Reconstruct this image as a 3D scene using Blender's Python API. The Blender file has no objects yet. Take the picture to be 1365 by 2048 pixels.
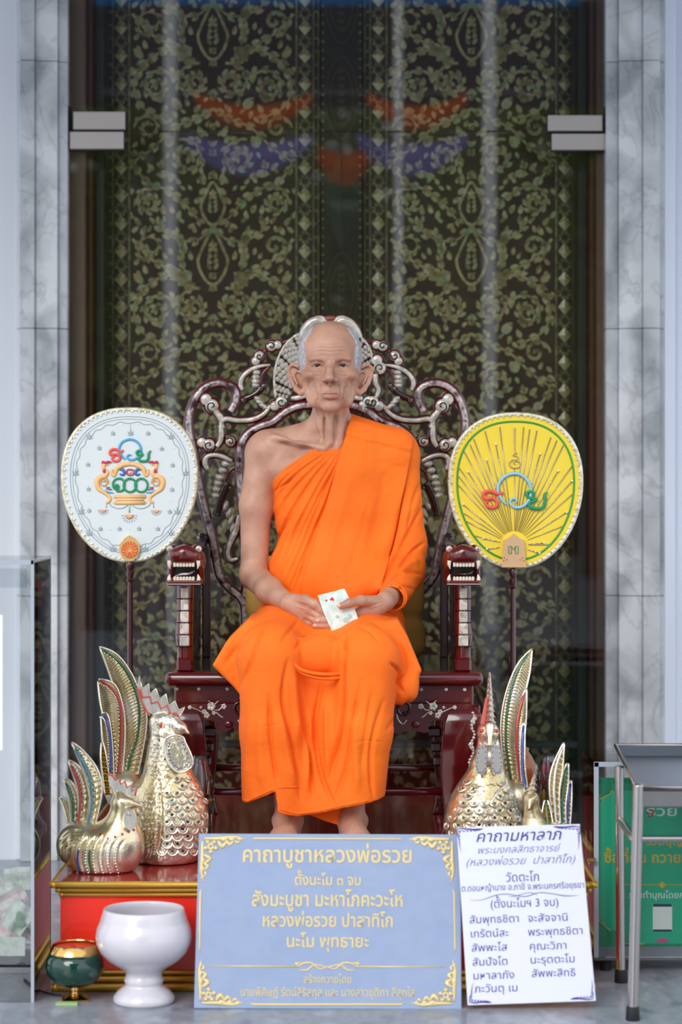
import bpy, math, random
import numpy as np
from mathutils import Vector, Matrix, Quaternion
from mathutils.bvhtree import BVHTree

C = bpy.context.scene.collection
PI = math.pi
random.seed(7)
# ---------------------------------------------------------------- camera, sky, light, exposure
CAMY, HZ, FPX = -6.0, 1.173, 4740.0          # camera 6 m in front of the seat, 1.17 m high, 83 mm lens
cam = bpy.data.cameras.new('camera')
cam_o = bpy.data.objects.new('camera', cam)
C.objects.link(cam_o)
cam_o.location = (0, CAMY, HZ)
cam_o.rotation_euler = (PI / 2, 0, 0)
cam.sensor_width = 36.0
cam.sensor_fit = 'VERTICAL'
cam.sensor_height = 36.0
cam.lens = FPX / 2048 * 36.0
cam.shift_y = -(1024 - 950) / 2048
cam.clip_end = 200
cam.dof.use_dof = True
cam.dof.focus_distance = 5.95
cam.dof.aperture_fstop = 2.6
bpy.context.scene.camera = cam_o

world = bpy.data.worlds.new('overcast_sky')
bpy.context.scene.world = world
world.use_nodes = True
wn, wl = world.node_tree.nodes, world.node_tree.links
bg = wn['Background']
tc = wn.new('ShaderNodeTexCoord')
sx = wn.new('ShaderNodeSeparateXYZ')
cr = wn.new('ShaderNodeValToRGB')
wl.new(tc.outputs['Generated'], sx.inputs[0])
wl.new(sx.outputs['Z'], cr.inputs[0])
wl.new(cr.outputs[0], bg.inputs[0])
e = cr.color_ramp.elements
e[0].position, e[0].color = 0.0, (0.84, 0.88, 0.95, 1)
e[1].position, e[1].color = 1.0, (0.76, 0.85, 1.0, 1)
m_ = e.new(0.35); m_.color = (0.95, 0.98, 1.0, 1)
bg.inputs[1].default_value = 1.15

sun = bpy.data.lights.new('sun', 'SUN')
sun.energy = 1.6
sun.angle = math.radians(35)
sun.color = (1.0, 0.97, 0.92)
sun_o = bpy.data.objects.new('sun', sun)
C.objects.link(sun_o)
sun_o.rotation_euler = (math.radians(58), 0, math.radians(-24))

vs = bpy.context.scene.view_settings
vs.view_transform = 'Standard'
vs.look = 'None'
vs.gamma = 1.0
vs.use_curve_mapping = False
vs.exposure = 0.42

# ---------------------------------------------------------------- helpers
def S(y):                                   # pixels of the photograph per metre at depth y
    return FPX / (y - CAMY)

def P(px, py, y):                           # the real point that stands at depth y
    s = S(y)
    return Vector(((px - 682.5) / s, y, HZ + (950.0 - py) / s))

def lin(c):
    if isinstance(c, str):
        c = [int(c[i:i + 2], 16) / 255 for i in (0, 2, 4)]
    return tuple(x / 12.92 if x <= 0.04045 else ((x + 0.055) / 1.055) ** 2.4 for x in c)

MATS = {}
def mat(name, col, rough=0.5, metal=0.0, var=None, bump=None, coat=0.0, spec=0.5, emit=None, sheen=0, trans=0, sss=0, ior=1.45):
    if name in MATS:
        return MATS[name]
    m = bpy.data.materials.new(name)
    m.use_nodes = True
    n, l = m.node_tree.nodes, m.node_tree.links
    b = n['Principled BSDF']
    c = lin(col)
    b.inputs['Base Color'].default_value = (*c, 1)
    b.inputs['Roughness'].default_value = rough
    b.inputs['Metallic'].default_value = metal
    b.inputs['Specular IOR Level'].default_value = spec
    b.inputs['Coat Weight'].default_value = coat
    b.inputs['Coat Roughness'].default_value = 0.08
    b.inputs['IOR'].default_value = ior
    if sheen: b.inputs['Sheen Weight'].default_value = sheen
    if trans: b.inputs['Transmission Weight'].default_value = trans
    if sss:
        b.inputs['Subsurface Weight'].default_value = sss
        b.inputs['Subsurface Radius'].default_value = (0.012, 0.005, 0.003)
    t = n.new('ShaderNodeTexCoord')
    if var:                                 # var = (scale, other colour, contrast[, stretch])
        no = n.new('ShaderNodeTexNoise')
        no.inputs['Scale'].default_value = var[0]
        no.inputs['Detail'].default_value = 5
        mp = n.new('ShaderNodeMapping')
        if len(var) > 3: mp.inputs['Scale'].default_value = var[3]
        l.new(t.outputs['Object'], mp.inputs[0]); l.new(mp.outputs[0], no.inputs[0])
        r = n.new('ShaderNodeValToRGB')
        r.color_ramp.elements[0].position = 0.5 - var[2]
        r.color_ramp.elements[1].position = 0.5 + var[2]
        r.color_ramp.elements[0].color = (*c, 1)
        r.color_ramp.elements[1].color = (*lin(var[1]), 1)
        l.new(no.outputs[0], r.inputs[0]); l.new(r.outputs[0], b.inputs['Base Color'])
    if bump:                                # bump = (scale, distance)
        no = n.new('ShaderNodeTexNoise')
        no.inputs['Scale'].default_value = bump[0]
        no.inputs['Detail'].default_value = 4
        l.new(t.outputs['Object'], no.inputs[0])
        bp = n.new('ShaderNodeBump')
        bp.inputs['Distance'].default_value = bump[1]
        bp.inputs['Strength'].default_value = 1.0
        l.new(no.outputs[0], bp.inputs['Height']); l.new(bp.outputs[0], b.inputs['Normal'])
    if emit:
        b.inputs['Emission Color'].default_value = (*lin(emit[0]), 1)
        b.inputs['Emission Strength'].default_value = emit[1]
    MATS[name] = m
    return m

def glass_mat(name, tint=(1, 1, 1), ior=1.5, rough=0.0):     # thin clear sheet: transparent with fresnel reflection
    m = bpy.data.materials.new(name); m.use_nodes = True
    n, l = m.node_tree.nodes, m.node_tree.links
    n.remove(n['Principled BSDF'])
    tr = n.new('ShaderNodeBsdfTransparent'); tr.inputs[0].default_value = (*tint, 1)
    gl = n.new('ShaderNodeBsdfGlossy'); gl.inputs['Roughness'].default_value = rough
    fr = n.new('ShaderNodeFresnel'); fr.inputs[0].default_value = ior
    mx = n.new('ShaderNodeMixShader')
    l.new(fr.outputs[0], mx.inputs[0]); l.new(tr.outputs[0], mx.inputs[1]); l.new(gl.outputs[0], mx.inputs[2])
    l.new(mx.outputs[0], n['Material Output'].inputs[0])
    return m

def ramp_mat(name, scale, stops, rough=0.35, metal=0.3, coat=0.5, kind='VORONOI', bump=None, coord='Object', stretch=None):
    m = bpy.data.materials.new(name); m.use_nodes = True
    n, l = m.node_tree.nodes, m.node_tree.links
    b = n['Principled BSDF']
    t = n.new('ShaderNodeTexCoord')
    mp = n.new('ShaderNodeMapping')
    if stretch: mp.inputs['Scale'].default_value = stretch
    l.new(t.outputs[coord], mp.inputs[0])
    if kind == 'VORONOI':
        v = n.new('ShaderNodeTexVoronoi'); v.inputs['Scale'].default_value = scale
        l.new(mp.outputs[0], v.inputs[0])
        sp = n.new('ShaderNodeSeparateColor'); l.new(v.outputs['Color'], sp.inputs[0]); fac = sp.outputs[0]
    else:
        v = n.new('ShaderNodeTexNoise'); v.inputs['Scale'].default_value = scale; v.inputs['Detail'].default_value = 6
        l.new(mp.outputs[0], v.inputs[0]); fac = v.outputs[0]
    r = n.new('ShaderNodeValToRGB')
    el = r.color_ramp.elements
    el[0].position, el[0].color = stops[0][0], (*lin(stops[0][1]), 1)
    el[1].position, el[1].color = stops[-1][0], (*lin(stops[-1][1]), 1)
    for p, c in stops[1:-1]:
        q = el.new(p); q.color = (*lin(c), 1)
    l.new(fac, r.inputs[0]); l.new(r.outputs[0], b.inputs['Base Color'])
    b.inputs['Roughness'].default_value = rough
    b.inputs['Metallic'].default_value = metal
    b.inputs['Coat Weight'].default_value = coat
    b.inputs['Coat Roughness'].default_value = 0.1
    if bump:
        no = n.new('ShaderNodeTexNoise'); no.inputs['Scale'].default_value = bump[0]; no.inputs['Detail'].default_value = 4
        l.new(t.outputs['Object'], no.inputs[0])
        bp = n.new('ShaderNodeBump'); bp.inputs['Distance'].default_value = bump[1]
        l.new(no.outputs[0], bp.inputs['Height']); l.new(bp.outputs[0], b.inputs['Normal'])
    return m

def thin_mat(name, c1, c2, scale=1.5, amt=0.5):      # cloth or leaf that lets light through
    if name in MATS: return MATS[name]
    m = mat(name, c1, 0.6, var=(scale, c2, 0.2)); n, l = m.node_tree.nodes, m.node_tree.links
    t = n.new('ShaderNodeBsdfTranslucent'); mx = n.new('ShaderNodeMixShader'); mx.inputs[0].default_value = amt
    src = n['Principled BSDF'].inputs['Base Color'].links[0].from_socket
    l.new(src, t.inputs[0]); l.new(n['Principled BSDF'].outputs[0], mx.inputs[1]); l.new(t.outputs[0], mx.inputs[2]); l.new(mx.outputs[0], n['Material Output'].inputs[0])
    return m

def tag(o, label=None, cat=None, group=None, kind=None):
    if label: o['label'] = label
    if cat: o['category'] = cat
    if group: o['group'] = group
    if kind: o['kind'] = kind
    return o

def empty(name, loc, label=None, cat=None, group=None):
    o = bpy.data.objects.new(name, None)
    C.objects.link(o); o.location = loc; o.empty_display_size = 0.05
    return tag(o, label, cat, group)

def wloc(o):
    v = Vector((0, 0, 0))
    while o is not None:
        v += o.location; o = o.parent
    return v

def mesh_obj(name, V, F, m, parent=None, smooth=False, label=None, origin=None, kind=None, autosm=None):
    """V in world coordinates; the object's origin is the parent's unless given"""
    V = np.asarray(V, dtype=np.float64).reshape(-1, 3)
    base = np.array(origin if origin is not None else (wloc(parent) if parent else (0, 0, 0)))
    me = bpy.data.meshes.new(name)
    F = list(F) if not isinstance(F, np.ndarray) else F
    if isinstance(F, np.ndarray):
        me.vertices.add(len(V)); me.vertices.foreach_set('co', (V - base).ravel())
        k = F.shape[1]
        me.loops.add(F.size); me.loops.foreach_set('vertex_index', F.ravel().astype(np.int32))
        me.polygons.add(len(F)); me.polygons.foreach_set('loop_start', np.arange(0, F.size, k, dtype=np.int32))
        me.update(calc_edges=True); me.validate()
    else:
        me.from_pydata([tuple(v) for v in (V - base)], [], F); me.update()
    if smooth:
        me.shade_smooth()
        if autosm: me.set_sharp_from_angle(angle=math.radians(autosm))
    if m: me.materials.append(m)
    o = bpy.data.objects.new(name, me)
    C.objects.link(o)
    if parent:
        o.parent = parent
        if origin is not None: o.location = Vector(base) - wloc(parent)
    elif origin is not None:
        o.location = base
    if label: o['label'] = label
    if kind: o['kind'] = kind
    return o

def catmull(pts, n=8, closed=False):
    pts = [Vector(p) for p in pts]
    out = []
    N = len(pts)
    rng = N if closed else N - 1
    for i in range(rng):
        if closed:
            p0, p1, p2, p3 = pts[(i - 1) % N], pts[i], pts[(i + 1) % N], pts[(i + 2) % N]
        else:
            p0, p1, p2, p3 = pts[max(i - 1, 0)], pts[i], pts[i + 1], pts[min(i + 2, N - 1)]
        for k in range(n):
            t = k / n
            out.append(0.5 * ((2 * p1) + (p2 - p0) * t + (2 * p0 - 5 * p1 + 4 * p2 - p3) * t * t + (3 * p1 - p0 - 3 * p2 + p3) * t ** 3))
    if not closed: out.append(pts[-1])
    return out

class MB:
    """collects geometry for ONE mesh object"""
    def __init__(s): s.V = []; s.F = []
    def add(s, V, F):
        b = len(s.V); s.V += [Vector(v) for v in V]; s.F += [tuple(i + b for i in f) for f in F]; return s
    def box(s, lo, hi, M=None, bev=0.0):
        x0, y0, z0 = lo; x1, y1, z1 = hi
        if bev > 0:
            c = [(x0, y0, z0), (x1, y1, z1)]
            V = []
            for ix in (0, 1):
                for iy in (0, 1):
                    for iz in (0, 1):
                        p = [(x0, x1)[ix], (y0, y1)[iy], (z0, z1)[iz]]
                        sg = [1 - 2 * ix, 1 - 2 * iy, 1 - 2 * iz]
                        for a in range(3):
                            q = [p[k] + (0 if k == a else bev * sg[k]) for k in range(3)]
                            V.append(Vector(q))
            def vid(ix, iy, iz, a): return (ix * 4 + iy * 2 + iz) * 3 + a
            F = []
            for a in range(3):
                b_, c_ = (a + 1) % 3, (a + 2) % 3
                for sa in (0, 1):
                    q = []
                    for (u, v) in ((0, 0), (1, 0), (1, 1), (0, 1)):
                        i = [0, 0, 0]; i[a] = sa; i[b_] = u; i[c_] = v
                        q.append(vid(*i, a))
                    F.append(tuple(q if sa else q[::-1]))
                # edges along axis a
                for u in (0, 1):
                    for v in (0, 1):
                        i0 = [0, 0, 0]; i0[b_] = u; i0[c_] = v
                        i1 = list(i0); i1[a] = 1
                        q = [vid(*i0, b_), vid(*i1, b_), vid(*i1, c_), vid(*i0, c_)]
                        F.append(tuple(q if (u ^ v) else q[::-1]))
            for ix in (0, 1):
                for iy in (0, 1):
                    for iz in (0, 1):
                        q = [vid(ix, iy, iz, a) for a in range(3)]
                        F.append(tuple(q if (ix + iy + iz) % 2 else q[::-1]))
        else:
            V = [Vector(v) for v in ((x0, y0, z0), (x1, y0, z0), (x1, y1, z0), (x0, y1, z0), (x0, y0, z1), (x1, y0, z1), (x1, y1, z1), (x0, y1, z1))]
            F = [(0, 3, 2, 1), (4, 5, 6, 7), (0, 1, 5, 4), (1, 2, 6, 5), (2, 3, 7, 6), (3, 0, 4, 7)]
        if M is not None: V = [M @ v for v in V]
        return s.add(V, F)
    def lathe(s, prof, c=(0, 0, 0), n=32, M=None, squash=(1, 1)):
        """prof: [(r, z)] from bottom to top"""
        c = Vector(c); V = []; F = []
        for r, z in prof:
            for k in range(n):
                a = 2 * PI * k / n
                V.append(Vector((r * math.cos(a) * squash[0], r * math.sin(a) * squash[1], z)))
        for i in range(len(prof) - 1):
            for k in range(n):
                k2 = (k + 1) % n
                F.append((i * n + k, i * n + k2, (i + 1) * n + k2, (i + 1) * n + k))
        if prof[0][0] > 1e-6: F.append(tuple(range(n - 1, -1, -1)))
        if prof[-1][0] > 1e-6: F.append(tuple((len(prof) - 1) * n + k for k in range(n)))
        V = [(M @ v if M is not None else v) + c for v in V]
        return s.add(V, F)
    def sweep(s, pts, r, n=8, up=None, flat=1.0, closed=False, smooth=6, caps=True):
        """tube along pts. r: number or list (one per control point). up: fixed axis for the flattened side (ratio flat)"""
        k0 = len(pts)
        rr = [r] * k0 if not hasattr(r, '__len__') else list(r)
        if smooth > 1 and k0 > 2:
            P4 = catmull([Vector(p) for p in pts], smooth, closed)
            R4 = [v.x for v in catmull([Vector((x, 0, 0)) for x in rr], smooth, closed)]
        else:
            P4 = [Vector(p) for p in pts]; R4 = rr
        N = len(P4); V = []; F = []
        T = []
        for i in range(N):
            a = P4[(i - 1) % N] if (closed or i > 0) else P4[0]
            b = P4[(i + 1) % N] if (closed or i < N - 1) else P4[-1]
            t = (b - a)
            T.append(t.normalized() if t.length > 1e-9 else Vector((0, 0, 1)))
        if up is None:
            u = T[0].orthogonal().normalized()
        for i in range(N):
            t = T[i]
            if up is not None:
                w = Vector(up); w = (w - t * w.dot(t)); w = w.normalized() if w.length > 1e-6 else t.orthogonal().normalized()
            else:
                u = (u - t * u.dot(t)); u = u.normalized() if u.length > 1e-6 else t.orthogonal().normalized(); w = u
            x = t.cross(w)
            for k in range(n):
                a = 2 * PI * k / n
                V.append(P4[i] + (x * math.cos(a) + w * math.sin(a) * flat) * max(R4[i], 1e-5))
        for i in range(N if closed else N - 1):
            j = (i + 1) % N
            for k in range(n):
                k2 = (k + 1) % n
                F.append((i * n + k, i * n + k2, j * n + k2, j * n + k))
        if caps and not closed:
            F.append(tuple(range(n - 1, -1, -1))); F.append(tuple((N - 1) * n + k for k in range(n)))
        return s.add(V, F)
    def prism(s, pts, d, bev=0.0):
        """pts: closed outline of points; d: extrusion vector. Ear-free: one n-gon front and back"""
        pts = [Vector(p) for p in pts]; d = Vector(d); n = len(pts)
        V = pts + [p + d for p in pts]
        F = [tuple(range(n)), tuple(range(2 * n - 1, n - 1, -1))]
        F += [(i, i + n, (i + 1) % n + n, (i + 1) % n) for i in range(n)]
        return s.add(V, F)
    def ball(s, c, r, n=12, m=8, M=None):
        c = Vector(c)
        R = Vector(r) if hasattr(r, '__len__') else Vector((r, r, r))
        V = [Vector((0, 0, -R.z))]
        for i in range(1, m):
            a = -PI / 2 + PI * i / m
            for k in range(n):
                b = 2 * PI * k / n
                V.append(Vector((R.x * math.cos(a) * math.cos(b), R.y * math.cos(a) * math.sin(b), R.z * math.sin(a))))
        V.append(Vector((0, 0, R.z)))
        F = [(0, 1 + (k + 1) % n, 1 + k) for k in range(n)]
        for i in range(m - 2):
            for k in range(n):
                a = 1 + i * n
                F.append((a + k, a + (k + 1) % n, a + n + (k + 1) % n, a + n + k))
        L = len(V) - 1; a = 1 + (m - 2) * n
        F += [(L, a + k, a + (k + 1) % n) for k in range(n)]
        return s.add([(M @ v if M is not None else v) + c for v in V], F)
    def build(s, name, m, parent=None, smooth=False, **k):
        return mesh_obj(name, s.V, s.F, m, parent, smooth, **k)

def fix_normals(o):
    import bmesh
    bm = bmesh.new(); bm.from_mesh(o.data); bmesh.ops.recalc_face_normals(bm, faces=bm.faces); bm.to_mesh(o.data); bm.free()
    return o

# lettering: each glyph is turned into a mesh once, while the scene is still small
GL = {}
def raw_text(s_, bold, shear, res):
    cu = bpy.data.curves.new('t', 'FONT'); cu.body = s_; cu.size = 1; cu.resolution_u = res; cu.offset = bold; cu.shear = shear
    to = bpy.data.objects.new('t', cu); C.objects.link(to)
    me = bpy.data.meshes.new_from_object(to.evaluated_get(bpy.context.evaluated_depsgraph_get()))
    bpy.data.objects.remove(to); bpy.data.curves.remove(cu)
    n = len(me.vertices); co = np.empty(n * 3); me.vertices.foreach_get('co', co); F = [tuple(p_.vertices) for p_ in me.polygons]
    bpy.data.meshes.remove(me); return co.reshape(-1, 3), F
def glyph(c, bold, shear, res):
    k = (c, float(bold), float(shear), res)
    if k not in GL:
        ref = raw_text('\u0e01', 0, 0, 1)[0][:, 0].max()
        adv = raw_text(c + '\u0e01', 0, 0, 1)[0][:, 0].max() - ref
        co, F = raw_text(c, bold, shear, res) if c.strip() else (np.zeros((0, 3)), [])
        GL[k] = (co, F, adv)
    return GL[k]
PRELOAD = (
    ('คาถาบูชาหลวงพ่อรวย', 0.016, 0), ('ตั้งนะโม ๓ จบ', 0.012, 0), ('สังมะบูชา มะหาโภคะวะโหปาสาทิโกนะโม พุทธายะหลวงพ่อรวย', 0.014, 0), ('สร้างถวายโดยนายพิศิษฎ์ รัตน์สิริสกุล และ นางสาวชุติภา สีสุกใส', 0.003, 0), ('ร่วมทำบุญโดยการโอน', 0.006, 0),
    ('คาถามหาลาภ', 0.006, 0.25), ('พระมงคลสิทธาจารย์(หลวงพ่อรวย ปาสาทิโก)', -0.004, 0.35), ('วัดตะโก ต.ดอนหญ้านาง อ.ภาชี จ.พระนครศรีอยุธยา(ตั้งนะโมฯ 3 จบ)สัมพุทธชิตาจะสัจจานิเกรัตน์สะคุณะวิภาสัมปัจโตนะรุตตะโมมหาลาภังสัพพะสิทธิภะวันตุ เม', 0, 0), ('ซื้อที่ดิน ถวายวัด', 0.02, 0), ('ร่วมบุญ', 0.015, 0), ('รวย', 0.012, 0))
for _s, _b, _h in PRELOAD:
    for _c in _s: glyph(_c, _b, _h, 2)

# ---------------------------------------------------------------- signed-distance sculpting (numpy) and surface extraction
class Field:
    def __init__(s, xs, ys, zs):
        s.ax = [np.asarray(a, np.float32) for a in (xs, ys, zs)]
        s.d = np.full([len(a) for a in s.ax], 0.5, np.float32)
    def block(s, lo, hi, m):
        sl = []
        for a, l, h in zip(s.ax, lo, hi):
            i = int(np.searchsorted(a, l - m)); j = int(np.searchsorted(a, h + m, side='right'))
            sl.append(slice(max(i - 1, 0), min(j + 1, len(a))))
        return tuple(sl)
    def op(s, fn, lo, hi, k=0.01, mode='add'):
        m = k + 0.02
        sl = s.block(lo, hi, m)
        if any(q.stop <= q.start for q in sl): return s
        X = s.ax[0][sl[0]][:, None, None]; Y = s.ax[1][sl[1]][None, :, None]; Z = s.ax[2][sl[2]][None, None, :]
        b = fn(X, Y, Z).astype(np.float32); a = s.d[sl]
        if mode == 'add':
            h = np.clip(0.5 + 0.5 * (a - b) / k, 0, 1); r = a + (b - a) * h - k * h * (1 - h)
            r = np.where(b > m * 0.98, a, r)
        elif mode == 'int':
            b = fn(s.ax[0][:, None, None], s.ax[1][None, :, None], s.ax[2][None, None, :]).astype(np.float32)
            s.d = np.maximum(s.d, np.broadcast_to(b, s.d.shape)); return s
        else:
            b = -b
            h = np.clip(0.5 - 0.5 * (a - b) / k, 0, 1); r = a + (b - a) * h + k * h * (1 - h)
        s.d[sl] = r
        return s
    def cap(s, a, b, ra, rb=None, k=0.01, mode='add', sq=None):
        rb = ra if rb is None else rb
        a = np.array(a, np.float32); b = np.array(b, np.float32); R = max(ra, rb)
        ab = b - a; L2 = float(ab @ ab) + 1e-12
        def fn(X, Y, Z):
            px, py, pz = X - a[0], Y - a[1], Z - a[2]
            t = np.clip((px * ab[0] + py * ab[1] + pz * ab[2]) / L2, 0, 1)
            return np.sqrt((px - t * ab[0]) ** 2 + (py - t * ab[1]) ** 2 + (pz - t * ab[2]) ** 2) - (ra + (rb - ra) * t)
        return s.op(fn, np.minimum(a, b) - R, np.maximum(a, b) + R, k, mode)
    def ell(s, c, r, k=0.01, mode='add', rot=None):
        c = np.array(c, np.float32); r = np.array(r, np.float32)
        R = float(r.max()) if rot is not None else None
        Mi = np.array(Matrix(rot).to_3x3().inverted()) if rot is not None else None
        rm = float(r.min())
        def fn(X, Y, Z):
            x, y, z = X - c[0], Y - c[1], Z - c[2]
            if Mi is not None:
                x, y, z = (Mi[0][0] * x + Mi[0][1] * y + Mi[0][2] * z, Mi[1][0] * x + Mi[1][1] * y + Mi[1][2] * z, Mi[2][0] * x + Mi[2][1] * y + Mi[2][2] * z)
            k0 = np.sqrt((x / r[0]) ** 2 + (y / r[1]) ** 2 + (z / r[2]) ** 2)
            k1 = np.sqrt((x / r[0] ** 2) ** 2 + (y / r[1] ** 2) ** 2 + (z / r[2] ** 2) ** 2) + 1e-9
            return np.where(k0 < 0.02, -rm, k0 * (k0 - 1) / k1)
        e = r if rot is None else np.array([R] * 3)
        return s.op(fn, c - e, c + e, k, mode)
    def chain(s, pts, rs, k=0.008, mode='add'):
        for i in range(len(pts) - 1):
            s.cap(pts[i], pts[i + 1], rs[i], rs[i + 1], k, mode)
        return s
    def poly(s, outline, y0, y1, rnd=0.01, k=0.01, mode='add'):
        """outline: [(x,z)] extruded over y0..y1 with rounded edges"""
        o = np.array(outline, np.float32); n = len(o)
        def fn(X, Y, Z):
            x = np.broadcast_to(X, (X.shape[0], 1, Z.shape[2])); z = np.broadcast_to(Z, (X.shape[0], 1, Z.shape[2]))
            d = np.full(x.shape, 1e9, np.float32); sg = np.ones(x.shape, np.float32)
            for i in range(n):
                j = (i - 1) % n
                ex, ez = o[j] - o[i]; wx, wz = x - o[i][0], z - o[i][1]
                t = np.clip((wx * ex + wz * ez) / (ex * ex + ez * ez + 1e-12), 0, 1)
                bx, bz = wx - ex * t, wz - ez * t
                d = np.minimum(d, bx * bx + bz * bz)
                c1 = z >= o[i][1]; c2 = z < o[j][1]; c3 = ex * wz > ez * wx
                allc = (c1 & c2 & c3) | (~c1 & ~c2 & ~c3)
                sg = np.where(allc, -sg, sg)
            d2 = sg * np.sqrt(d) + rnd
            dy = np.abs(Y - (y0 + y1) / 2) - (y1 - y0) / 2 + rnd
            return np.minimum(np.maximum(d2, dy), 0) + np.sqrt(np.maximum(d2, 0) ** 2 + np.maximum(dy, 0) ** 2) - rnd
        lo = (o[:, 0].min(), y0, o[:, 1].min()); hi = (o[:, 0].max(), y1, o[:, 1].max())
        return s.op(fn, np.array(lo), np.array(hi), k, mode)
    def mesh(s):
        d = s.d; I = d < 0
        nx, ny, nz = d.shape
        any_ = np.zeros((nx - 1, ny - 1, nz - 1), bool); all_ = np.ones_like(any_)
        for i in (0, 1):
            for j in (0, 1):
                for k in (0, 1):
                    q = I[i:nx - 1 + i, j:ny - 1 + j, k:nz - 1 + k]; any_ |= q; all_ &= q
        act = any_ & ~all_
        idx = np.argwhere(act)
        vid = np.full(act.shape, -1, np.int32); vid[act] = np.arange(len(idx))
        i, j, k = idx.T
        acc = np.zeros((len(idx), 3)); cnt = np.zeros(len(idx))
        corners = [(a, b, c) for a in (0, 1) for b in (0, 1) for c in (0, 1)]
        vals = {c: d[i + c[0], j + c[1], k + c[2]] for c in corners}
        for c in corners:
            for a in range(3):
                if c[a] == 0:
                    c2 = list(c); c2[a] = 1; c2 = tuple(c2)
                    va, vb = vals[c], vals[c2]
                    m = (va < 0) != (vb < 0)
                    t = np.where(m, va / np.where(m, va - vb, 1), 0)
                    p = np.zeros((len(idx), 3)); p += np.array(c); p[:, a] += t
                    acc += p * m[:, None]; cnt += m
        loc = acc / cnt[:, None] + idx
        V = np.stack([np.interp(loc[:, a], np.arange(len(s.ax[a])), s.ax[a]) for a in range(3)], 1)
        Q = []
        # x edges
        e = I[:-1] != I[1:]; a, b, c = np.argwhere(e[:, 1:-1, 1:-1]).T; b = b + 1; c = c + 1
        q = np.stack([vid[a, b - 1, c - 1], vid[a, b, c - 1], vid[a, b, c], vid[a, b - 1, c]], 1); f = I[a, b, c]; q[~f] = q[~f][:, ::-1]; Q.append(q)
        e = I[:, :-1] != I[:, 1:]; a, b, c = np.argwhere(e[1:-1, :, 1:-1]).T; a = a + 1; c = c + 1
        q = np.stack([vid[a - 1, b, c - 1], vid[a - 1, b, c], vid[a, b, c], vid[a, b, c - 1]], 1); f = I[a, b, c]; q[~f] = q[~f][:, ::-1]; Q.append(q)
        e = I[:, :, :-1] != I[:, :, 1:]; a, b, c = np.argwhere(e[1:-1, 1:-1]).T; a = a + 1; b = b + 1
        q = np.stack([vid[a - 1, b - 1, c], vid[a, b - 1, c], vid[a, b, c], vid[a - 1, b, c]], 1); f = I[a, b, c]; q[~f] = q[~f][:, ::-1]; Q.append(q)
        return V, np.concatenate(Q)

def vnormals(V, F):
    n = np.zeros_like(V)
    a = V[F[:, 2]] - V[F[:, 0]]; b = V[F[:, 3]] - V[F[:, 1]] if F.shape[1] == 4 else V[F[:, 1]] - V[F[:, 0]]
    fn = np.cross(a, b)
    for k in range(F.shape[1]): np.add.at(n, F[:, k], fn)
    return n / (np.linalg.norm(n, axis=1)[:, None] + 1e-12)

def relax(V, F, it=2, lam=0.5):
    for _ in range(it):
        acc = np.zeros_like(V); c = np.zeros(len(V))
        for k in range(4):
            a, b = F[:, k], F[:, (k + 1) % 4]
            np.add.at(acc, a, V[b]); np.add.at(c, a, 1); np.add.at(acc, b, V[a]); np.add.at(c, b, 1)
        V = V + lam * (acc / np.maximum(c, 1)[:, None] - V)
    return V

def topix(V):
    s = FPX / (V[:, 1] - CAMY)
    return 682.5 + V[:, 0] * s, 950 - (V[:, 2] - HZ) * s

def seg_dist(px, py, pts):
    """distance of many points to a polyline, and the position along it (0..1)"""
    best = np.full(px.shape, 1e9); tt = np.zeros(px.shape)
    L = [0.0]
    for i in range(len(pts) - 1): L.append(L[-1] + math.dist(pts[i], pts[i + 1]))
    for i in range(len(pts) - 1):
        ax, ay = pts[i]; bx, by = pts[i + 1]; ex, ey = bx - ax, by - ay; l2 = ex * ex + ey * ey + 1e-9
        t = np.clip(((px - ax) * ex + (py - ay) * ey) / l2, 0, 1)
        dd = np.hypot(px - ax - ex * t, py - ay - ey * t)
        m = dd < best; best = np.where(m, dd, best); tt = np.where(m, (L[i] + t * math.sqrt(l2)) / L[-1], tt)
    return best, tt

def crease(V, N, pts, width, depth, front=True, taper=True, smooth=True):
    """cloth folds and wrinkles: move the surface in (depth>0) or out along its normal near a line"""
    if smooth and len(pts) > 2: pts = [(v.x, v.y) for v in catmull([Vector((p[0], p[1], 0)) for p in pts], 5)]
    px, py = toPXPY
    lo = np.min(pts, axis=0) - 3 * width; hi = np.max(pts, axis=0) + 3 * width
    m = np.where((px > lo[0]) & (px < hi[0]) & (py > lo[1]) & (py < hi[1]) & ((N[:, 1] < 0.15) if front else True))[0]
    if not len(m): return
    d, t = seg_dist(px[m], py[m], pts)
    a = np.exp(-(d / width) ** 2)
    if taper: a *= np.clip(np.minimum(t, 1 - t) * 5, 0, 1) * 0.85 + 0.15
    V[m] -= N[m] * (depth * a)[:, None]

def grid(lo, hi, step):
    return np.arange(lo, hi + step, step)
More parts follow.
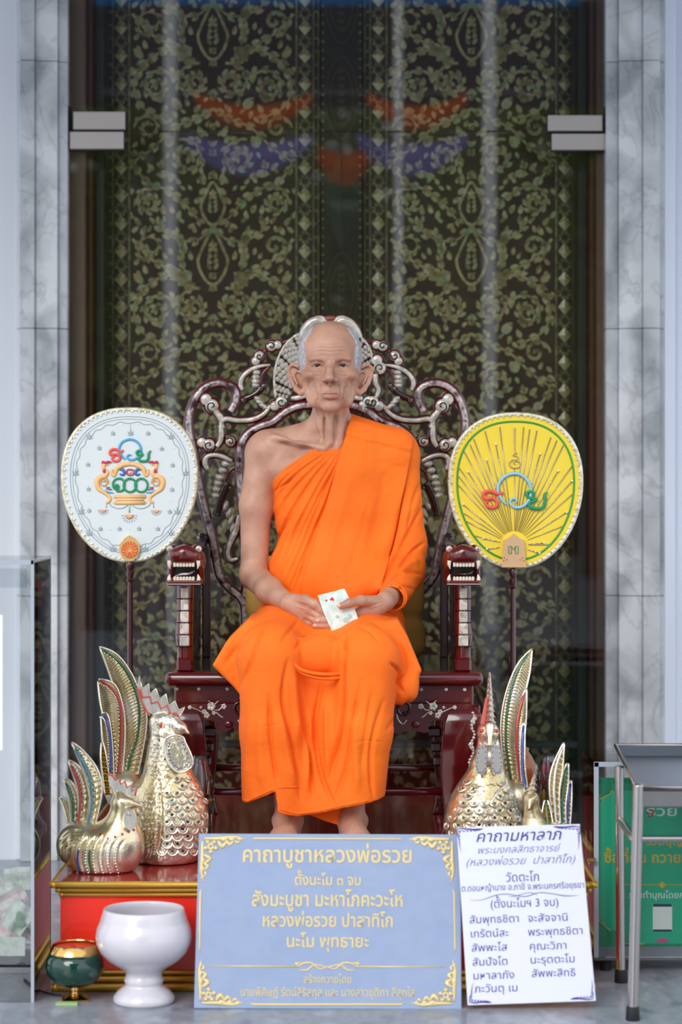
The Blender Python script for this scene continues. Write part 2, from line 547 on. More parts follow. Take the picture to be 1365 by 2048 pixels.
# ---------------------------------------------------------------- the setting: walls, marble, floor, roof, doors
WY = 1.20                                    # front plane of the marble surround
XC = -0.043                                  # centre line of throne and platform
m_wall = mat('painted_wall', 'dde1e8', 0.7, var=(1.5, 'd4dae3', 0.25))
m_ceil = mat('ceiling_plaster', 'a9aba8', 0.9)
m_floor = ramp_mat('granite_floor', 14, [(0.3, '6f7680'), (0.45, '9298a2'), (0.55, '858b95'), (0.7, 'a6adb8')], rough=0.28, metal=0, coat=0.0, kind='NOISE', stretch=(1, 0.5, 1), bump=(9, 0.0006))
def marble(name, base, vein):
    m = bpy.data.materials.new(name); m.use_nodes = True
    n, l = m.node_tree.nodes, m.node_tree.links; b = n['Principled BSDF']
    t = n.new('ShaderNodeTexCoord')
    a = n.new('ShaderNodeTexNoise'); a.inputs['Scale'].default_value = 2.2; a.inputs['Detail'].default_value = 7; a.inputs['Distortion'].default_value = 2.2
    l.new(t.outputs['Object'], a.inputs[0])
    s1 = n.new('ShaderNodeMath'); s1.operation = 'SUBTRACT'; s1.inputs[1].default_value = 0.5; l.new(a.outputs[0], s1.inputs[0])
    s2 = n.new('ShaderNodeMath'); s2.operation = 'ABSOLUTE'; l.new(s1.outputs[0], s2.inputs[0])
    r = n.new('ShaderNodeValToRGB'); l.new(s2.outputs[0], r.inputs[0])
    r.color_ramp.elements[0].position = 0.0; r.color_ramp.elements[0].color = (*lin(vein), 1)
    r.color_ramp.elements[1].position = 0.02; r.color_ramp.elements[1].color = (1, 1, 1, 1)
    c = n.new('ShaderNodeTexNoise'); c.inputs['Scale'].default_value = 5; c.inputs['Detail'].default_value = 5; c.inputs['Distortion'].default_value = 0.6
    l.new(t.outputs['Object'], c.inputs[0])
    r2 = n.new('ShaderNodeValToRGB'); l.new(c.outputs[0], r2.inputs[0])
    r2.color_ramp.elements[0].position = 0.33; r2.color_ramp.elements[0].color = (*lin('9a9fa6'), 1)
    r2.color_ramp.elements[1].position = 0.58; r2.color_ramp.elements[1].color = (*lin(base), 1)
    mx = n.new('ShaderNodeMix'); mx.data_type = 'RGBA'; mx.blend_type = 'MULTIPLY'; mx.inputs[0].default_value = 0.24
    l.new(r2.outputs[0], mx.inputs[6]); l.new(r.outputs[0], mx.inputs[7]); l.new(mx.outputs[2], b.inputs['Base Color'])
    b.inputs['Roughness'].default_value = 0.3
    return m
m_marble = marble('white_marble', 'dcdfe4', '6f757d')
m_marble_d = marble('white_marble_narrow', 'cbcfd5', '62686f')
m_frame = mat('dark_brown_wood', '856258', 0.4, coat=0.1, var=(3, '906c62', 0.2, (6, 6, 0.4)))
m_frame_r = mat('red_brown_wood', '74392e', 0.35, coat=0.3)
m_frame_d = mat('near_black_wood', '3a2e2e', 0.4)

fl = MB().box((-6, -30, -0.1), (6, 1.9, 0.0)).build('floor', m_floor); tag(fl, kind='structure')
joint = mat('tile_joint', '6c7077', 0.8)
for k, xx in enumerate((-1.35, 1.35)):
    j = MB().box((xx - 0.002, -5.5, 0.0002), (xx + 0.002, 1.2, 0.0006)).build('floor_joint', joint, fl)
for yy in (-0.27, 0.63):
    MB().box((-3, yy - 0.002, 0.0002), (3, yy + 0.002, 0.0006)).build('floor_joint', joint, fl)
wl_o = MB().box((-3.4, WY + 0.03, 0), (-0.985, WY + 0.3, 3.35)).build('wall_left', m_wall); tag(wl_o, kind='structure')
wr_o = MB().box((1.06, WY + 0.03, 0), (3.4, WY + 0.3, 3.35)).build('wall_right', m_wall); tag(wr_o, kind='structure')
wb_o = MB().box((-1.2, 1.80, 0), (1.2, 1.86, 3.35)).build('wall_back', mat('dark_interior', '15110f', 0.9)); tag(wb_o, kind='structure')
ce_o = MB().box((-3.4, -2.0, 3.35), (3.4, 1.9, 3.5)).build('ceiling', m_ceil); tag(ce_o, kind='structure')

# marble surround: stepped strips left and right, cut into slabs at the joints
zc = [0.0] + [HZ + (950 - r) / S(WY) for r in (1192, 657, 122)] + [3.35]
def surround(name, strips):
    root = empty(name, ((strips[0][0] + strips[-1][1]) / 2, WY, 0)); tag(root, kind='structure')
    for (x0, x1, yf, m) in strips:
        for a, b in zip(zc[:-1], zc[1:]):
            MB().box((x0 + 0.0003, yf, a + 0.0008), (x1 - 0.0003, WY + 0.25, b - 0.0008), bev=0.0015).build('marble_slab', m, root)
    return root
def px2x(p, y): return (p - 682.5) / S(y)
surround('trim_1', [(-0.992, -0.975, WY + 0.02, m_wall), (-0.975, -0.930, WY - 0.015, m_marble_d), (-0.930, -0.862, WY, m_marble), (-0.862, -0.834, WY + 0.02, m_marble_d)])
surround('trim_2', [(0.808, 0.845, WY + 0.02, m_marble_d), (0.845, 0.917, WY, m_marble), (0.917, 0.968, WY - 0.015, m_marble_d), (0.968, 0.985, WY + 0.02, m_marble_d)])
wf = MB()
wf.box((0.985, WY + 0.02, 0), (1.02, WY + 0.3, 3.35), bev=0.003)
wf.box((1.02, WY + 0.045, 0), (1.06, WY + 0.3, 3.35), bev=0.003)
tag(wf.build('trim_3', mat('white_door_frame', 'd9e2f2', 0.4)), kind='structure')

# wooden door frame, stepped
fr = empty('trim_4', (0, 1.3, 0)); tag(fr, kind='structure')
for sgn, xs_ in ((-1, (-0.852, -0.785, -0.768, -0.735)), (1, (0.835, 0.786, 0.768, 0.735))):
    for i, (m, yf) in enumerate(((m_frame, 1.29), (m_frame_r, 1.33), (m_frame_d, 1.38))):
        a, b = sorted((xs_[i], xs_[i + 1]))
        MB().box((a, yf, 0), (b, 1.62, 3.35), bev=0.004).build('frame_moulding', m, fr)
MB().box((-0.735, 1.33, 0), (0.735, 1.62, 0.13), bev=0.004).build('threshold', m_frame_d, fr)
MB().box((-0.735, 1.36, 0.325), (0.735, 1.40, 0.345), bev=0.004).build('threshold', mat('grey_sill', '5a5c60', 0.4), fr)

# ---- pearl-inlaid double doors
m_lacq = mat('black_red_lacquer', '3a1c16', 0.45, coat=0.05, var=(2.0, '4e2820', 0.3))
m_pearl = ramp_mat('mother_of_pearl_inlay', 70, [(0.0, '8c7c54'), (0.4, 'bda878'), (0.7, 'd6c48e'), (0.87, 'a6c096'), (1.0, 'ead0ac')], rough=0.35, metal=0.1, coat=0.5)
m_pearl2 = ramp_mat('dull_pearl_line', 60, [(0.0, '6a5e40'), (0.6, '8f8259'), (1.0, '98a67c')], rough=0.4, metal=0.1, coat=0.3)
DY = 1.50
class Inlay:
    """flat polygons a millimetre proud of the lacquer"""
    def __init__(s): s.mb = MB(); s.pts = []
    def poly(s, pts, flip=1):
        n = len(pts)
        ar = sum(pts[i][0] * pts[(i + 1) % n][1] - pts[(i + 1) % n][0] * pts[i][1] for i in range(n))
        if ar < 0: pts = pts[::-1]
        s.mb.prism([(x, -0.0015, z) for x, z in pts], (0, 0.0015, 0))
    def ribbon(s, path, w0, w1):
        n = len(path)
        L = []; R = []
        for i in range(n):
            a = path[max(i - 1, 0)]; b = path[min(i + 1, n - 1)]
            t = math.atan2(b[1] - a[1], b[0] - a[0]); w = w0 + (w1 - w0) * i / (n - 1)
            L.append((path[i][0] - math.sin(t) * w, path[i][1] + math.cos(t) * w)); R.append((path[i][0] + math.sin(t) * w, path[i][1] - math.cos(t) * w))
        for i in range(n - 1): s.poly([L[i], L[i + 1], R[i + 1], R[i]])
        s.pts += path
    def leaf(s, p, ang, ln, wd, curl=0.6):
        """flame-shaped leaf with a hooked tip"""
        A = []; B = []
        for k in range(6):
            t = k / 5; a = ang + curl * t * t
            cx, cz = p[0] + ln * t * math.cos(ang + curl * t * 0.5), p[1] + ln * t * math.sin(ang + curl * t * 0.5)
            w = wd * math.sin(PI * min(1, t * 1.1 + 0.12)) ** 0.8 * (1 - 0.3 * t) if k < 5 else 0
            A.append((cx - math.sin(a) * w, cz + math.cos(a) * w)); B.append((cx + math.sin(a) * w * 0.8, cz - math.cos(a) * w * 0.8))
        s.poly(A[:5] + [A[5]] + B[:5][::-1])
        s.pts.append((p[0] + ln * 0.5 * math.cos(ang), p[1] + ln * 0.5 * math.sin(ang)))
    def vine(s, path, w=0.003, leaf=0.022, step=4, sides=(1, -1)):
        s.ribbon(path, w, w * 0.6)
        for i in range(2, len(path) - 1, step):
            t = math.atan2(path[i + 1][1] - path[i - 1][1], path[i + 1][0] - path[i - 1][0])
            for sd in sides:
                l = leaf * random.uniform(0.9, 1.35)
                s.leaf(path[i], t + sd * 0.85, l, l * 0.30, -sd * 1.1)
def spiral(c, r0, r1, turns, a0, d=1, n=None):
    n = n or int(26 * turns)
    return [(c[0] + (r0 + (r1 - r0) * (i / n) ** 0.8) * math.cos(a0 + d * 2 * PI * turns * i / n), c[1] + (r0 + (r1 - r0) * (i / n) ** 0.8) * math.sin(a0 + d * 2 * PI * turns * i / n)) for i in range(n + 1)]
def cm2(pts, n=6): return [(v.x, v.y) for v in catmull([Vector((a, b, 0)) for a, b in pts], n)]

MW, MH = 0.265, 0.712                        # half width and height of one repeat of the pattern
def make_motif():
    I = Inlay(); random.seed(3)
    # bud in the middle
    for cz, sc in ((0.60, 1.0), (0.06, 0.8)):
        drop = [(0.058 * sc * math.sin(t) * (1 - 0.35 * (1 + math.cos(t)) / 2 * 1.2), cz + 0.085 * sc * (math.cos(t) ** 3 * 0.55 + 0.45 * math.cos(t))) for t in [2 * PI * k / 28 for k in range(29)]]
        I.ribbon(drop, 0.0045, 0.0045)
        for k in range(5):
            for sd in (1, -1):
                I.leaf((sd * 0.004, cz - 0.035 * sc + k * 0.018 * sc), PI / 2 - sd * 0.9, 0.03 * sc * (1 - k * 0.12), 0.008 * sc, sd * 0.7)
        I.leaf((0, cz + 0.02 * sc), PI / 2, 0.05 * sc, 0.010 * sc, 0)
        for a in (-0.5, 0, 0.5): I.leaf((0, cz - 0.085 * sc), -PI / 2 + a, 0.03 * sc, 0.009 * sc, 0)
    H = []                                   # the right half, mirrored afterwards
    def both(fn):
        fn(1); fn(-1)
    def mir(path, s_): return [(s_ * x, z) for x, z in path]
    for s_ in (1, -1):
        I.vine(mir(cm2([(0.0, 0.70), (0.05, 0.655), (0.115, 0.66), (0.16, 0.69), (0.165, 0.712)]), s_), 0.0035, 0.03)
        I.vine(mir(cm2([(0.255, 0.66), (0.20, 0.60), (0.14, 0.565), (0.09, 0.545)]), s_), 0.005, 0.03, 3)
        I.vine(mir(cm2([(0.09, 0.545), (0.16, 0.54), (0.22, 0.50), (0.25, 0.44), (0.23, 0.37), (0.16, 0.33)]), s_), 0.004, 0.032, 3)
        # basket knot
        for k in range(7):
            x = 0.072 + k * 0.006; I.ribbon(mir([(x, 0.51), (x + (k - 3) * 0.001, 0.555)], s_), 0.0025, 0.0025)
        I.vine(mir(cm2([(0.09, 0.56), (0.10, 0.60), (0.095, 0.64), (0.115, 0.68)]), s_), 0.003, 0.028, 3)
        I.vine(mir(spiral((0.195, 0.635), 0.05, 0.008, 1.2, -1.2, 1), s_), 0.004, 0.022, 3, (1,))
        I.vine(mir(spiral((0.060, 0.445), 0.062, 0.012, 1.4, 1.9, -1), s_), 0.0045, 0.028, 3)
        I.vine(mir(spiral((0.175, 0.43), 0.058, 0.010, 1.3, 2.4, -1), s_), 0.0045, 0.026, 3)
        I.vine(mir(cm2([(0.0, 0.36), (0.05, 0.33), (0.12, 0.30), (0.19, 0.235), (0.255, 0.19)]), s_), 0.005, 0.03, 3)
        I.vine(mir(spiral((0.205, 0.30), 0.045, 0.008, 1.3, 0.0, 1), s_), 0.004, 0.02, 3, (1,))
        I.vine(mir(spiral((0.085, 0.205), 0.062, 0.014, 1.3, 1.2, 1), s_), 0.0045, 0.028, 3)
        I.vine(mir(cm2([(0.255, 0.19), (0.21, 0.13), (0.14, 0.10), (0.09, 0.06), (0.04, 0.0)]), s_), 0.0045, 0.03, 3)
        I.vine(mir(spiral((0.20, 0.065), 0.052, 0.010, 1.3, 2.2, -1), s_), 0.004, 0.024, 3)
        I.leaf((s_ * 0.17, 0.38), PI / 2 + s_ * 0.3, 0.05, 0.014, s_ * 0.5)
        for (x, z, l, w, a) in ((0.105, 0.36, 0.055, 0.020, 1.2), (0.15, 0.245, 0.05, 0.02, 2.6), (0.035, 0.27, 0.05, 0.013, 1.5), (0.225, 0.52, 0.05, 0.016, 1.1), (0.12, 0.475, 0.045, 0.016, -1.2), (0.14, 0.15, 0.05, 0.017, 0.3), (0.03, 0.12, 0.05, 0.012, 1.7)):
            I.leaf((s_ * x, z), a if s_ > 0 else PI - a, l, w, -s_ * 0.6)
    # sprigs fill what is left between the vines
    pts = I.pts[:]
    tries = 0
    while tries < 1500:
        tries += 1
        x, z = random.uniform(-MW + 0.01, MW - 0.01), random.uniform(0.005, MH - 0.005)
        if min((x - a) ** 2 + (z - b) ** 2 for a, b in pts) < 0.021 ** 2: continue
        pts.append((x, z)); pts.append((-x, z))
        a = random.choice((1, -1)) * 0.5 + PI / 2 * (1 if random.random() < 0.75 else -1); l = random.uniform(0.026, 0.040); cu = random.uniform(-1, 1)
        I.leaf((x, z - l * 0.4), a, l, l * 0.28, cu); I.leaf((-x, z - l * 0.4), PI - a, l, l * 0.28, -cu)
    return I
motif = make_motif()
motif_me = None
def at_offset(src, name, dx, dz, parent, m, y=DY):
    o = src.copy(); C.objects.link(o); o.name = name; o.parent = parent
    o.location = Vector((dx, y, dz)) - wloc(parent); return o
doors = []
x_in = [px2x(p, DY) for p in (212, 640, 727, 1160)]
dia_src = None
for di, (xa, xb) in enumerate(((x_in[0], x_in[1]), (x_in[2], x_in[3]))):
    d = empty('door_%d' % (di + 1), ((xa + xb) / 2, DY, 0)); tag(d, kind='structure')
    doors.append(d)
    MB().box((xa - 0.05, DY + 0.001, 0.0), (xb + 0.05, DY + 0.05, 3.3)).build('door_leaf', m_lacq, d)
    cx = (xa + xb) / 2
    k = 0
    for row in range(-1, 4):
        dz = HZ + (950 - 445) / S(DY) + (row - 2) * MH
        if motif_me is None:
            o = motif.mb.build('scroll_inlay', m_pearl, d, kind='stuff'); motif_me = o
            o.data.transform(Matrix.Translation(wloc(d)))      # mesh around its own origin
            o.location = Vector((cx, DY, dz)) - wloc(d)
        else:
            o = at_offset(motif_me, 'scroll_inlay', cx, dz, d, m_pearl)
    # border bands: lines, diamonds, dots
    ln = MB()
    for xx, w in ((xa + 0.004, 0.0025), (xa + 0.022, 0.002), (xa + 0.074, 0.003), (xb - 0.074, 0.003), (xb - 0.020, 0.002), (xb - 0.004, 0.0025)):
        ln.box((xx - w, DY - 0.0015, 0.15), (xx + w, DY + 0.001, 3.2))
    ln.build('border_line', m_pearl2, d)
    for xx in (xa + 0.048, xb - 0.047):
        for j in range(34):
            z = 0.2 + j * 0.0885
            if dia_src is None:
                b = MB()
                b.add([(0.021, -0.001, 0), (0, -0.001, 0.026), (-0.021, -0.001, 0), (0, -0.001, -0.026), (0, -0.005, 0)], [(0, 4, 1), (1, 4, 2), (2, 4, 3), (3, 4, 0)])
                dia_src = b.build('diamond_inlay', m_pearl, d)
                dia_src.data.transform(Matrix.Translation(wloc(d)))
                dia_src.location = Vector((xx, DY, z)) - wloc(d)
                b = Inlay()
                for k2 in range(8):
                    a = k2 * PI / 4 + PI / 8
                    b.leaf((0.010 * math.cos(a), 0.010 * math.sin(a)), a, 0.016, 0.006, 0.5)
                spr_src = b.mb.build('rosette_inlay', m_pearl2, d)
                spr_src.data.transform(Matrix.Translation(wloc(d)))
                spr_src.location = Vector((xx, DY, z + 0.044)) - wloc(d)
            else:
                at_offset(dia_src, 'diamond_inlay', xx, z, d, m_pearl)
                at_offset(spr_src, 'rosette_inlay', xx, z + 0.044, d, m_pearl)
    dots = MB()
    for xx in (xa + 0.013, xb - 0.012):
        for j in range(72):
            dots.box((xx - 0.004, DY - 0.0015, 0.2 + j * 0.042), (xx + 0.004, DY + 0.001, 0.207 + j * 0.042))
    dots.build('border_dots', m_pearl2, d, kind='stuff')

# centre post between the leaves, with a raised diamond
m_post = mat('dark_carved_wood', '2b1b17', 0.35, coat=0.2, var=(5, '3a2620', 0.3))
cp = empty('door_post', ((x_in[1] + x_in[2]) / 2, DY - 0.03, 0)); tag(cp, kind='structure')
pc = (x_in[1] + x_in[2]) / 2; pw = (x_in[2] - x_in[1]) / 2
MB().box((pc - pw, DY - 0.03, 0), (pc + pw, DY + 0.05, 3.3), bev=0.005).build('post', m_post, cp)
for kk, zz in enumerate((HZ + (950 - 400) / S(DY),)):
    h = 0.165
    MB().add([(pc + 0.058, DY - 0.031, zz), (pc, DY - 0.031, zz + h), (pc - 0.058, DY - 0.031, zz), (pc, DY - 0.031, zz - h), (pc, DY - 0.05, zz)], [(0, 4, 1), (1, 4, 2), (2, 4, 3), (3, 4, 0)]).build('raised_diamond', mat('pearl_grey_lacquer', '3c3f38', 0.35, coat=0.3), cp)
b = Inlay()
for zz in range(-9, 4):
    z0 = HZ + (950 - 400) / S(DY) + zz * 0.30 + (0.32 if zz >= 0 else 0)
    if abs(z0 - (HZ + (950 - 400) / S(DY))) < 0.29: continue
    for r_ in (1.0, 0.72):
        p_ = [(0.052 * r_ * math.sin(t) ** 3 if False else 0.052 * r_ * math.sin(t), 0.13 * r_ * math.cos(t) * (0.6 + 0.4 * abs(math.cos(t)))) for t in [2 * PI * k / 24 for k in range(25)]]
        b.ribbon([(x, z + z0) for x, z in p_], 0.0016, 0.0016)
    for k in range(8):
        for sd in (1, -1):
            b.leaf((0, z0 - 0.09 + k * 0.024), PI / 2 - sd * 0.8, 0.025, 0.006, sd * 0.8)
o = b.mb.build('post_inlay', mat('faint_gold_line', '5b4a32', 0.4, metal=0.3), cp, kind='stuff')
o.location = (0, -0.0008, 0); o.data.transform(Matrix.Translation(Vector((pc, DY - 0.03, 0))))
o.data.transform(Matrix.Identity(4))
dd = MB()
for sd in (-1, 1):
    for j in range(110):
        dd.box((pc + sd * (pw - 0.01) - 0.0035, DY - 0.0315, 0.1 + j * 0.028), (pc + sd * (pw - 0.01) + 0.0035, DY - 0.029, 0.107 + j * 0.028))
dd.build('post_dots', m_pearl2, cp, kind='stuff')

# ---- frameless glass in front, with polished patch fittings
m_glass = glass_mat('door_glass', (0.95, 0.975, 0.965), ior=1.72)
GY = 1.26
zj = HZ + (950 - 263) / S(GY)
gx0, gx1 = -0.83, 0.81
for nm, a in (('window_1', (gx0, zj + 0.003, gx1, 3.3)), ('window_2', (gx0, 0.01, pc - 0.0015, zj - 0.003)), ('window_3', (pc + 0.0015, 0.01, gx1, zj - 0.003))):
    g = MB().box((a[0], GY, a[1]), (a[2], GY + 0.010, a[3])).build(nm, m_glass); tag(g, kind='structure')
m_steel = mat('polished_steel', 'b3acaa', 0.34, metal=0.75, bump=(8, 0.0004))
m_black = mat('black_rubber', '15161a', 0.6)
for nm, lab, (xa, xb, ra, rb) in (('glass_door_fitting', 'upper steel patch fitting at the left edge of the glass door', (146, 250, 223, 259)), ('glass_door_fitting', 'lower steel patch fitting at the left edge of the glass door', (139, 247, 263, 298)),
                                 ('glass_door_fitting', 'upper steel patch fitting at the right edge of the glass door', (1097, 1206, 230, 262)), ('glass_door_fitting', 'lower steel patch fitting at the right edge of the glass door', (1105, 1214, 267, 300))):
    y = GY - 0.022; A = P(xa, rb, y); B = P(xb, ra, y)
    r = empty(nm, ((A.x + B.x) / 2, GY, (A.z + B.z) / 2), lab, 'fitting', 'steel fittings of the glass door')
    MB().box((A.x, y, A.z), (B.x, GY + 0.03, B.z), bev=0.0015).build('cover_plate', m_steel, r)
    MB().box((A.x - 0.002, GY - 0.003, A.z - 0.003), (B.x + 0.002, GY + 0.012, B.z + 0.003)).build('gasket', m_black, r)
for sx_ in (-1, 1):
    x = -0.838 if sx_ < 0 else 0.815
    b_ = MB().box((x - 0.008, GY - 0.02, zj - 0.01), (x + 0.008, GY + 0.02, zj + 0.075)).build('door_pivot', m_black); tag(b_, ('left' if sx_ < 0 else 'right') + ' black pivot block beside the steel fittings of the glass door', 'pivot')

# ---------------------------------------------------------------- what stands outside behind the camera and shows in the glass
def tree(x, y, h, rad, seed, lab, cols):
    rnd = random.Random(seed)
    t = empty('tree', (x, y, 0), lab, 'tree', 'trees of the forecourt')
    tr = MB(); tr.sweep([(x, y, 0), (x + 0.05, y, h * 0.3), (x - 0.08, y + 0.1, h * 0.55), (x, y, h * 0.75)], [0.16, 0.13, 0.10, 0.05], 8)
    for k in range(7):
        a = rnd.uniform(0, 2 * PI); z = h * rnd.uniform(0.35, 0.6)
        tr.sweep([(x, y, z), (x + math.cos(a) * rad * 0.4, y + math.sin(a) * rad * 0.4, z + 0.5), (x + math.cos(a) * rad * 0.8, y + math.sin(a) * rad * 0.8, z + 0.9)], [0.06, 0.04, 0.015], 6)
    tr.build('trunk', mat('bark', '5c4c3e', 0.9), t)
    lv = MB()
    for k in range(8200):
        while True:
            p = Vector((rnd.uniform(-1, 1), rnd.uniform(-1, 1), rnd.uniform(-1, 1)))
            if 0.35 < p.length < 1: break
        c = Vector((x + p.x * rad, y + p.y * rad, h * 0.66 + p.z * h * 0.36))
        u = Vector((rnd.uniform(-1, 1), rnd.uniform(-1, 1), rnd.uniform(-0.6, 0.6))).normalized(); w = u.orthogonal().normalized(); L = rnd.uniform(0.09, 0.16)
        lv.add([c - u * L, c + w * L * 0.4, c + u * L, c - w * L * 0.4], [(0, 1, 2, 3)])
    lv.build('foliage', thin_mat('leaf_' + cols, cols, '8fa34a'), t, kind='stuff')
tree(-2.5, -18.6, 7.0, 2.0, 1, 'green tree of the forecourt mirrored in the glass door, nearest the white post', '5f7a36')
tree(0.4, -23.2, 8.6, 2.3, 2, 'broad green tree mirrored in the middle of the glass door', '54703a')
tree(2.9, -18.8, 6.8, 2.0, 3, 'small green tree mirrored at the side of the glass door', '6c8a3e')
def added_hedge(x0, x1, y, h, seed, lab, cols):  # added greenery that keeps bright horizon sky out of the glass reflections
    rnd = random.Random(seed); t = empty('added_hedge', ((x0 + x1) / 2, y, 0), lab, 'added_hedge', 'greenery added outside to screen the mirrored sky')
    MB().box((x0 + 0.1, y - 0.3, 0), (x1 - 0.1, y + 0.3, h - 0.2), bev=0.15).build('branches', mat('hedge_dark', '2c3a20', 0.9), t)
    lv = MB()
    for k in range(int(1700 * (x1 - x0))):
        c = Vector((rnd.uniform(x0, x1), y + 0.35 + rnd.uniform(-0.05, 0.12), h * rnd.random() ** 0.8 + rnd.uniform(-0.1, 0.15)))
        u = Vector((rnd.uniform(-1, 1), rnd.uniform(-1, 1), rnd.uniform(-1, 1))).normalized(); w = u.orthogonal().normalized(); L = rnd.uniform(0.06, 0.11)
        if c.z < 0.12: c.z = 0.12
        lv.add([c - u * L, c + w * L * 0.45, c + u * L, c - w * L * 0.45], [(0, 1, 2, 3)])
    lv.build('foliage', thin_mat('leaf_' + cols, cols, '8fa34a'), t, kind='stuff')
added_hedge(-6.0, -0.1, -26.6, 5.2, 4, 'tall clipped greenery added outside to darken the mirrored sky behind the left fan', '5d7440')
added_hedge(0.0, 6.0, -26.4, 4.9, 5, 'lower clipped greenery added outside to darken the mirrored sky behind the right fan', '66803e')
def swag(name, x0, x1, z, dz0, dz1, y, m, lab):
    n = 14; V = []; F = []
    for i in range(n + 1):
        t = i / n; x = x0 + (x1 - x0) * t; sag = 4 * t * (1 - t)
        for j in range(7):
            u = j / 6
            V.append((x, y + 0.05 * math.sin(u * PI * 3), z - (dz0 * sag) - u * (dz1 * (0.35 + 0.65 * sag))))
    for i in range(n):
        for j in range(6):
            a = i * 7 + j; F.append((a, a + 1, a + 8, a + 7))
    o = mesh_obj(name, V, F, m, smooth=True)
    sd = o.modifiers.new('t', 'SOLIDIFY'); sd.thickness = 0.006
    tag(o, lab, 'drape', 'festoon cloths of the forecourt canopy'); return o
FY = -9.0; YM = 2 * GY - FY; sF = FPX / (YM - CAMY)      # their mirror images lie at depth YM
def fx(px): return (px - 682.5) / sF
def fz(py): return HZ + (950 - py) / sF
m_or = thin_mat('orange_cloth', 'ffa41c', 'ffb43c', 4, 0.85); m_pu = thin_mat('pale_violet_cloth', 'd4d4fa', 'c4c4f2', 4, 0.85); m_bl = thin_mat('sky_blue_canopy', '12a3e6', '22b3ee', 3, 0.6)
for a, b_ in ((390, 625), (735, 935)):
    swag('cloth_swag', fx(a), fx(b_), fz(186), 0.10, 0.16, FY, m_or, 'orange cloth swag mirrored in the glass, %s of the door post' % ('left' if a < 600 else 'right'))
    swag('cloth_swag', fx(a - 20), fx(b_), fz(268), 0.08, 0.22, FY + 0.02, m_pu, 'pale violet cloth swag mirrored in the glass, %s of the door post' % ('left' if a < 600 else 'right'))
swag('cloth_swag', fx(636), fx(742), fz(290), 0.04, 0.24, FY - 0.12, m_or, 'short orange cloth swag mirrored over the door post')
zcn = 5.05; kx = 19.52 / 17.52
cn = MB().box((fx(190) * kx, -11.03, zcn), (fx(1160) * kx, -11.0, zcn + 0.3)).build('canopy', m_bl)
MB().box((-4.5, -16.5, zcn + 0.01), (4.5, -11.04, zcn + 0.05)).build('canopy_lining', mat('slate_lining', '39434a', 0.9), cn)
wr_ = MB().sweep([(fx(200), FY, fz(184)), (fx(1120), FY, fz(184))], 0.006, 6).build('festoon_wire', m_steel); tag(wr_, 'thin wire that carries the cloth swags mirrored in the glass', 'wire')
tag(cn, 'blue canopy edge mirrored at the top of the glass', 'canopy')
for k, (px, w) in enumerate(((347, 0.045), (795, 0.03), (975, 0.045))):
    po = MB().lathe([(w * 1.6, 0), (w * 1.6, 0.08), (w, 0.1), (w, fz(10))], (fx(px), FY + (0.3 if k != 1 else 0.4), 0), 16).build('canopy_post', mat('white_paint', 'f2f2f2', 0.5), smooth=True)
    tag(po, ('white canopy post mirrored in the left half of the glass', 'thin white canopy post mirrored near the middle of the glass', 'white canopy post mirrored in the right half of the glass')[k], 'post')
# ---------------------------------------------------------------- red platform with gilt mouldings
PZ = 0.250
m_red = mat('red_lacquer', 'f4341f', 0.3, coat=0.4, var=(4, 'e62b1a', 0.3))
m_redtop = mat('dark_red_top', 'a32520', 0.15, coat=0.6, var=(3, '8a1e1b', 0.3, (1, 6, 1)))
m_gilt = mat('gilt_moulding', 'dcae4a', 0.32, metal=0.6, bump=(40, 0.0006))
PX0, PX1 = -0.662, 0.582
pf = empty('display_platform', (XC, 0.1, 0), 'low red platform with gilt mouldings under throne and gilded birds', 'platform')
MB().box((PX0 + 0.022, -0.600, 0.0), (PX1 - 0.022, 0.80, 0.235)).build('red_box', m_red, pf)
MB().box((PX0 + 0.006, -0.622, 0.236), (PX1 - 0.006, 0.82, PZ)).build('top_board', m_redtop, pf)
def ring_mould(z0, z1, out, name):
    b = MB()
    x0, x1, y0, y1 = PX0 - out + 0.01, PX1 + out - 0.01, -0.630 - out + 0.01, 0.83
    r = (z1 - z0) / 2; zc_ = (z0 + z1) / 2
    for a, c in (((x0, y0 + r), (x1, y0 + r)), ((x0 + r, y0), (x0 + r, y1)), ((x1 - r, y0), (x1 - r, y1))):
        b.sweep([(a[0], a[1], zc_), (c[0], c[1], zc_)], r, 10)
    return b.build(name, m_gilt, pf, smooth=True, autosm=60) if False else b.build(name, m_gilt, pf, smooth=True)
for z0, z1, o in ((0.236, PZ + 0.001, 0.010), (0.224, 0.237, -0.002), (0.213, 0.224, -0.010), (0.034, 0.046, -0.012), (0.018, 0.034, -0.004), (0.0, 0.019, 0.006)):
    ring_mould(z0, z1, o, 'gilt_moulding')

# ---------------------------------------------------------------- carved throne with mother-of-pearl
m_mar = mat('maroon_lacquer', '5f0f13', 0.2, coat=0.7, var=(6, '440a0e', 0.3))
m_mard = mat('dark_maroon_lacquer', '2b090d', 0.2, coat=0.9, bump=(90, 0.0012))
m_shell = ramp_mat('white_mother_of_pearl', 90, [(0.0, 'a3957f'), (0.3, 'cdc5b8'), (0.6, 'b3adac'), (0.8, 'e3dccf'), (1.0, '98ada4')], rough=0.22, metal=0.15, coat=0.9, bump=(120, 0.0008))
m_tube = ramp_mat('pearl_and_maroon_strip', 34, [(0.36, '3a1216'), (0.44, '8f8288'), (0.55, 'cfc6c4'), (0.62, '6b4a50'), (0.7, 'bfb6b8')], rough=0.22, metal=0.1, coat=0.9, kind='NOISE', bump=(120, 0.0008))
m_groove = mat('dark_groove', '1d0709', 0.35)
YB = 0.47
XM = 654.5
th = empty('carved_throne', (XC, 0.24, PZ), 'dark maroon carved throne with mother-of-pearl openwork back and beast-head arms', 'throne')
def pb(q, dy=0.0): return P(q[0], q[1], YB + dy)
def mirr(pts): return [(2 * XM - a, b) for a, b in pts]
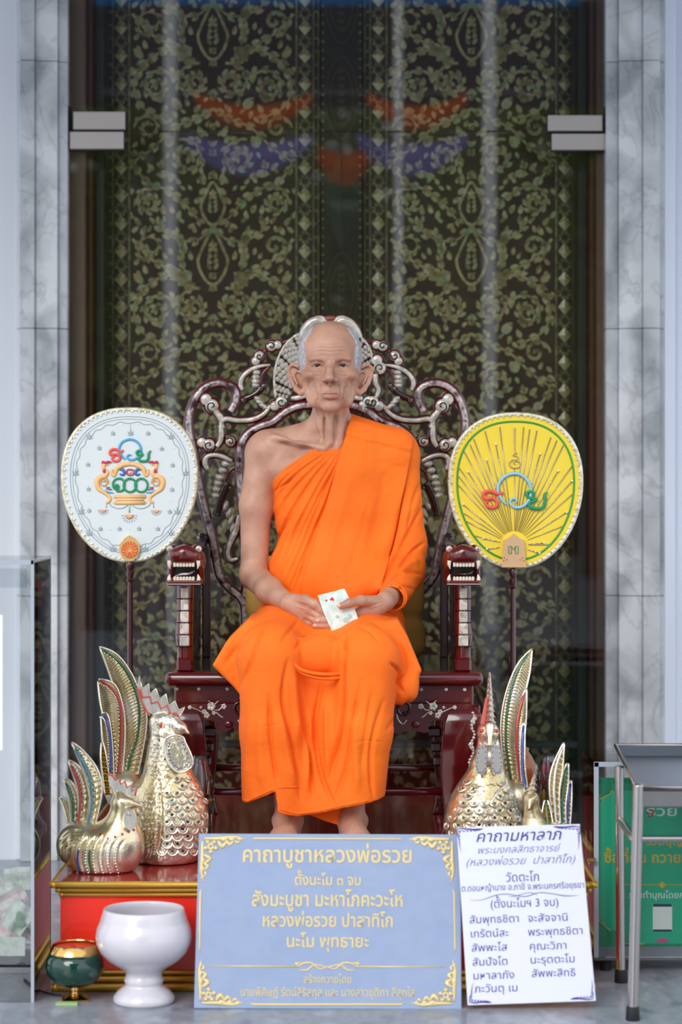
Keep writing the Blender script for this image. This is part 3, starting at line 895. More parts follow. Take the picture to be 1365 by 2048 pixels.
sB = S(YB)
outer = [(461, 823), (472, 800), (470, 780), (455, 769), (434, 766), (408, 776), (389, 800), (378, 835), (379, 868), (388, 905), (395, 950), (403, 992), (414, 1036), (425, 1080), (432, 1118), (440, 1152), (458, 1175), (480, 1194), (489, 1214), (490, 1260), (490, 1312)]
inner = [(655, 805), (626, 809), (598, 812), (572, 823), (546, 843), (516, 854), (495, 868), (483, 888), (478, 920), (480, 970), (485, 1015), (488, 1070), (492, 1130), (491, 1195)]
def tube2(pts, r, nm, strip=True, flat=0.75, m=None):
    for k, q in enumerate((pts, mirr(pts))):
        MB().sweep([pb(a) for a in q], r / sB, 12, up=(0, 1, 0), flat=flat).build(nm, m or m_mar, th, smooth=True)
        if strip:
            MB().sweep([pb(a, -r / sB * flat * 0.62) for a in q], r * 0.62 / sB, 8, up=(0, 1, 0), flat=0.62).build(nm + '_inlay', m_tube, th, smooth=True)
tube2(outer, 10.5, 'outer_frame'); tube2(inner, 10.5, 'inner_frame')
def shell_curve(pts, r, both=True, nm='scroll', flat=0.8, mm=None):
    """pearl-faced scroll: maroon backing and a pearl strip on the front"""
    rr = r if hasattr(r, '__len__') else [r] * len(pts)
    for q in ((pts, mirr(pts)) if both else (pts,)):
        o = MB().sweep([pb(a) for a in q], [(x + 2.4) / sB for x in rr], 8, up=(0, 1, 0), flat=flat * 0.8).build(nm, m_mar, th, smooth=True)
        MB().sweep([pb(a, -0.0062) for a in q], [x * 0.85 / sB for x in rr], 8, up=(0, 1, 0), flat=0.6).build('pearl_face', mm or m_shell, o, smooth=True)
def cloud(c, r, ang, both=True, lobe=True):
    """cloud head: pearl lobe with a dark spiral"""
    for k, sgn in enumerate((1, -1) if both else (1,)):
        cx = c[0] if sgn == 1 else 2 * XM - c[0]
        base = MB(); base.lathe([(0, -0.006), (r * 1.14 / sB, -0.006), (r * 1.26 / sB, 0), (r * 1.1 / sB, 0.006), (0, 0.006)], pb((cx, c[1])), 20, Matrix.Rotation(PI / 2, 4, 'X'))
        if lobe:
            lx, ly = cx + sgn * r * 1.15 * math.cos(ang), c[1] - r * 1.15 * math.sin(ang)
            base.lathe([(0, -0.006), (r * 0.98 / sB, -0.006), (r * 1.08 / sB, 0), (r * 0.95 / sB, 0.006), (0, 0.006)], pb((lx, ly)), 18, Matrix.Rotation(PI / 2, 4, 'X'))
        o = base.build('cloud_scroll', m_mar, th, smooth=True, autosm=50)
        f = MB(); f.ball(pb((cx, c[1]), -0.005), (r * 0.92 / sB, 0.006, r * 0.92 / sB), 18, 8)
        if lobe: f.ball(pb((lx, ly), -0.005), (r * 0.78 / sB, 0.006, r * 0.78 / sB), 16, 8)
        f.build('pearl_face', m_shell, o, smooth=True)
        g = MB(); a0 = ang + PI * 0.8
        g.sweep([pb((cx + sgn * (r * (0.12 + 0.75 * t)) * math.cos(a0 + t * 7.5), c[1] - (r * (0.12 + 0.75 * t)) * math.sin(a0 + t * 7.5)), -0.0105) for t in np.linspace(0, 0.85, 14)], 1.5 / sB, 6, smooth=2)
        g.build('spiral_groove', m_groove, o, smooth=True)
cloud((424, 812), 15, 2.3); shell_curve([(432, 822), (441, 834), (446, 845)], [7, 8, 6])
shell_curve([(447, 856), (443, 845), (452, 838), (478, 841), (508, 838), (530, 826), (541, 810)], [5, 5, 6, 5.5, 5.5, 5, 3.5])
shell_curve([(441, 850), (443, 865), (441, 882), (434, 893)], [4, 6, 6, 5])
cloud((418, 890), 13, 2.8); cloud((461, 883), 10.5, 0, lobe=False)
shell_curve([(416, 939), (410, 927), (414, 914), (430, 910), (448, 914), (464, 922)], [4, 6, 5.5, 5, 5, 4])
def beads(lst, r, both=True, ang=0.0, asp=1.5):
    for (cx, cy) in lst:
        for q in (((cx, cy), 1), ((2 * XM - cx, cy), -1)) if both else (((cx, cy), 1),):
            M = Matrix.Rotation(ang * q[1], 4, 'Y')
            o = MB().ball(pb(q[0]), (r * asp * 1.15 / sB, 0.006, r * 1.2 / sB), 12, 8, M).ball(pb(q[0], -0.005), (r * asp * 0.9 / sB, 0.006, r * 0.85 / sB), 12, 8, M)
            o.build('pearl_bead', m_shell, th, smooth=True)
beads([(452, 928), (446, 941), (440, 955), (437, 967), (434, 979), (432, 991)], 5.2, ang=0.25)
tube2([(470, 934), (458, 945), (453, 960), (450, 975)], 3.2, 'bead_spine', strip=False)
tube2([(458, 965), (450, 980), (442, 1000), (437, 1018), (434, 1032)], 9, 'bat_body', strip=False, m=m_mard)
for q in ((455, 968), (462, 975), (436, 1028)):
    cloud(q, 4, 0, lobe=False)
beads([(451, 1012), (459, 1026), (463, 1040), (467, 1055)], 4.5, ang=-1.2, asp=2.2)
shell_curve([(478, 1030), (474, 1055), (465, 1078), (458, 1095), (456, 1110), (462, 1120), (476, 1117)], [4, 7, 6, 5, 5, 5, 3.5])
# upper bats
shell_curve([(485, 780), (481, 768), (487, 752), (503, 739), (522, 732), (541, 730)], [4, 5, 5, 5, 4, 2.5])
tube2([(530, 770), (515, 785), (500, 794), (484, 799)], 7, 'bat_body', strip=False, m=m_mard)
for q in ((530, 770), (522, 776), (487, 799)): cloud(q, 5, 0, lobe=False)
beads([(513, 745), (512, 754), (512, 763), (512, 771)], 4.6, ang=0.1, asp=1.6)
beads([(515, 797), (520, 804), (526, 811), (532, 815)], 4.0, ang=0.5, asp=2.0)
tube2([(541, 732), (528, 745), (522, 760), (524, 772)], 3.0, 'bat_wing_edge', strip=False)
# small clouds on top
cloud((543, 692), 11, 0.2); cloud((519, 712), 11, -2.2)
cloud((563, 804), 13, -2.6, both=True, lobe=True)
tube2([(532, 700), (524, 712), (512, 730)], 4, 'cloud_stem', strip=False)
tube2([(556, 690), (570, 684), (580, 680)], 4, 'cloud_stem', strip=False)
# scaly fish body curling up behind the head (left), short part and a scroll on the right
def fish(edge_o, edge_i, rows, cols, nm):
    EO = catmull([Vector((a, b, 0)) for a, b in edge_o], 6); EI = catmull([Vector((a, b, 0)) for a, b in edge_i], 6)
    base = MB(); n = 24
    L = [EO[int(i / n * (len(EO) - 1))] for i in range(n + 1)]; Rr = [EI[int(i / n * (len(EI) - 1))] for i in range(n + 1)]
    V = [pb((q.x, q.y), 0.004) for q in L] + [pb((q.x, q.y), 0.004) for q in Rr] + [pb((q.x, q.y), -0.004) for q in L] + [pb((q.x, q.y), -0.004) for q in Rr]
    F = []
    for i in range(n):
        a = i; b_ = n + 1 + i; c = 2 * (n + 1) + i; d = 3 * (n + 1) + i
        F += [(c, d, d + 1, c + 1), (a, a + 1, b_ + 1, b_), (a, c, c + 1, a + 1), (b_, b_ + 1, d + 1, d)]
    base.add(V, F); o = base.build(nm, m_mard, th)
    src = None
    for i in range(rows):
        for j in range(cols):
            t = (i + 0.5) / rows; u = (j + 0.5 + (0.25 if i % 2 else -0.25)) / cols
            a = L[int(t * n)]; b_ = Rr[int(t * n)]; q = a + (b_ - a) * u
            w = (b_ - a).length / cols * 0.57
            if src is None:
                src = MB().ball(tuple(wloc(o)), (1, 0.5, 1), 4, 6).build('scale', m_shell, o, smooth=True); s0 = src
            else:
                s0 = src.copy(); C.objects.link(s0)
            s0.location = pb((q.x, q.y), -0.005) - wloc(o); s0.scale = (w / sB, 0.005, w * 0.95 / sB)
    shell_edge = MB().sweep([pb((q.x, q.y), -0.003) for q in EO[::3]], 2.6 / sB, 8, up=(0, 1, 0), smooth=2).build('edge_bead', m_shell, o, smooth=True)
    return o
fl_o = fish([(597, 668), (578, 682), (563, 703), (552, 733), (549, 765), (552, 796)], [(604, 700), (600, 715), (594, 735), (588, 760), (582, 780), (578, 800)], 15, 4, 'fish_body')
fr_o = fish([(706, 662), (728, 680), (742, 702), (745, 728)], [(700, 690), (712, 700), (722, 718), (726, 735)], 7, 3, 'fish_body')
cloud((760, 736), 14, 1.9, both=False); shell_curve([(752, 748), (752, 765), (758, 780), (753, 795)], [5, 5, 5, 4], both=False); cloud((737, 803), 12, -2.5, both=False)
shell_curve([(583, 797), (598, 795), (612, 791)], [5, 6, 5], both=True)
# petals on the crest
for sgn in (1, -1):
    for pts, r in (([(655, 655), (640, 642), (624, 645), (611, 658), (601, 676)], [3, 9, 9, 8, 5]), ([(655, 650), (648, 640), (636, 637), (622, 641)], [3, 6, 6, 3])):
        q = [(661 + sgn * (a - 661), b_) for a, b_ in pts]
        MB().sweep([pb(a, -0.002) for a in q], [x / sB for x in r], 10, up=(0, 1, 0), flat=0.6).build('crest_petal', m_shell, th, smooth=True)
        MB().sweep([pb((a[0], a[1] - 1.5), 0.004) for a in q], [(x + 1.5) / sB for x in r], 10, up=(0, 1, 0), flat=0.5).build('crest_backing', m_mar, th, smooth=True)
MB().ball(pb((661, 637)), (0.020, 0.010, 0.008), 16, 8).build('crest_knob', mat('red_brown_knob', '8a4a3c', 0.35, coat=0.5), th, smooth=True)
# lower solid splat behind the sitter
MB().box((XC - 0.21, YB - 0.004, 0.66), (XC + 0.21, YB + 0.02, 0.80), bev=0.004).build('lower_back_rail', m_mard, th)

# seat
ZS = 0.677; SX = 0.402
def rrect(x0, x1, y0, y1, r, n=4):
    out = []
    for cx, cy, a0 in ((x1 - r, y1 - r, 0), (x0 + r, y1 - r, PI / 2), (x0 + r, y0 + r, PI), (x1 - r, y0 + r, 1.5 * PI)):
        out += [(cx + r * math.cos(a0 + PI / 2 * k / n), cy + r * math.sin(a0 + PI / 2 * k / n)) for k in range(n + 1)]
    return out
def slab(levels, r=0.02):
    """levels: [(inset, z)]"""
    b = MB(); V = []; F = []; n = 20
    for ins, z in levels:
        V += [(x, y, z) for x, y in rrect(XC - SX + ins, XC + SX - ins, -0.05 + ins, 0.54 - ins, max(r - ins * 0.5, 0.004))]
    for i in range(len(levels) - 1):
        for k in range(n): F.append((i * n + k, i * n + (k + 1) % n, (i + 1) * n + (k + 1) % n, (i + 1) * n + k))
    F += [tuple(range(n - 1, -1, -1)), tuple((len(levels) - 1) * n + k for k in range(n))]
    return b.add(V, F)
st = slab([(0.022, ZS - 0.036), (0.008, ZS - 0.034), (0.001, ZS - 0.025), (0.0, ZS - 0.015), (0.004, ZS - 0.004), (0.012, ZS - 0.0005), (0.02, ZS)]).build('seat', m_mar, th, smooth=True, autosm=50)
slab([(0.03, ZS + 0.0005), (0.031, ZS + 0.0015)], 0.02).build('seat_panel', mat('dark_green_brown_seat', '2a2420', 0.15, coat=0.8, var=(8, '4a4238', 0.3)), th)
wb = slab([(0.024, ZS - 0.084), (0.024, ZS - 0.036)]).build('waist_band', m_mar, th)
slab([(0.019, ZS - 0.088), (0.017, ZS - 0.083)]).build('waist_lip', m_mar, th)
for px in (354, 398, 455, 843, 893, 930, 510, 570, 630, 700, 760):
    q = P(px, 1378 + (1 if px > 600 else 0), -0.026)
    MB().ball(q, (0.0048, 0.002, 0.0048), 12, 6).build('pearl_dot', m_shell, wb, smooth=True)
XS = 645
def mm_(pts): return [(2 * XS - a, b_) for a, b_ in pts][::-1]
apl = [(345, 1408), (340, 1425), (340, 1445), (347, 1475), (362, 1462), (385, 1450), (405, 1441), (420, 1440), (436, 1447), (434, 1456), (427, 1463), (440, 1466), (458, 1462), (466, 1455), (474, 1462), (492, 1466), (520, 1466), (560, 1472), (600, 1470)]
ap = [P(a, b_, -0.052) for a, b_ in apl + mm_(apl)]
MB().prism(ap[::-1], (0, 0.022, 0)).build('front_apron', m_mar, th)
for sx_ in (-1, 1):
    x = XC + sx_ * 0.385
    MB().box((x - 0.010, -0.02, 0.56), (x + 0.010, 0.50, ZS - 0.084), bev=0.004).build('side_apron', m_mar, th)
MB().box((XC - 0.37, 0.49, 0.58), (XC + 0.37, 0.51, ZS - 0.084), bev=0.004).build('rear_apron', m_mar, th)
# bulging pearl flowers on the apron
def flower_spray(items, y, parent, mtl=m_shell):
    for (a, b_, r) in items:
        o = MB()
        c = P(a, b_, y)
        for k in range(5):
            t = k * 2 * PI / 5
            o.ball(c + Vector((math.cos(t) * r * 0.6, 0, math.sin(t) * r * 0.6)) / 800, (r * 0.55 / 800, 0.0015, r * 0.55 / 800), 8, 5)
        o.build('pearl_flower', mtl, parent, smooth=True)
def twig(pts, y, parent, r=1.2):
    MB().sweep([P(a, b_, y) for a, b_ in pts], r / 800, 5, smooth=3).build('pearl_twig', m_shell, parent)
ap_o = [o for o in th.children if o.name.startswith('front_apron')][0]
for sgn in (1, -1):
    f = lambda lst: [((a if sgn > 0 else 2 * XS - a), *r) for a, *r in lst]
    flower_spray(f([(380, 1415, 4), (409, 1424, 5), (423, 1413, 8), (414, 1431, 6), (448, 1413, 5.5), (402, 1415, 3), (428, 1426, 4)]), -0.0535, ap_o)
    twig(f([(384, 1415), (398, 1421), (412, 1428)]), -0.0535, ap_o); twig(f([(432, 1424), (441, 1432), (446, 1435)]), -0.0535, ap_o, 1.6); twig(f([(430, 1420), (438, 1420), (444, 1414)]), -0.0535, ap_o); twig(f([(424, 1408), (417, 1401)]), -0.0535, ap_o); twig(f([(428, 1410), (437, 1402)]), -0.0535, ap_o)
    # carved dark bat with a pearl curl, half hidden by the robe
    q = f([(480, 1432), (470, 1420), (472, 1408), (486, 1405), (494, 1418), (486, 1430), (478, 1424)])
    MB().sweep([P(a, b_, -0.055) for a, b_ in q], [3 / 800] * 7, 8, up=(0, 1, 0)).build('carved_curl', m_mard, ap_o, smooth=True)
    q = f([(476, 1440), (484, 1448), (493, 1440), (497, 1428)])
    MB().sweep([P(a, b_, -0.057) for a, b_ in q], [1.8 / 800] * 4, 8, up=(0, 1, 0)).build('pearl_curl', m_shell, ap_o, smooth=True)
    MB().ball(P(*f([(458, 1449)])[0], -0.054), (0.011, 0.004, 0.009), 14, 8).build('apron_boss', m_mar, ap_o, smooth=True)
# legs: bowed, drawn as outer/inner edges
def leg(front, sgn):
    yc = -0.005 if front else 0.48
    rows = [(1408, 905, 950), (1425, 893, 962), (1445, 887, 965), (1475, 885, 962), (1510, 882, 955), (1550, 881, 944), (1600, 884, 930), (1650, 890, 922), (1690, 886, 922), (1715, 880, 926)]
    V = []; F = []
    for r, a, b_ in rows:
        z = HZ + (950 - r) / 793.0; xa, xb = (a - 682.5) / 793, (b_ - 682.5) / 793
        z = PZ + 0.001 + (z - (HZ + (950 - 1715) / 793.0)) * (0.59 - PZ) / ((HZ + (950 - 1408) / 793.0) - (HZ + (950 - 1715) / 793.0))
        if sgn < 0: xa, xb = 2 * XC - xb, 2 * XC - xa
        w = (xb - xa) / 2; out = ((xa + xb) / 2 - XC) * sgn - 0.33
        yy = yc - (out * 0.6 if front else -out * 0.6)
        V += [(xa, yy - w, z), (xb, yy - w, z), (xb, yy + w, z), (xa, yy + w, z)]
    n = len(rows)
    for i in range(n - 1):
        for k in range(4): F.append(((i + 1) * 4 + k, (i + 1) * 4 + (k + 1) % 4, i * 4 + (k + 1) % 4, i * 4 + k))
    F += [(0, 1, 2, 3), ((n - 1) * 4 + 3, (n - 1) * 4 + 2, (n - 1) * 4 + 1, (n - 1) * 4)]
    o = mesh_obj('leg', V, F, m_mar, th, smooth=True); fix_normals(o)
    bv = o.modifiers.new('round', 'BEVEL'); bv.width = 0.004; bv.segments = 2; bv.limit_method = 'ANGLE'
    return o
for fr_ in (True, False):
    for sgn in (-1, 1):
        lo = leg(fr_, sgn)
        if fr_:
            bvl = BVHTree.FromPolygons([v.co + wloc(th) for v in lo.data.vertices], [tuple(p_.vertices) for p_ in lo.data.polygons])
            tw = []
            for k in range(19):
                r = 1426 + k * 6.2; a = 947 - 0.035 * (k - 4) ** 2 + 3.0 * math.sin(k * 1.1)
                a = a if sgn > 0 else 2 * XS - a
                d_ = (P(a, r, 0) - Vector((0, CAMY, HZ))).normalized(); h_ = bvl.ray_cast(Vector((0, CAMY, HZ)), d_)
                if h_[0] is None: continue
                tw.append(h_[0])
                big = k in (2, 3, 10, 11)
                MB().ball(h_[0], (0.0085 if big else 0.0038, 0.0016, 0.0055 if big else 0.0042), 8, 5, Matrix.Rotation((k % 2 - 0.5) * 1.6, 4, 'Y')).build('pearl_leaf', m_shell, lo, smooth=True)
            if len(tw) > 2: MB().sweep(tw, 0.0013, 5, smooth=2).build('pearl_twig', m_shell, lo)
for sgn in (-1, 1):
    # carved steps on the inner side of the front legs
    for k, (r, w) in enumerate(((1462, 26), (1492, 22), (1520, 18))):
        a = 870 + k * 3; a = a if sgn > 0 else 2 * XS - a
        q = P(a, r, 0.0); MB().box((q.x - w / 1600, q.y - 0.02, q.z - 0.014), (q.x + w / 1600, q.y + 0.02, q.z + 0.012), bev=0.005).build('leg_bracket', m_mard, th)
zst = HZ + (950 - 1583) / S(-0.005)
b = MB().sweep([(XC - 0.34, -0.005, zst), (XC + 0.34, -0.005, zst)], 0.0105, 12).build('stretcher', m_mar, th, smooth=True)
MB().sweep([(XC - 0.34, 0.48, zst), (XC + 0.34, 0.48, zst)], 0.0105, 12).build('stretcher', m_mar, th, smooth=True)
for sgn in (-1, 1): MB().sweep([(XC + sgn * 0.335, 0, zst), (XC + sgn * 0.335, 0.48, zst)], 0.0105, 12).build('stretcher', m_mar, th, smooth=True)

# arms: beast head, pearl-ribbed neck post, carved side panel
m_tooth = mat('ivory_teeth', 'd9cdbd', 0.3, coat=0.5)
m_mouth = mat('dark_mouth', '12090a', 0.5)
def arm(sgn):
    x = XC + sgn * 0.351
    zt = HZ + (950 - 1092) / S(-0.03); zb = HZ + (950 - 1172) / S(-0.03)
    root = th
    Fd = Field(grid(x - 0.07, x + 0.07, 0.0022), grid(-0.13, 0.10, 0.0025), grid(zb - 0.02, zt + 0.02, 0.0022))
    Fd.cap((x - 0.020, 0.02, zt - 0.030), (x + 0.020, 0.02, zt - 0.030), 0.026, k=0.01)
    Fd.cap((x - 0.018, -0.05, zt - 0.024), (x + 0.018, -0.05, zt - 0.024), 0.021, k=0.02)
    Fd.cap((x, -0.055, zt - 0.016), (x, 0.04, zt - 0.018), 0.020, k=0.012)
    Fd.cap((x - 0.030, 0.0, zt - 0.05), (x - 0.032, 0.03, zb + 0.012), 0.015, k=0.01); Fd.cap((x + 0.030, 0.0, zt - 0.05), (x + 0.032, 0.03, zb + 0.012), 0.015, k=0.01)
    Fd.poly([(x - 0.041, zb + 0.002), (x + 0.041, zb + 0.002), (x + 0.043, zb + 0.016), (x - 0.043, zb + 0.016)], -0.068, 0.05, 0.004, 0.004)
    Fd.poly([(x - 0.03, zb + 0.01), (x + 0.03, zb + 0.01), (x + 0.03, zt - 0.04), (x - 0.03, zt - 0.04)], 0.01, 0.05, 0.005, 0.006)
    Fd.poly([(x - 0.030, zb + 0.017), (x + 0.030, zb + 0.017), (x + 0.030, zt - 0.043), (x - 0.030, zt - 0.043)], -0.12, 0.012, 0.004, 0.004, 'sub')
    for k in (-1, 1):
        Fd.ell((x + k * 0.010, -0.066, zt - 0.026), (0.007, 0.006, 0.005), 0.006)
        Fd.ell((x + k * 0.028, -0.030, zt - 0.006), (0.011, 0.014, 0.010), 0.005)
        Fd.ell((x + k * 0.040, 0.030, zt - 0.04), (0.010, 0.020, 0.024), 0.006)
    Vd, Fc = Fd.mesh(); Vd = relax(Vd, Fc, 1)
    hd = mesh_obj('beast_head', Vd, Fc, m_mar, root, smooth=True)
    for k in (-1, 1):
        MB().ball((x + k * 0.036, -0.047, zt - 0.007), (0.0085, 0.0085, 0.0085), 14, 10).build('eye', m_shell, hd, smooth=True)
        MB().ball((x + k * 0.036, -0.055, zt - 0.007), (0.0028, 0.002, 0.0028), 8, 6).build('pupil', mat('amber_pupil', '9c6a4c', 0.3), hd, smooth=True)
        MB().sweep([(x + k * 0.036, -0.061, zt - 0.036), (x + k * 0.0365, -0.062, zt - 0.046), (x + k * 0.034, -0.062, zt - 0.057)], [0.0055, 0.0042, 0.0008], 8).build('fang', m_tooth, hd, smooth=True)
        MB().sweep([(x + k * 0.037, -0.060, zb + 0.014), (x + k * 0.037, -0.061, zb + 0.022), (x + k * 0.035, -0.061, zb + 0.031)], [0.0056, 0.0044, 0.0008], 8).build('fang', m_tooth, hd, smooth=True)
    for j in range(7):
        u = (j - 3) * 0.0078
        MB().box((x + u - 0.0036, -0.060, zt - 0.052), (x + u + 0.0036, -0.052, zt - 0.036), bev=0.002).build('tooth', m_tooth, hd)
        MB().box((x + u - 0.0036, -0.060, zb + 0.012), (x + u + 0.0036, -0.052, zb + 0.025), bev=0.002).build('tooth', m_tooth, hd)
    MB().box((x - 0.030, 0.004, zb + 0.014), (x + 0.030, 0.012, zt - 0.04)).build('mouth_cavity', m_mouth, hd)
    MB().sweep([(x - 0.022, 0.0, zb + 0.022), (x - 0.005, -0.045, zb + 0.030), (x + 0.012, -0.050, zb + 0.032), (x + 0.024, -0.03, zb + 0.038)], [0.008, 0.007, 0.006, 0.002], 8, up=(0, 0, 1), flat=0.5).build('tongue', m_tube if sgn < 0 else m_mard, hd, smooth=True)
    MB().box((x - 0.0425, -0.0695, zb + 0.005), (x + 0.0425, -0.06, zb + 0.008)).build('jaw_line', mat('thin_pearl_line', '9a8a8c', 0.3), hd)
    # neck post
    z0 = ZS; pts = [(x, -0.005, zb + 0.01), (x, -0.008, zb - 0.04), (x - 0.001, -0.012, zb - 0.09), (x - sgn * -0.002, -0.016, zb - 0.13), (x, -0.012, zb - 0.16), (x, -0.008, z0)]
    MB().sweep(pts, [0.021, 0.021, 0.021, 0.022, 0.020, 0.023], 8, up=(0, 1, 0), flat=0.95).build('neck_post', m_mar, root, smooth=True)
    nb = 5
    for j in range(nb):
        za = zb - 0.004 - j * 0.030; zc2 = za - 0.027
        yy = -0.032 - 0.002 * j
        MB().box((x - 0.009 - 0.0008 * j, yy, zc2), (x + 0.009 + 0.0008 * j, yy + 0.012, za), bev=0.002).build('neck_plate', m_shell, root)
        MB().box((x - 0.0215, -0.026 - 0.0015 * j, zc2 - 0.0028), (x + 0.0215, 0.0, zc2 - 0.0004), bev=0.001).build('neck_ring', m_mard, root)
    MB().box((x - 0.021, -0.034, z0 - 0.001), (x + 0.021, 0.014, z0 + 0.036), bev=0.006).build('post_foot', m_mar, root)
    # side panel behind, and the rear upright
    pn = MB(); n1, n2 = 26, 22; V = []; F = []
    for i in range(n1 + 1):
        y = 0.01 + 0.43 * i / n1; ztop = zt - 0.012 - 0.035 * math.sin(PI * i / n1) * 0.6
        for j in range(n2 + 1):
            z = z0 + (ztop - z0) * j / n2; bump_ = 0.0022 * abs(math.sin(y * 120 + (j % 2) * 1.57)) * abs(math.sin(z * 150))
            V.append((x - sgn * (0.012 + bump_), y, z))
    b0 = len(V)
    V += [(x + sgn * 0.012, v[1], v[2]) for v in V]
    for i in range(n1):
        for j in range(n2):
            a = i * (n2 + 1) + j; F += [(a, a + 1, a + n2 + 2, a + n2 + 1), (b0 + a, b0 + a + n2 + 1, b0 + a + n2 + 2, b0 + a + 1)]
    for i in range(n1):
        a = i * (n2 + 1); F += [(a, a + n2 + 1, b0 + a + n2 + 1, b0 + a), (a + n2, b0 + a + n2, b0 + a + n2 + n2 + 1, a + n2 + n2 + 1)]
    for j in range(n2):
        e_ = n1 * (n2 + 1); F += [(j, b0 + j, b0 + j + 1, j + 1), (e_ + j, e_ + j + 1, b0 + e_ + j + 1, b0 + e_ + j)]
    o = mesh_obj('arm_panel', V, F, m_mard, root); fix_normals(o)
    MB().sweep([(x - sgn * 0.004, 0.02, zt - 0.014), (x - sgn * 0.002, 0.15, zt - 0.028), (x, 0.30, zt - 0.022), (x - sgn * 0.01, 0.44, zt - 0.01), (x - sgn * 0.018, YB, zt + 0.01)], [0.020, 0.017, 0.016, 0.018, 0.016], 10, smooth=5).build('arm_rail', m_mard, root, smooth=True)
    xr = (413 - 682.5) / S(YB - 0.03); xr = xr if sgn < 0 else 2 * XC - xr
    MB().box((xr - 0.011, YB - 0.045, z0), (xr + 0.011, YB - 0.005, zt - 0.015), bev=0.004).build('rear_upright', mat('greyed_maroon', '5a444c', 0.25, coat=0.8), root)
arm(-1); arm(1)

# mustard back cushion
cu_ = Field(grid(-0.30, 0.26, 0.006), grid(0.25, 0.46, 0.006), grid(0.66, 0.98, 0.006))
def rb(x0, x1, y0, y1, z0, z1, r):
    cc = np.array(((x0 + x1) / 2, (y0 + y1) / 2, (z0 + z1) / 2)); hh = np.array(((x1 - x0) / 2 - r, (y1 - y0) / 2 - r, (z1 - z0) / 2 - r))
    def fn(X, Y, Z):
        a, b_, c = np.abs(X - cc[0]) - hh[0], np.abs(Y - cc[1]) - hh[1], np.abs(Z - cc[2]) - hh[2]
        return np.sqrt(np.maximum(a, 0) ** 2 + np.maximum(b_, 0) ** 2 + np.maximum(c, 0) ** 2) + np.minimum(np.maximum(a, np.maximum(b_, c)), 0) - r
    return fn, np.array((x0, y0, z0)), np.array((x1, y1, z1))
for a in ((-0.262, 0.226, 0.275, 0.445, 0.679, 0.800, 0.045), (-0.256, 0.222, 0.285, 0.445, 0.775, 0.955, 0.045)):
    fn, lo_, hi_ = rb(*a); cu_.op(fn, lo_, hi_, 0.008)
Vc, Fc = cu_.mesh(); Vc = relax(Vc, Fc, 1)
cus = mesh_obj('back_cushion', Vc, Fc, mat('mustard_cloth', 'cfa352', 0.85, bump=(45, 0.002)), smooth=True, origin=(XC, 0.36, 0.68))
tag(cus, 'mustard cushion on the throne seat behind the seated figure', 'cushion')
# ---------------------------------------------------------------- the seated person
def skin_material():
    m = bpy.data.materials.new('skin'); m.use_nodes = True
    n, l = m.node_tree.nodes, m.node_tree.links; b = n['Principled BSDF']
    t = n.new('ShaderNodeTexCoord')
    no = n.new('ShaderNodeTexNoise'); no.inputs['Scale'].default_value = 14; no.inputs['Detail'].default_value = 6
    l.new(t.outputs['Object'], no.inputs[0])
    r = n.new('ShaderNodeValToRGB'); l.new(no.outputs[0], r.inputs[0])
    r.color_ramp.elements[0].position = 0.35; r.color_ramp.elements[0].color = (*lin('ab7d68'), 1)
    r.color_ramp.elements[1].position = 0.65; r.color_ramp.elements[1].color = (*lin('c29680'), 1)
    at = n.new('ShaderNodeAttribute'); at.attribute_name = 'tone'
    mx = n.new('ShaderNodeMix'); mx.data_type = 'RGBA'; mx.blend_type = 'MULTIPLY'; mx.inputs[0].default_value = 1
    l.new(r.outputs[0], mx.inputs[6]); l.new(at.outputs['Color'], mx.inputs[7]); l.new(mx.outputs[2], b.inputs['Base Color'])
    n2 = n.new('ShaderNodeTexNoise'); n2.inputs['Scale'].default_value = 160; n2.inputs['Detail'].default_value = 5
    l.new(t.outputs['Object'], n2.inputs[0])
    bp = n.new('ShaderNodeBump'); bp.inputs['Distance'].default_value = 0.0009; l.new(n2.outputs[0], bp.inputs['Height']); l.new(bp.outputs[0], b.inputs['Normal'])
    b.inputs['Roughness'].default_value = 0.48
    b.inputs['Subsurface Weight'].default_value = 0.08; b.inputs['Subsurface Radius'].default_value = (0.01, 0.004, 0.002)
    return m
m_skin = skin_material()
HY = 0.08
def h(px, py, y): s = S(HY); return ((px - 682.5) / s, y, HZ + (950 - py) / s)
def p(px, py, y): v = P(px, py, y); return (v.x, v.y, v.z)

xs_g = grid(-0.275, 0.19, 0.0019)
ys_g = np.concatenate([np.arange(-0.45, -0.22, 0.005), np.arange(-0.22, 0.13, 0.0019), np.arange(0.13, 0.29, 0.0045)])
zs_g = np.concatenate([np.arange(0.225, 0.40, 0.0035), np.arange(0.40, 0.72, 0.009), np.arange(0.72, 0.90, 0.0019), np.arange(0.90, 1.21, 0.005), np.arange(1.21, 1.30, 0.003), np.arange(1.30, 1.59, 0.00155)])
B = Field(xs_g, ys_g, zs_g)
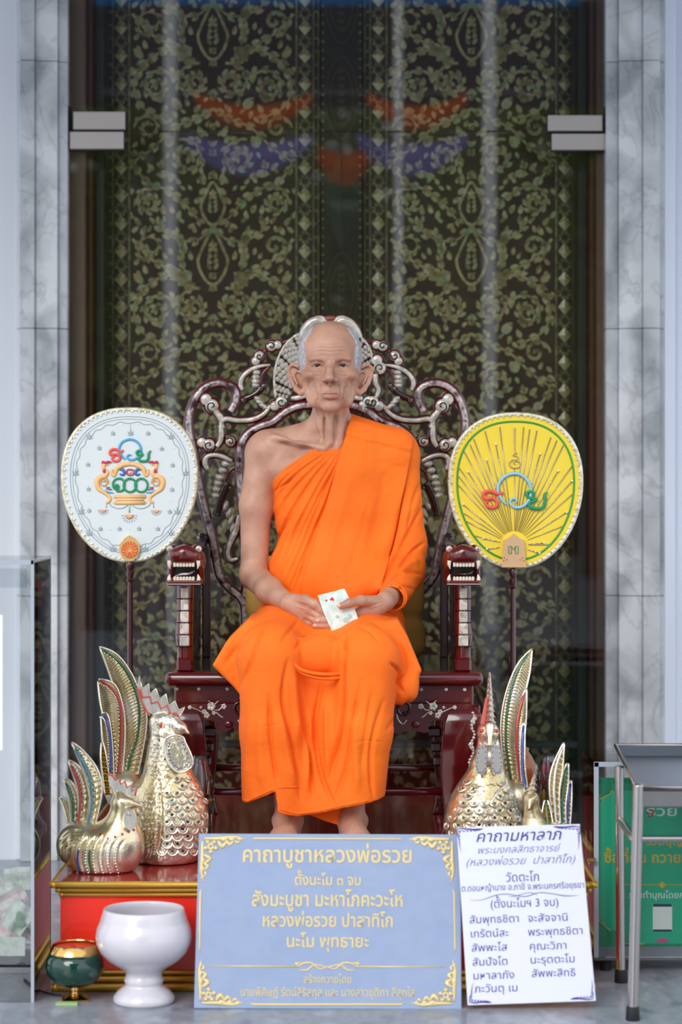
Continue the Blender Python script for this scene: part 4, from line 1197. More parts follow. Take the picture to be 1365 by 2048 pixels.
# skull and face
B.ell(h(661, 714, 0.092), (0.0800, 0.100, 0.0925), 0.01)
B.ell(h(661, 700, 0.055), (0.066, 0.066, 0.058), 0.03)
B.ell(h(661, 752, 0.052), (0.0640, 0.070, 0.088), 0.02)
B.ell(h(661, 795, 0.042), (0.0495, 0.056, 0.036), 0.02)
B.ell(h(661, 815, 0.000), (0.021, 0.016, 0.0145), 0.014)
for sd in (-1, 1):
    q = lambda dx, y_, dep: h(661 + sd * dx, y_, dep)
    B.ell(q(38, 752, 0.012), (0.017, 0.020, 0.012), 0.016)
    B.cap(q(40, 752, 0.02), q(50, 748, 0.07), 0.012, 0.010, 0.014)
    B.cap(q(47, 770, 0.075), q(34, 806, 0.030), 0.014, 0.012, 0.014)
    B.cap(q(9, 725, -0.016), q(38, 721, 0.001), 0.0075, 0.0065, 0.012)
    B.ell(q(26, 733, -0.018), (0.0175, 0.0150, 0.0105), 0.008, 'sub')
    B.ell(q(43, 782, 0.004), (0.011, 0.018, 0.020), 0.016, 'sub')
    B.ell(q(52, 712, 0.010), (0.006, 0.022, 0.020), 0.014, 'sub')
    # lids around the eyeball, then the slit
    B.ell(q(25.5, 733, 0.0075), (0.0160, 0.0140, 0.0125), 0.003)
    B.cap(q(16, 731.5, -0.003), q(26, 728, -0.0075), 0.0022, 0.0026, 0.003)
    B.cap(q(26, 728, -0.0075), q(36, 731.5, -0.001), 0.0026, 0.0020, 0.003)
    B.ell(q(25.5, 733.0, -0.010), (0.0115, 0.014, 0.0026), 0.0015, 'sub')
    B.ell(q(11, 763, -0.026), (0.0080, 0.0095, 0.0072), 0.004)
# nose
B.cap(h(661, 726, -0.012), h(660, 744, -0.026), 0.0070, 0.0075, 0.012)
B.cap(h(660, 744, -0.027), h(660, 757, -0.036), 0.0075, 0.0095, 0.008)
B.ell(h(660, 760, -0.038), (0.0110, 0.0105, 0.0090), 0.005)
B.cap(h(660, 763, -0.036), h(661, 772, -0.024), 0.0045, 0.004, 0.005)
for sd in (-1, 1): B.ell(h(660 + sd * 6.5, 769.5, -0.031), (0.0036, 0.005, 0.0032), 0.002, 'sub')
# mouth
B.ell(h(661, 786, -0.004), (0.029, 0.0175, 0.019), 0.014)
B.chain([h(643, 792, -0.012), h(652, 788, -0.0205), h(661, 788.5, -0.0235), h(670, 788, -0.0205), h(680, 792, -0.012)], [0.002, 0.0030, 0.0034, 0.0030, 0.002], 0.004)
B.chain([h(646, 796, -0.012), h(655, 796, -0.0200), h(661, 796.5, -0.0215), h(668, 796, -0.020), h(677, 796, -0.012)], [0.002, 0.0038, 0.0042, 0.0038, 0.002], 0.005)
B.chain([h(640, 797, -0.014), h(646, 793, -0.019), h(653, 791.5, -0.0235), h(661, 792.2, -0.0260), h(669, 791.5, -0.0235), h(677, 793, -0.019), h(683, 797, -0.014)], [0.001, 0.0014, 0.0017, 0.0018, 0.0017, 0.0014, 0.001], 0.002, 'sub')
# ears: large, standing out
for sd in (-1, 1):
    q = lambda dx, y_, dep: h(661 + sd * dx, y_, dep)
    rim = [q(56, 742, 0.070), q(64, 733, 0.064), q(76, 729, 0.072), q(83, 737, 0.080), q(82, 752, 0.082), q(76, 766, 0.078), q(67, 779, 0.070), q(58, 786, 0.062), q(52, 780, 0.060)]
    B.ell(q(68, 756, 0.082), (0.020, 0.007, 0.034), 0.006, rot=Matrix.Rotation(sd * 0.5, 4, 'Y') @ Matrix.Rotation(sd * 0.25, 4, 'Z'))
    B.chain(rim, [0.0035, 0.0040, 0.0042, 0.0045, 0.0042, 0.0048, 0.0068, 0.0078, 0.005], 0.005)
    B.chain([q(60, 745, 0.068), q(68, 742, 0.072), q(73, 752, 0.074), q(66, 768, 0.068)], [0.003, 0.003, 0.003, 0.003], 0.004)
    B.ell(q(60, 758, 0.062), (0.008, 0.008, 0.011), 0.005, 'sub')
    B.ell(q(54, 757, 0.060), (0.004, 0.006, 0.007), 0.004)
# neck with tendons
B.cap(h(662, 800, 0.100), h(662, 905, 0.120), 0.0455, 0.056, 0.02)
for a, b_, r0, r1 in (((632, 820, 0.069), (648, 893, 0.061), 0.0060, 0.0045), ((692, 820, 0.069), (674, 893, 0.061), 0.0060, 0.0045), ((645, 826, 0.053), (642, 890, 0.064), 0.0035, 0.003), ((678, 826, 0.054), (682, 885, 0.066), 0.0035, 0.003)):
    B.cap(h(*a), h(*b_), r0, r1, 0.012)
B.cap(h(659, 828, 0.046), h(661, 885, 0.052), 0.009, 0.008, 0.010)
B.ell(h(661, 898, 0.034), (0.010, 0.012, 0.008), 0.008, 'sub')
# shoulders, chest, collar bones
B.ell(h(648, 935, 0.128), (0.150, 0.082, 0.070), 0.03)
B.cap(h(640, 862, 0.135), h(535, 890, 0.145), 0.034, 0.036, 0.04)
B.cap(h(684, 862, 0.135), h(790, 892, 0.145), 0.034, 0.036, 0.04)
B.ell(h(532, 905, 0.140), (0.0500, 0.052, 0.052), 0.03)
B.ell(h(795, 908, 0.140), (0.0480, 0.050, 0.050), 0.03)
B.cap(h(648, 897, 0.046), h(600, 884, 0.062), 0.0050, 0.0050, 0.02)
B.cap(h(600, 884, 0.062), h(548, 874, 0.095), 0.0050, 0.007, 0.02)
B.ell(h(610, 872, 0.065), (0.032, 0.018, 0.008), 0.02, 'sub')
B.ell(h(655, 1010, 0.150), (0.140, 0.085, 0.130), 0.04)
B.ell(h(660, 1140, 0.150), (0.135, 0.095, 0.130), 0.04)
# his right arm (bare) and left arm (under the sleeve)
B.cap(p(524, 908, 0.14), p(512, 1010, 0.13), 0.0415, 0.0400, 0.02)
B.cap(p(512, 1010, 0.13), p(509, 1130, 0.12), 0.0400, 0.0350, 0.02)
B.ell(p(506, 1150, 0.115), (0.035, 0.037, 0.034), 0.015)
B.cap(p(510, 1153, 0.10), p(538, 1180, 0.00), 0.0355, 0.0330, 0.015)
B.cap(p(538, 1180, 0.00), p(578, 1206, -0.105), 0.0330, 0.0215, 0.015)
B.cap(p(800, 908, 0.14), p(815, 1130, 0.12), 0.040, 0.036, 0.02)
B.cap(p(815, 1130, 0.12), p(776, 1199, -0.085), 0.036, 0.0235, 0.015)
# his right hand
def finger(pts, rs, k=0.004): B.chain([p(*q_) for q_ in pts], rs, k)
W1 = (580, 1206, -0.112)
for kn, r_ in (((620, 1209, -0.148), 0.0115), ((617, 1219, -0.146), 0.0115), ((612, 1229, -0.138), 0.0110), ((604, 1236, -0.128), 0.0105)):
    B.cap(p(*W1), p(*kn), 0.0185, r_, 0.010)
B.ell(p(597, 1214, -0.122), (0.024, 0.016, 0.021), 0.012)
finger([(620, 1209, -0.148), (640, 1219, -0.156), (655, 1229, -0.156), (664, 1235, -0.152)], [0.0100, 0.0088, 0.0078, 0.0068])
finger([(617, 1219, -0.146), (637, 1231, -0.152), (652, 1238, -0.152), (664, 1242, -0.150)], [0.0100, 0.0088, 0.0078, 0.0068])
finger([(612, 1229, -0.138), (630, 1240, -0.146), (644, 1245, -0.146), (656, 1247, -0.144)], [0.0095, 0.0083, 0.0074, 0.0064])
finger([(604, 1236, -0.128), (620, 1246, -0.136), (631, 1249, -0.138), (640, 1250, -0.138)], [0.0085, 0.0074, 0.0066, 0.0058])
finger([(590, 1198, -0.125), (612, 1199, -0.150), (630, 1208, -0.160), (646, 1220, -0.157)], [0.0135, 0.0115, 0.0098, 0.0078], 0.007)
# his left hand: palm up under the note, thumb over it
W2 = (770, 1203, -0.100)
for kn, r_ in (((722, 1221, -0.138), 0.0115), ((720, 1231, -0.136), 0.0115), ((722, 1240, -0.130), 0.0105), ((726, 1246, -0.122), 0.0100)):
    B.cap(p(*W2), p(*kn), 0.0200, r_, 0.010)
B.ell(p(745, 1213, -0.118), (0.026, 0.018, 0.022), 0.012)
finger([(722, 1221, -0.138), (695, 1236, -0.150), (662, 1241, -0.156), (635, 1242, -0.158)], [0.0100, 0.0088, 0.0078, 0.0068])
finger([(720, 1231, -0.136), (692, 1245, -0.148), (658, 1251, -0.154), (630, 1252, -0.156)], [0.0100, 0.0088, 0.0078, 0.0066])
finger([(722, 1240, -0.130), (695, 1255, -0.142), (662, 1260, -0.148), (634, 1260, -0.150)], [0.0092, 0.0082, 0.0073, 0.0062])
finger([(726, 1246, -0.122), (704, 1262, -0.132), (682, 1267, -0.136), (662, 1267, -0.138)], [0.0085, 0.0074, 0.0066, 0.0058])
finger([(752, 1203, -0.120), (722, 1201, -0.164), (700, 1206, -0.1835), (683, 1212, -0.1865)], [0.0150, 0.0120, 0.0105, 0.0088], 0.008)
# legs (under the robe), ankles and feet
for sg, hipx, kx, ax in ((-1, 600, 545, 576), (1, 715, 730, 705)):
    B.cap(p(hipx, 1255, 0.14), p(kx, 1310, -0.20), 0.066, 0.050, 0.03)
    B.cap(p(kx, 1310, -0.20), p(ax, 1610, -0.19), 0.045, 0.031, 0.02)
    A = Vector(p(ax, 1640, -0.195)); DZ = 0.014
    o = Vector((sg * 0.035, 0, 0))
    B.cap(A, A + Vector((0, 0, -0.055)), 0.031, 0.029, 0.02)
    B.cap((A.x, -0.165, 0.262 + DZ), (A.x + o.x * 0.3, -0.26, 0.270 + DZ), 0.026, 0.033, 0.02)
    B.cap((A.x, -0.21, 0.305 + DZ), (A.x + o.x * 0.5, -0.32, 0.262 + DZ), 0.028, 0.022, 0.025)
    B.cap((A.x + o.x * 0.2 - 0.012, -0.27, 0.262 + DZ), (A.x + o.x * 0.9 - 0.012, -0.37, 0.254 + DZ), 0.026, 0.017, 0.02)
    B.cap((A.x + o.x * 0.2 + 0.016, -0.27, 0.262 + DZ), (A.x + o.x * 0.9 + 0.014, -0.36, 0.254 + DZ), 0.026, 0.017, 0.02)
    for k in range(5):
        u = (k - 2) * 0.0165
        big = (k == (4 if sg < 0 else 0))
        tip = -0.415 + abs(k - (4 if sg < 0 else 0)) * 0.010
        B.cap((A.x + o.x + u, -0.365, 0.252 + DZ), (A.x + o.x * 1.15 + u * 1.08, tip, 0.247 + DZ), 0.0095 + 0.002 * big, 0.0085 + 0.003 * big, 0.005)
    for sd in (-1, 1): B.ell((A.x + sd * 0.028, -0.19, 0.312 + DZ), (0.011, 0.014, 0.014), 0.012)
# veins on feet and hands
for pts in ([(-1, 0.312, -0.232, 0.0), (-1, 0.290, -0.275, -0.012), (-1, 0.276, -0.32, -0.022)], [(1, 0.312, -0.232, 0.0), (1, 0.290, -0.275, 0.012), (1, 0.276, -0.32, 0.02)]):
    pass
B.op(lambda X, Y, Z: PZ + 0.0012 - Z + 0 * X + 0 * Y, np.array((-9., -9, -9)), np.array((9., 9, 9)), 0.005, 'int')
B.op(lambda X, Y, Z: np.minimum(0.686 - Z, Y + 0.070) + 0 * X, np.array((-9., -9, -9)), np.array((9., 9, 9)), 0.005, 'int')
V, F = B.mesh()
V = relax(V, F, 1, 0.5)
N = vnormals(V, F)
toPXPY = topix(V)
face = V[:, 2] > 1.28
def fcrease(pts, w, d): crease(V, N, pts, w, d)
for y_, a in ((688, 0.0007), (695, 0.0010), (702, 0.0011), (709, 0.0010), (715, 0.0008)):
    fcrease([(628, y_ + 2), (645, y_), (662, y_ + 1.5), (680, y_), (697, y_ + 2)], 1.4, a * 1.8)
for sd in (-1, 1):
    c = lambda *q_: [(661 + sd * a, b_) for a, b_ in q_]
    fcrease(c((14, 767), (20, 775), (22, 786), (20, 796)), 2.2, 0.0038)
    fcrease(c((33, 768), (31, 780), (28, 795), (24, 806)), 2.4, 0.0036)
    fcrease(c((24, 795), (28, 803), (26, 812)), 1.8, 0.0018)
    fcrease(c((13, 739), (22, 744), (33, 743), (40, 738)), 1.6, 0.0020)
    fcrease(c((15, 746), (24, 752), (36, 750)), 1.7, 0.0010)
    fcrease(c((39, 733), (46, 729)), 1.2, 0.0008); fcrease(c((40, 736), (48, 738)), 1.2, 0.0008)
    fcrease(c((16, 726.5), (25, 724.5), (37, 728)), 1.4, 0.0012)
    fcrease(c((4, 716), (5, 726)), 1.3, 0.0010)
    fcrease(c((40, 762), (44, 775), (42, 792)), 2.4, 0.0028)
    fcrease(c((9, 800), (0, 803)), 1.6, 0.0010)
for pts in ([(592, 1200), (606, 1204), (618, 1207)], [(588, 1210), (603, 1216), (612, 1219)], [(590, 1198), (600, 1194), (612, 1198)], [(745, 1205), (760, 1203), (775, 1200)], [(735, 1218), (752, 1213), (768, 1207)],
            [(572, 1628), (578, 1640), (570, 1652), (560, 1662)], [(578, 1640), (588, 1655)], [(700, 1628), (712, 1640), (718, 1655), (730, 1664)], [(712, 1640), (700, 1655)]):
    crease(V, N, pts, 1.3, -0.0013)
# knuckle creases
for pts in ([(633, 1213), (636, 1223)], [(634, 1226), (632, 1234)], [(703, 1199), (705, 1212)], [(655, 1237), (656, 1245)], [(652, 1248), (653, 1255)]):
    crease(V, N, pts, 1.0, 0.0007)
rnd_ = np.random.default_rng(5)
tone = np.ones((len(V), 4)); px_, py_ = topix(V)
front = N[:, 1] < 0.3
def paint(pts, w, col, amt=1.0, cond=None):
    d, t = seg_dist(px_, py_, pts)
    a = amt * np.exp(-(d / w) ** 2) * (V[:, 2] > 1.25) * front
    if cond is not None: a = a * cond
    for k in range(3): tone[:, k] = tone[:, k] * (1 - a) + col[k] * a
for sd in (-1, 1):
    c = lambda *q_: [(661 + sd * a, b_) for a, b_ in q_]
    paint(c((10, 721.5), (24, 718.5), (38, 722)), 2.2, (0.62, 0.6, 0.62), 0.7)
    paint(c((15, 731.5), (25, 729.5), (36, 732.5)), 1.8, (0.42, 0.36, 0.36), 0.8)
paint([(646, 789), (661, 787), (677, 789)], 3.0, (0.93, 0.74, 0.72), 0.7); paint([(649, 797), (661, 798), (674, 797)], 3.0, (0.95, 0.74, 0.72), 0.8)
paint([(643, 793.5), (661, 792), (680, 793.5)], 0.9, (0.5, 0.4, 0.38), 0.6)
# close-cropped grey hair: real colour of the scalp at sides and crown edge
body = mesh_obj('person', V, F, m_skin, smooth=True, origin=(-0.03, 0.1, 0.236))
at = body.data.color_attributes.new('tone', 'FLOAT_COLOR', 'POINT'); at.data.foreach_set('color', tone.ravel())
tag(body, 'elderly seated person in orange robe with one bare shoulder holding a folded note', 'person')
PERSON = body

# hair shell
Hh = Field(grid(-0.12, 0.07, 0.0025), grid(-0.04, 0.21, 0.0025), grid(1.39, 1.59, 0.0025))
Hh.ell(h(661, 714, 0.092), (0.0820, 0.102, 0.0935), 0.005)
Hh.ell(h(661, 700, 0.055), (0.0685, 0.0685, 0.0605), 0.03)
Hh.ell(h(661, 735, 0.080), (0.0720, 0.085, 0.070), 0.02)
Hh.op(lambda X, Y, Z: np.maximum(-(Y - 0.027 - 1.3 * np.maximum(Z - 1.535, 0) + 0.25 * np.maximum(1.46 - Z, 0) - 0.0 * X), -(Z - 1.435 - 0.0 * Y)), np.array((-1, -1, -1.)), np.array((1, 1, 1.)), 0.005, 'int')
Hh.ell(h(661, 640, 0.07), (0.050, 0.095, 0.032), 0.01, 'sub')
Vh, Fh = Hh.mesh()
m_hair = ramp_mat('grey_stubble', 300, [(0.3, '8f8a8c'), (0.55, 'b9b5ba'), (0.8, 'dcdae0')], rough=0.8, metal=0, coat=0, kind='NOISE', bump=(420, 0.002), stretch=(1, 1, 0.35))
Vh = relax(Vh, Fh, 1)
mesh_obj('hair', Vh, Fh, m_hair, body, smooth=True)
# eyes
m_eye = mat('eye_white', '8d7c70', 0.5); m_iris = mat('dark_iris', '241c1a', 0.45)
for sd in (-1, 1):
    cxe = h(661 + sd * 25.5, 733, 0.0065)
    ey = MB().ball(cxe, (0.0125, 0.0125, 0.0125), 24, 16).build('eye', m_eye, body, smooth=True)
    MB().ball((cxe[0], cxe[1] - 0.0092, cxe[2] - 0.0002), (0.0068, 0.0046, 0.0068), 16, 10).build('iris', m_iris, ey, smooth=True)
# finger and toe nails
m_nail = mat('finger_nail', 'dcae9c', 0.25, coat=0.3)
for c, r_ in (((678, 1211.5, -0.1945), (0.0058, 0.0025, 0.0052)), ((636, 1241, -0.1645), (0.0062, 0.0022, 0.0042)), ((631, 1251, -0.1620), (0.0058, 0.0022, 0.0038)), ((635, 1259.5, -0.1555), (0.0056, 0.0020, 0.0034)), ((645, 1218, -0.1642), (0.0052, 0.0022, 0.0045))):
    MB().ball(p(*c), r_, 12, 8).build('nail', m_nail, body, smooth=True)

# ---- orange robe
m_robe = ramp_mat('orange_robe', 7, [(0.3, 'ee6406'), (0.5, 'f86f0a'), (0.7, 'fb7810')], rough=0.8, metal=0, coat=0, kind='NOISE', bump=(60, 0.0015), stretch=(1, 1, 0.4))
R = Field(grid(-0.22, 0.26, 0.0022), grid(-0.13, 0.29, 0.0026), grid(0.78, 1.37, 0.0022))
R.ell(h(652, 935, 0.128), (0.160, 0.096, 0.082), 0.03)
R.cap(h(684, 856, 0.128), h(790, 890, 0.140), 0.044, 0.044, 0.03)
R.ell(h(797, 908, 0.138), (0.054, 0.060, 0.058), 0.03)
R.ell(h(660, 1015, 0.140), (0.150, 0.110, 0.150), 0.04)
R.ell(h(662, 1150, 0.130), (0.165, 0.130, 0.140), 0.04)
R.cap(h(800, 915, 0.135), h(811, 1090, 0.120), 0.050, 0.054, 0.02)
R.cap(h(811, 1090, 0.120), h(808, 1142, 0.090), 0.054, 0.052, 0.02)
R.cap(h(808, 1142, 0.090), p(786, 1195, -0.060), 0.054, 0.036, 0.02)
R.cap(h(700, 1180, 0.02), h(770, 1150, 0.05), 0.05, 0.05, 0.03)
# open cuff
A = Vector(p(800, 1190, -0.03)); Bc = Vector(p(765, 1206, -0.12))
R.cap(A, Bc, 0.024, 0.036, 0.006, 'sub')
keep = [(694, 815), (720, 800), (850, 850), (880, 1000), (880, 1260), (760, 1265), (500, 1265), (522, 1150), (533, 1050), (537, 990), (548, 958), (575, 932), (620, 903), (660, 884), (688, 870), (694, 850)]
R.poly([(h(a, b_, 0)[0], h(a, b_, 0)[2]) for a, b_ in keep], -0.3, 0.5, 0.004, 0.004, 'int')
V, F = R.mesh(); V = relax(V, F, 2); N = vnormals(V, F); toPXPY = topix(V)
for pts, w, d in (
    ([(690, 878), (640, 915), (585, 955), (545, 1010)], 5, 0.0035), ([(689, 882), (630, 935), (570, 1000), (536, 1065)], 5, 0.004),
    ([(688, 888), (632, 950), (578, 1030), (538, 1115)], 5, 0.0045), ([(687, 894), (640, 968), (592, 1060), (545, 1160)], 5, 0.005),
    ([(685, 902), (650, 980), (612, 1070), (560, 1190)], 5, 0.005), ([(683, 912), (655, 1000), (622, 1080), (585, 1195)], 5, 0.005),
    ([(545, 985), (580, 962), (610, 940)], 4, 0.003), ([(538, 1090), (560, 1065), (590, 1020)], 4, 0.003), ([(532, 1150), (550, 1110), (580, 1060)], 4, 0.003), ([(640, 1100), (620, 1150), (600, 1200)], 6, 0.004),
    ([(660, 898), (610, 930), (560, 975)], 6, -0.003), ([(665, 930), (620, 1000), (570, 1090)], 7, -0.0035), ([(655, 985), (620, 1075), (575, 1170)], 7, -0.0035),
    ([(660, 890), (610, 915), (560, 950)], 3.5, 0.0025), ([(675, 882), (620, 915), (565, 962), (540, 1000)], 3.2, 0.0028), ([(668, 915), (610, 985), (560, 1070)], 3.5, 0.003), ([(660, 950), (625, 1020), (580, 1110), (548, 1180)], 3.5, 0.003), ([(650, 1010), (612, 1100), (572, 1195)], 3.5, 0.003), ([(555, 1010), (540, 1050), (534, 1100)], 3.5, 0.003),
    ([(820, 905), (803, 985), (790, 1060), (760, 1165)], 6, 0.009), ([(848, 1010), (812, 1075), (782, 1130), (762, 1170)], 6, 0.006), ([(850, 1085), (820, 1108), (795, 1140)], 6, 0.006),
    ([(843, 1150), (815, 1142), (790, 1152), (770, 1180)], 6, 0.006), ([(845, 960), (825, 1010), (815, 1060)], 7, 0.004), ([(840, 1120), (818, 1128), (800, 1150)], 8, -0.004), ([(835, 1000), (812, 1040), (800, 1100)], 8, -0.004), ([(830, 1180), (810, 1172), (795, 1180)], 5, 0.004)):
    crease(V, N, pts, w * 0.55 if d > 0 else w, d * 1.5)
upper = mesh_obj('upper_robe', V, F, m_robe, body, smooth=True)

L = Field(grid(-0.36, 0.24, 0.0033), grid(-0.40, 0.28, 0.0036), grid(0.32, 0.90, 0.0033))
L.cap(p(595, 1245, 0.12), p(541, 1310, -0.215), 0.095, 0.080, 0.02)
L.cap(p(722, 1245, 0.12), p(735, 1312, -0.215), 0.095, 0.080, 0.02)
L.ell(p(662, 1245, 0.10), (0.19, 0.16, 0.085), 0.04)
L.cap(p(541, 1318, -0.225), p(546, 1460, -0.225), 0.078, 0.078, 0.02)
L.cap(p(546, 1460, -0.225), p(556, 1700, -0.215), 0.078, 0.086, 0.02)
L.cap(p(735, 1322, -0.225), p(725, 1460, -0.225), 0.078, 0.072, 0.02)
L.cap(p(725, 1460, -0.225), p(700, 1700, -0.215), 0.072, 0.072, 0.02)
L.cap(p(636, 1320, -0.13), p(636, 1700, -0.205), 0.070, 0.070, 0.05)
L.cap(p(660, 1320, -0.13), p(650, 1700, -0.205), 0.070, 0.080, 0.05)
def pol(pts, yy): return [((a - 682.5) / S(yy), HZ + (950 - b_) / S(yy)) for a, b_ in pts]
L.poly(pol([(428, 1326), (455, 1280), (500, 1235), (560, 1240), (560, 1400), (483, 1384), (470, 1368)], -0.10), -0.19, 0.06, 0.012, 0.015)
L.poly(pol([(842, 1335), (815, 1270), (795, 1235), (740, 1240), (740, 1400), (800, 1400), (828, 1385), (834, 1350)], -0.10), -0.20, 0.06, 0.012, 0.015)
L.ell(p(808, 1372, -0.16), (0.035, 0.06, 0.045), 0.02)
L.ell(p(637, 1308, -0.225), (0.066, 0.030, 0.050), 0.012)
hem = [(400, 1560), (486, 1608), (497, 1606), (525, 1592), (552, 1580), (556, 1622), (575, 1628), (594, 1632), (640, 1626), (690, 1614), (750, 1603), (760, 1600), (900, 1560)]
sh = S(-0.27)
zh = np.interp(L.ax[0], [(a - 682.5) / sh for a, _ in hem], [HZ + (950 - b_) / sh for _, b_ in hem]).astype(np.float32)
L.d = np.maximum(L.d, (zh[:, None, None] - L.ax[2][None, None, :]) * 0.8 + 0 * L.ax[1][None, :, None])
L.op(lambda X, Y, Z: np.minimum(0.6865 - Z, Y + 0.073) + 0 * X, np.array((-9., -9, -9)), np.array((9., 9, 9)), 0.005, 'int')
V, F = L.mesh(); V = relax(V, F, 2); N = vnormals(V, F); toPXPY = topix(V)
for pts, w, d in (
    ([(577, 1320), (566, 1400), (588, 1500), (603, 1600)], 6, 0.010), ([(600, 1345), (608, 1430), (622, 1520), (626, 1600)], 5, 0.012), ([(645, 1358), (632, 1440), (640, 1540), (668, 1612)], 6, 0.010),
    ([(690, 1285), (689, 1350), (682, 1440), (672, 1500), (660, 1560)], 6, 0.014), ([(722, 1360), (706, 1450), (690, 1540), (668, 1605)], 6, 0.007), ([(768, 1400), (745, 1480), (742, 1540), (748, 1600)], 6, 0.007),
    ([(538, 1390), (542, 1480), (556, 1575)], 6, 0.009), ([(505, 1390), (500, 1480), (492, 1580)], 8, -0.005), ([(560, 1420), (572, 1500), (590, 1580)], 8, -0.008), ([(522, 1420), (522, 1500), (528, 1580)], 10, -0.007),
    ([(655, 1400), (655, 1480), (660, 1560)], 8, -0.008), ([(705, 1420), (712, 1500), (715, 1590)], 9, -0.007), ([(620, 1420), (617, 1500), (612, 1590)], 6, -0.008),
    ([(600, 1240), (578, 1262), (562, 1285)], 5, 0.005), ([(640, 1265), (610, 1275), (590, 1300)], 5, 0.004), ([(690, 1270), (688, 1300)], 5, 0.010), ([(740, 1240), (775, 1262), (805, 1300), (812, 1345)], 6, 0.006), ([(712, 1250), (740, 1262), (760, 1285)], 5, 0.004),
    ([(780, 1325), (800, 1345), (795, 1372)], 4, 0.008), ([(812, 1340), (798, 1362), (808, 1390)], 5, 0.006), ([(480, 1375), (500, 1330), (520, 1270), (540, 1245)], 6, 0.006), ([(820, 1400), (800, 1430), (775, 1460)], 6, 0.006),
    ([(450, 1330), (480, 1290), (510, 1262)], 6, 0.004), ([(505, 1459), (540, 1451), (580, 1447)], 1.5, 0.0015), ([(630, 1500), (660, 1500), (690, 1500)], 1.5, 0.0015), ([(700, 1485), (740, 1482), (770, 1485)], 1.5, 0.0015),
    ([(692, 1310), (700, 1400), (692, 1470)], 8, -0.006), ([(585, 1330), (590, 1400), (598, 1480)], 6, -0.006), ([(745, 1380), (735, 1450), (722, 1540)], 7, 0.005)):
    crease(V, N, pts, w * 0.7 if d > 0 else w, d * 1.35)
skirt = mesh_obj('lower_robe', V, F, m_robe, body, smooth=True)
# second cloth layer low behind the hem
b_ = MB()
b_.prism([P(600, 1600, -0.20), P(682, 1560, -0.20), P(684, 1612, -0.205), P(678, 1650, -0.21), P(650, 1642, -0.21), P(615, 1628, -0.205)], (0, 0.012, 0))
b_.build('robe_underlayer', m_robe, body)
b_ = MB()
b_.sweep([P(583, 1300, -0.262), P(586, 1322, -0.272), P(600, 1338, -0.276), P(625, 1346, -0.278), P(655, 1349, -0.276), P(686, 1347, -0.262)], [0.003, 0.004, 0.005, 0.005, 0.005, 0.004], 8)
b_.sweep([P(585, 1308, -0.258), P(590, 1332, -0.268), P(608, 1347, -0.272), P(635, 1355, -0.272), P(665, 1357, -0.270), P(688, 1354, -0.258)], [0.003, 0.004, 0.005, 0.005, 0.005, 0.004], 8)
b_.build('lap_fold', m_robe, body, smooth=True)
# hem seams (slightly raised stitching)
def hit(px, py, obj_bvh, off=0.002, far=2.0):
    o = Vector((0, CAMY, HZ)); d = (P(px, py, 0) - o).normalized()
    r = obj_bvh.ray_cast(o, d)
    return (r[0] - d * off, r[1]) if r[0] is not None else (None, None)
def bvh_of(V, F): return BVHTree.FromPolygons([tuple(v) for v in V], [tuple(int(i) for i in f) for f in F])
bv_low = bvh_of(V, F)
hm = MB()
for seg in ([(489, 1600), (497, 1602), (525, 1588), (550, 1577)], [(556, 1576), (580, 1574), (600, 1575)], [(560, 1618), (594, 1628), (640, 1622), (690, 1610), (748, 1599)]):
    pts = []
    for a, c in zip(seg[:-1], seg[1:]):
        for t in np.linspace(0, 1, 6)[:-1]:
            q_, _n = hit(a[0] + (c[0] - a[0]) * t, a[1] + (c[1] - a[1]) * t, bv_low, 0.0)
            if q_ is not None: pts.append(q_)
    if len(pts) > 2: hm.sweep(pts, 0.0022, 6, smooth=1)
hm.build('hem_seam', m_robe, body, smooth=True)

# folded shoulder cloth lying over the left shoulder and down the chest
Vu = np.array([v.co for v in upper.data.vertices]) + np.array(wloc(body)); Fu = [tuple(p_.vertices) for p_ in upper.data.polygons]
bv_up = BVHTree.FromPolygons([tuple(v) for v in Vu], Fu)
left_e = [(702, 838), (697, 850), (690, 873), (672, 940), (655, 1000), (636, 1060), (618, 1120), (604, 1175), (600, 1212)]
right_e = [(822, 872), (827, 876), (826, 892), (815, 950), (804, 1000), (795, 1050), (782, 1105), (766, 1160), (750, 1205)]
nv, nu = 110, 44
def lerp_(L_, t):
    x = t * (len(L_) - 1); k = min(int(x), len(L_) - 2); return L_[k].lerp(L_[k + 1], x - k)
def sash_line(a, b_):
    t = 0.0
    for pts, w, d in (([(688, 872), (828, 907)], 2.4, 0.008), ([(676, 906), (815, 938)], 1.8, 0.004), ([(735, 880), (738, 925)], 1.6, 0.0028), ([(760, 887), (762, 932)], 1.6, 0.0014), ([(785, 893), (786, 938)], 1.6, 0.0014), ([(700, 960), (640, 1180)], 5, -0.002), ([(770, 950), (735, 1120)], 7, 0.0022), ([(740, 1000), (690, 1180)], 6, 0.002)):
        d_, _t = seg_dist(np.array([a]), np.array([b_]), pts); t += d * math.exp(-(d_[0] / w) ** 2)
    return t
LE = catmull([Vector((a, b2, 0)) for a, b2 in left_e], 8); RE = catmull([Vector((a, b2, 0)) for a, b2 in right_e], 8)
ok = []
G = np.zeros((nv + 1, nu + 1, 3)); last = None
for i in range(nv + 1):
    a = lerp_(LE, i / nv); c = lerp_(RE, i / nv)
    for j in range(nu + 1):
        u = j / nu; x = a.x + (c.x - a.x) * u; y_ = a.y + (c.y - a.y) * u
        q_, nn = hit(x, y_, bv_up, 0.0)
        yv = q_.y if q_ is not None and q_.y < 0.16 else (G[i - 1, j, 1] if i else 0.12)
        G[i, j] = (x, y_, yv)
Y = G[:, :, 2].copy() if False else np.array([[G[i, j][2] for j in range(nu + 1)] for i in range(nv + 1)])
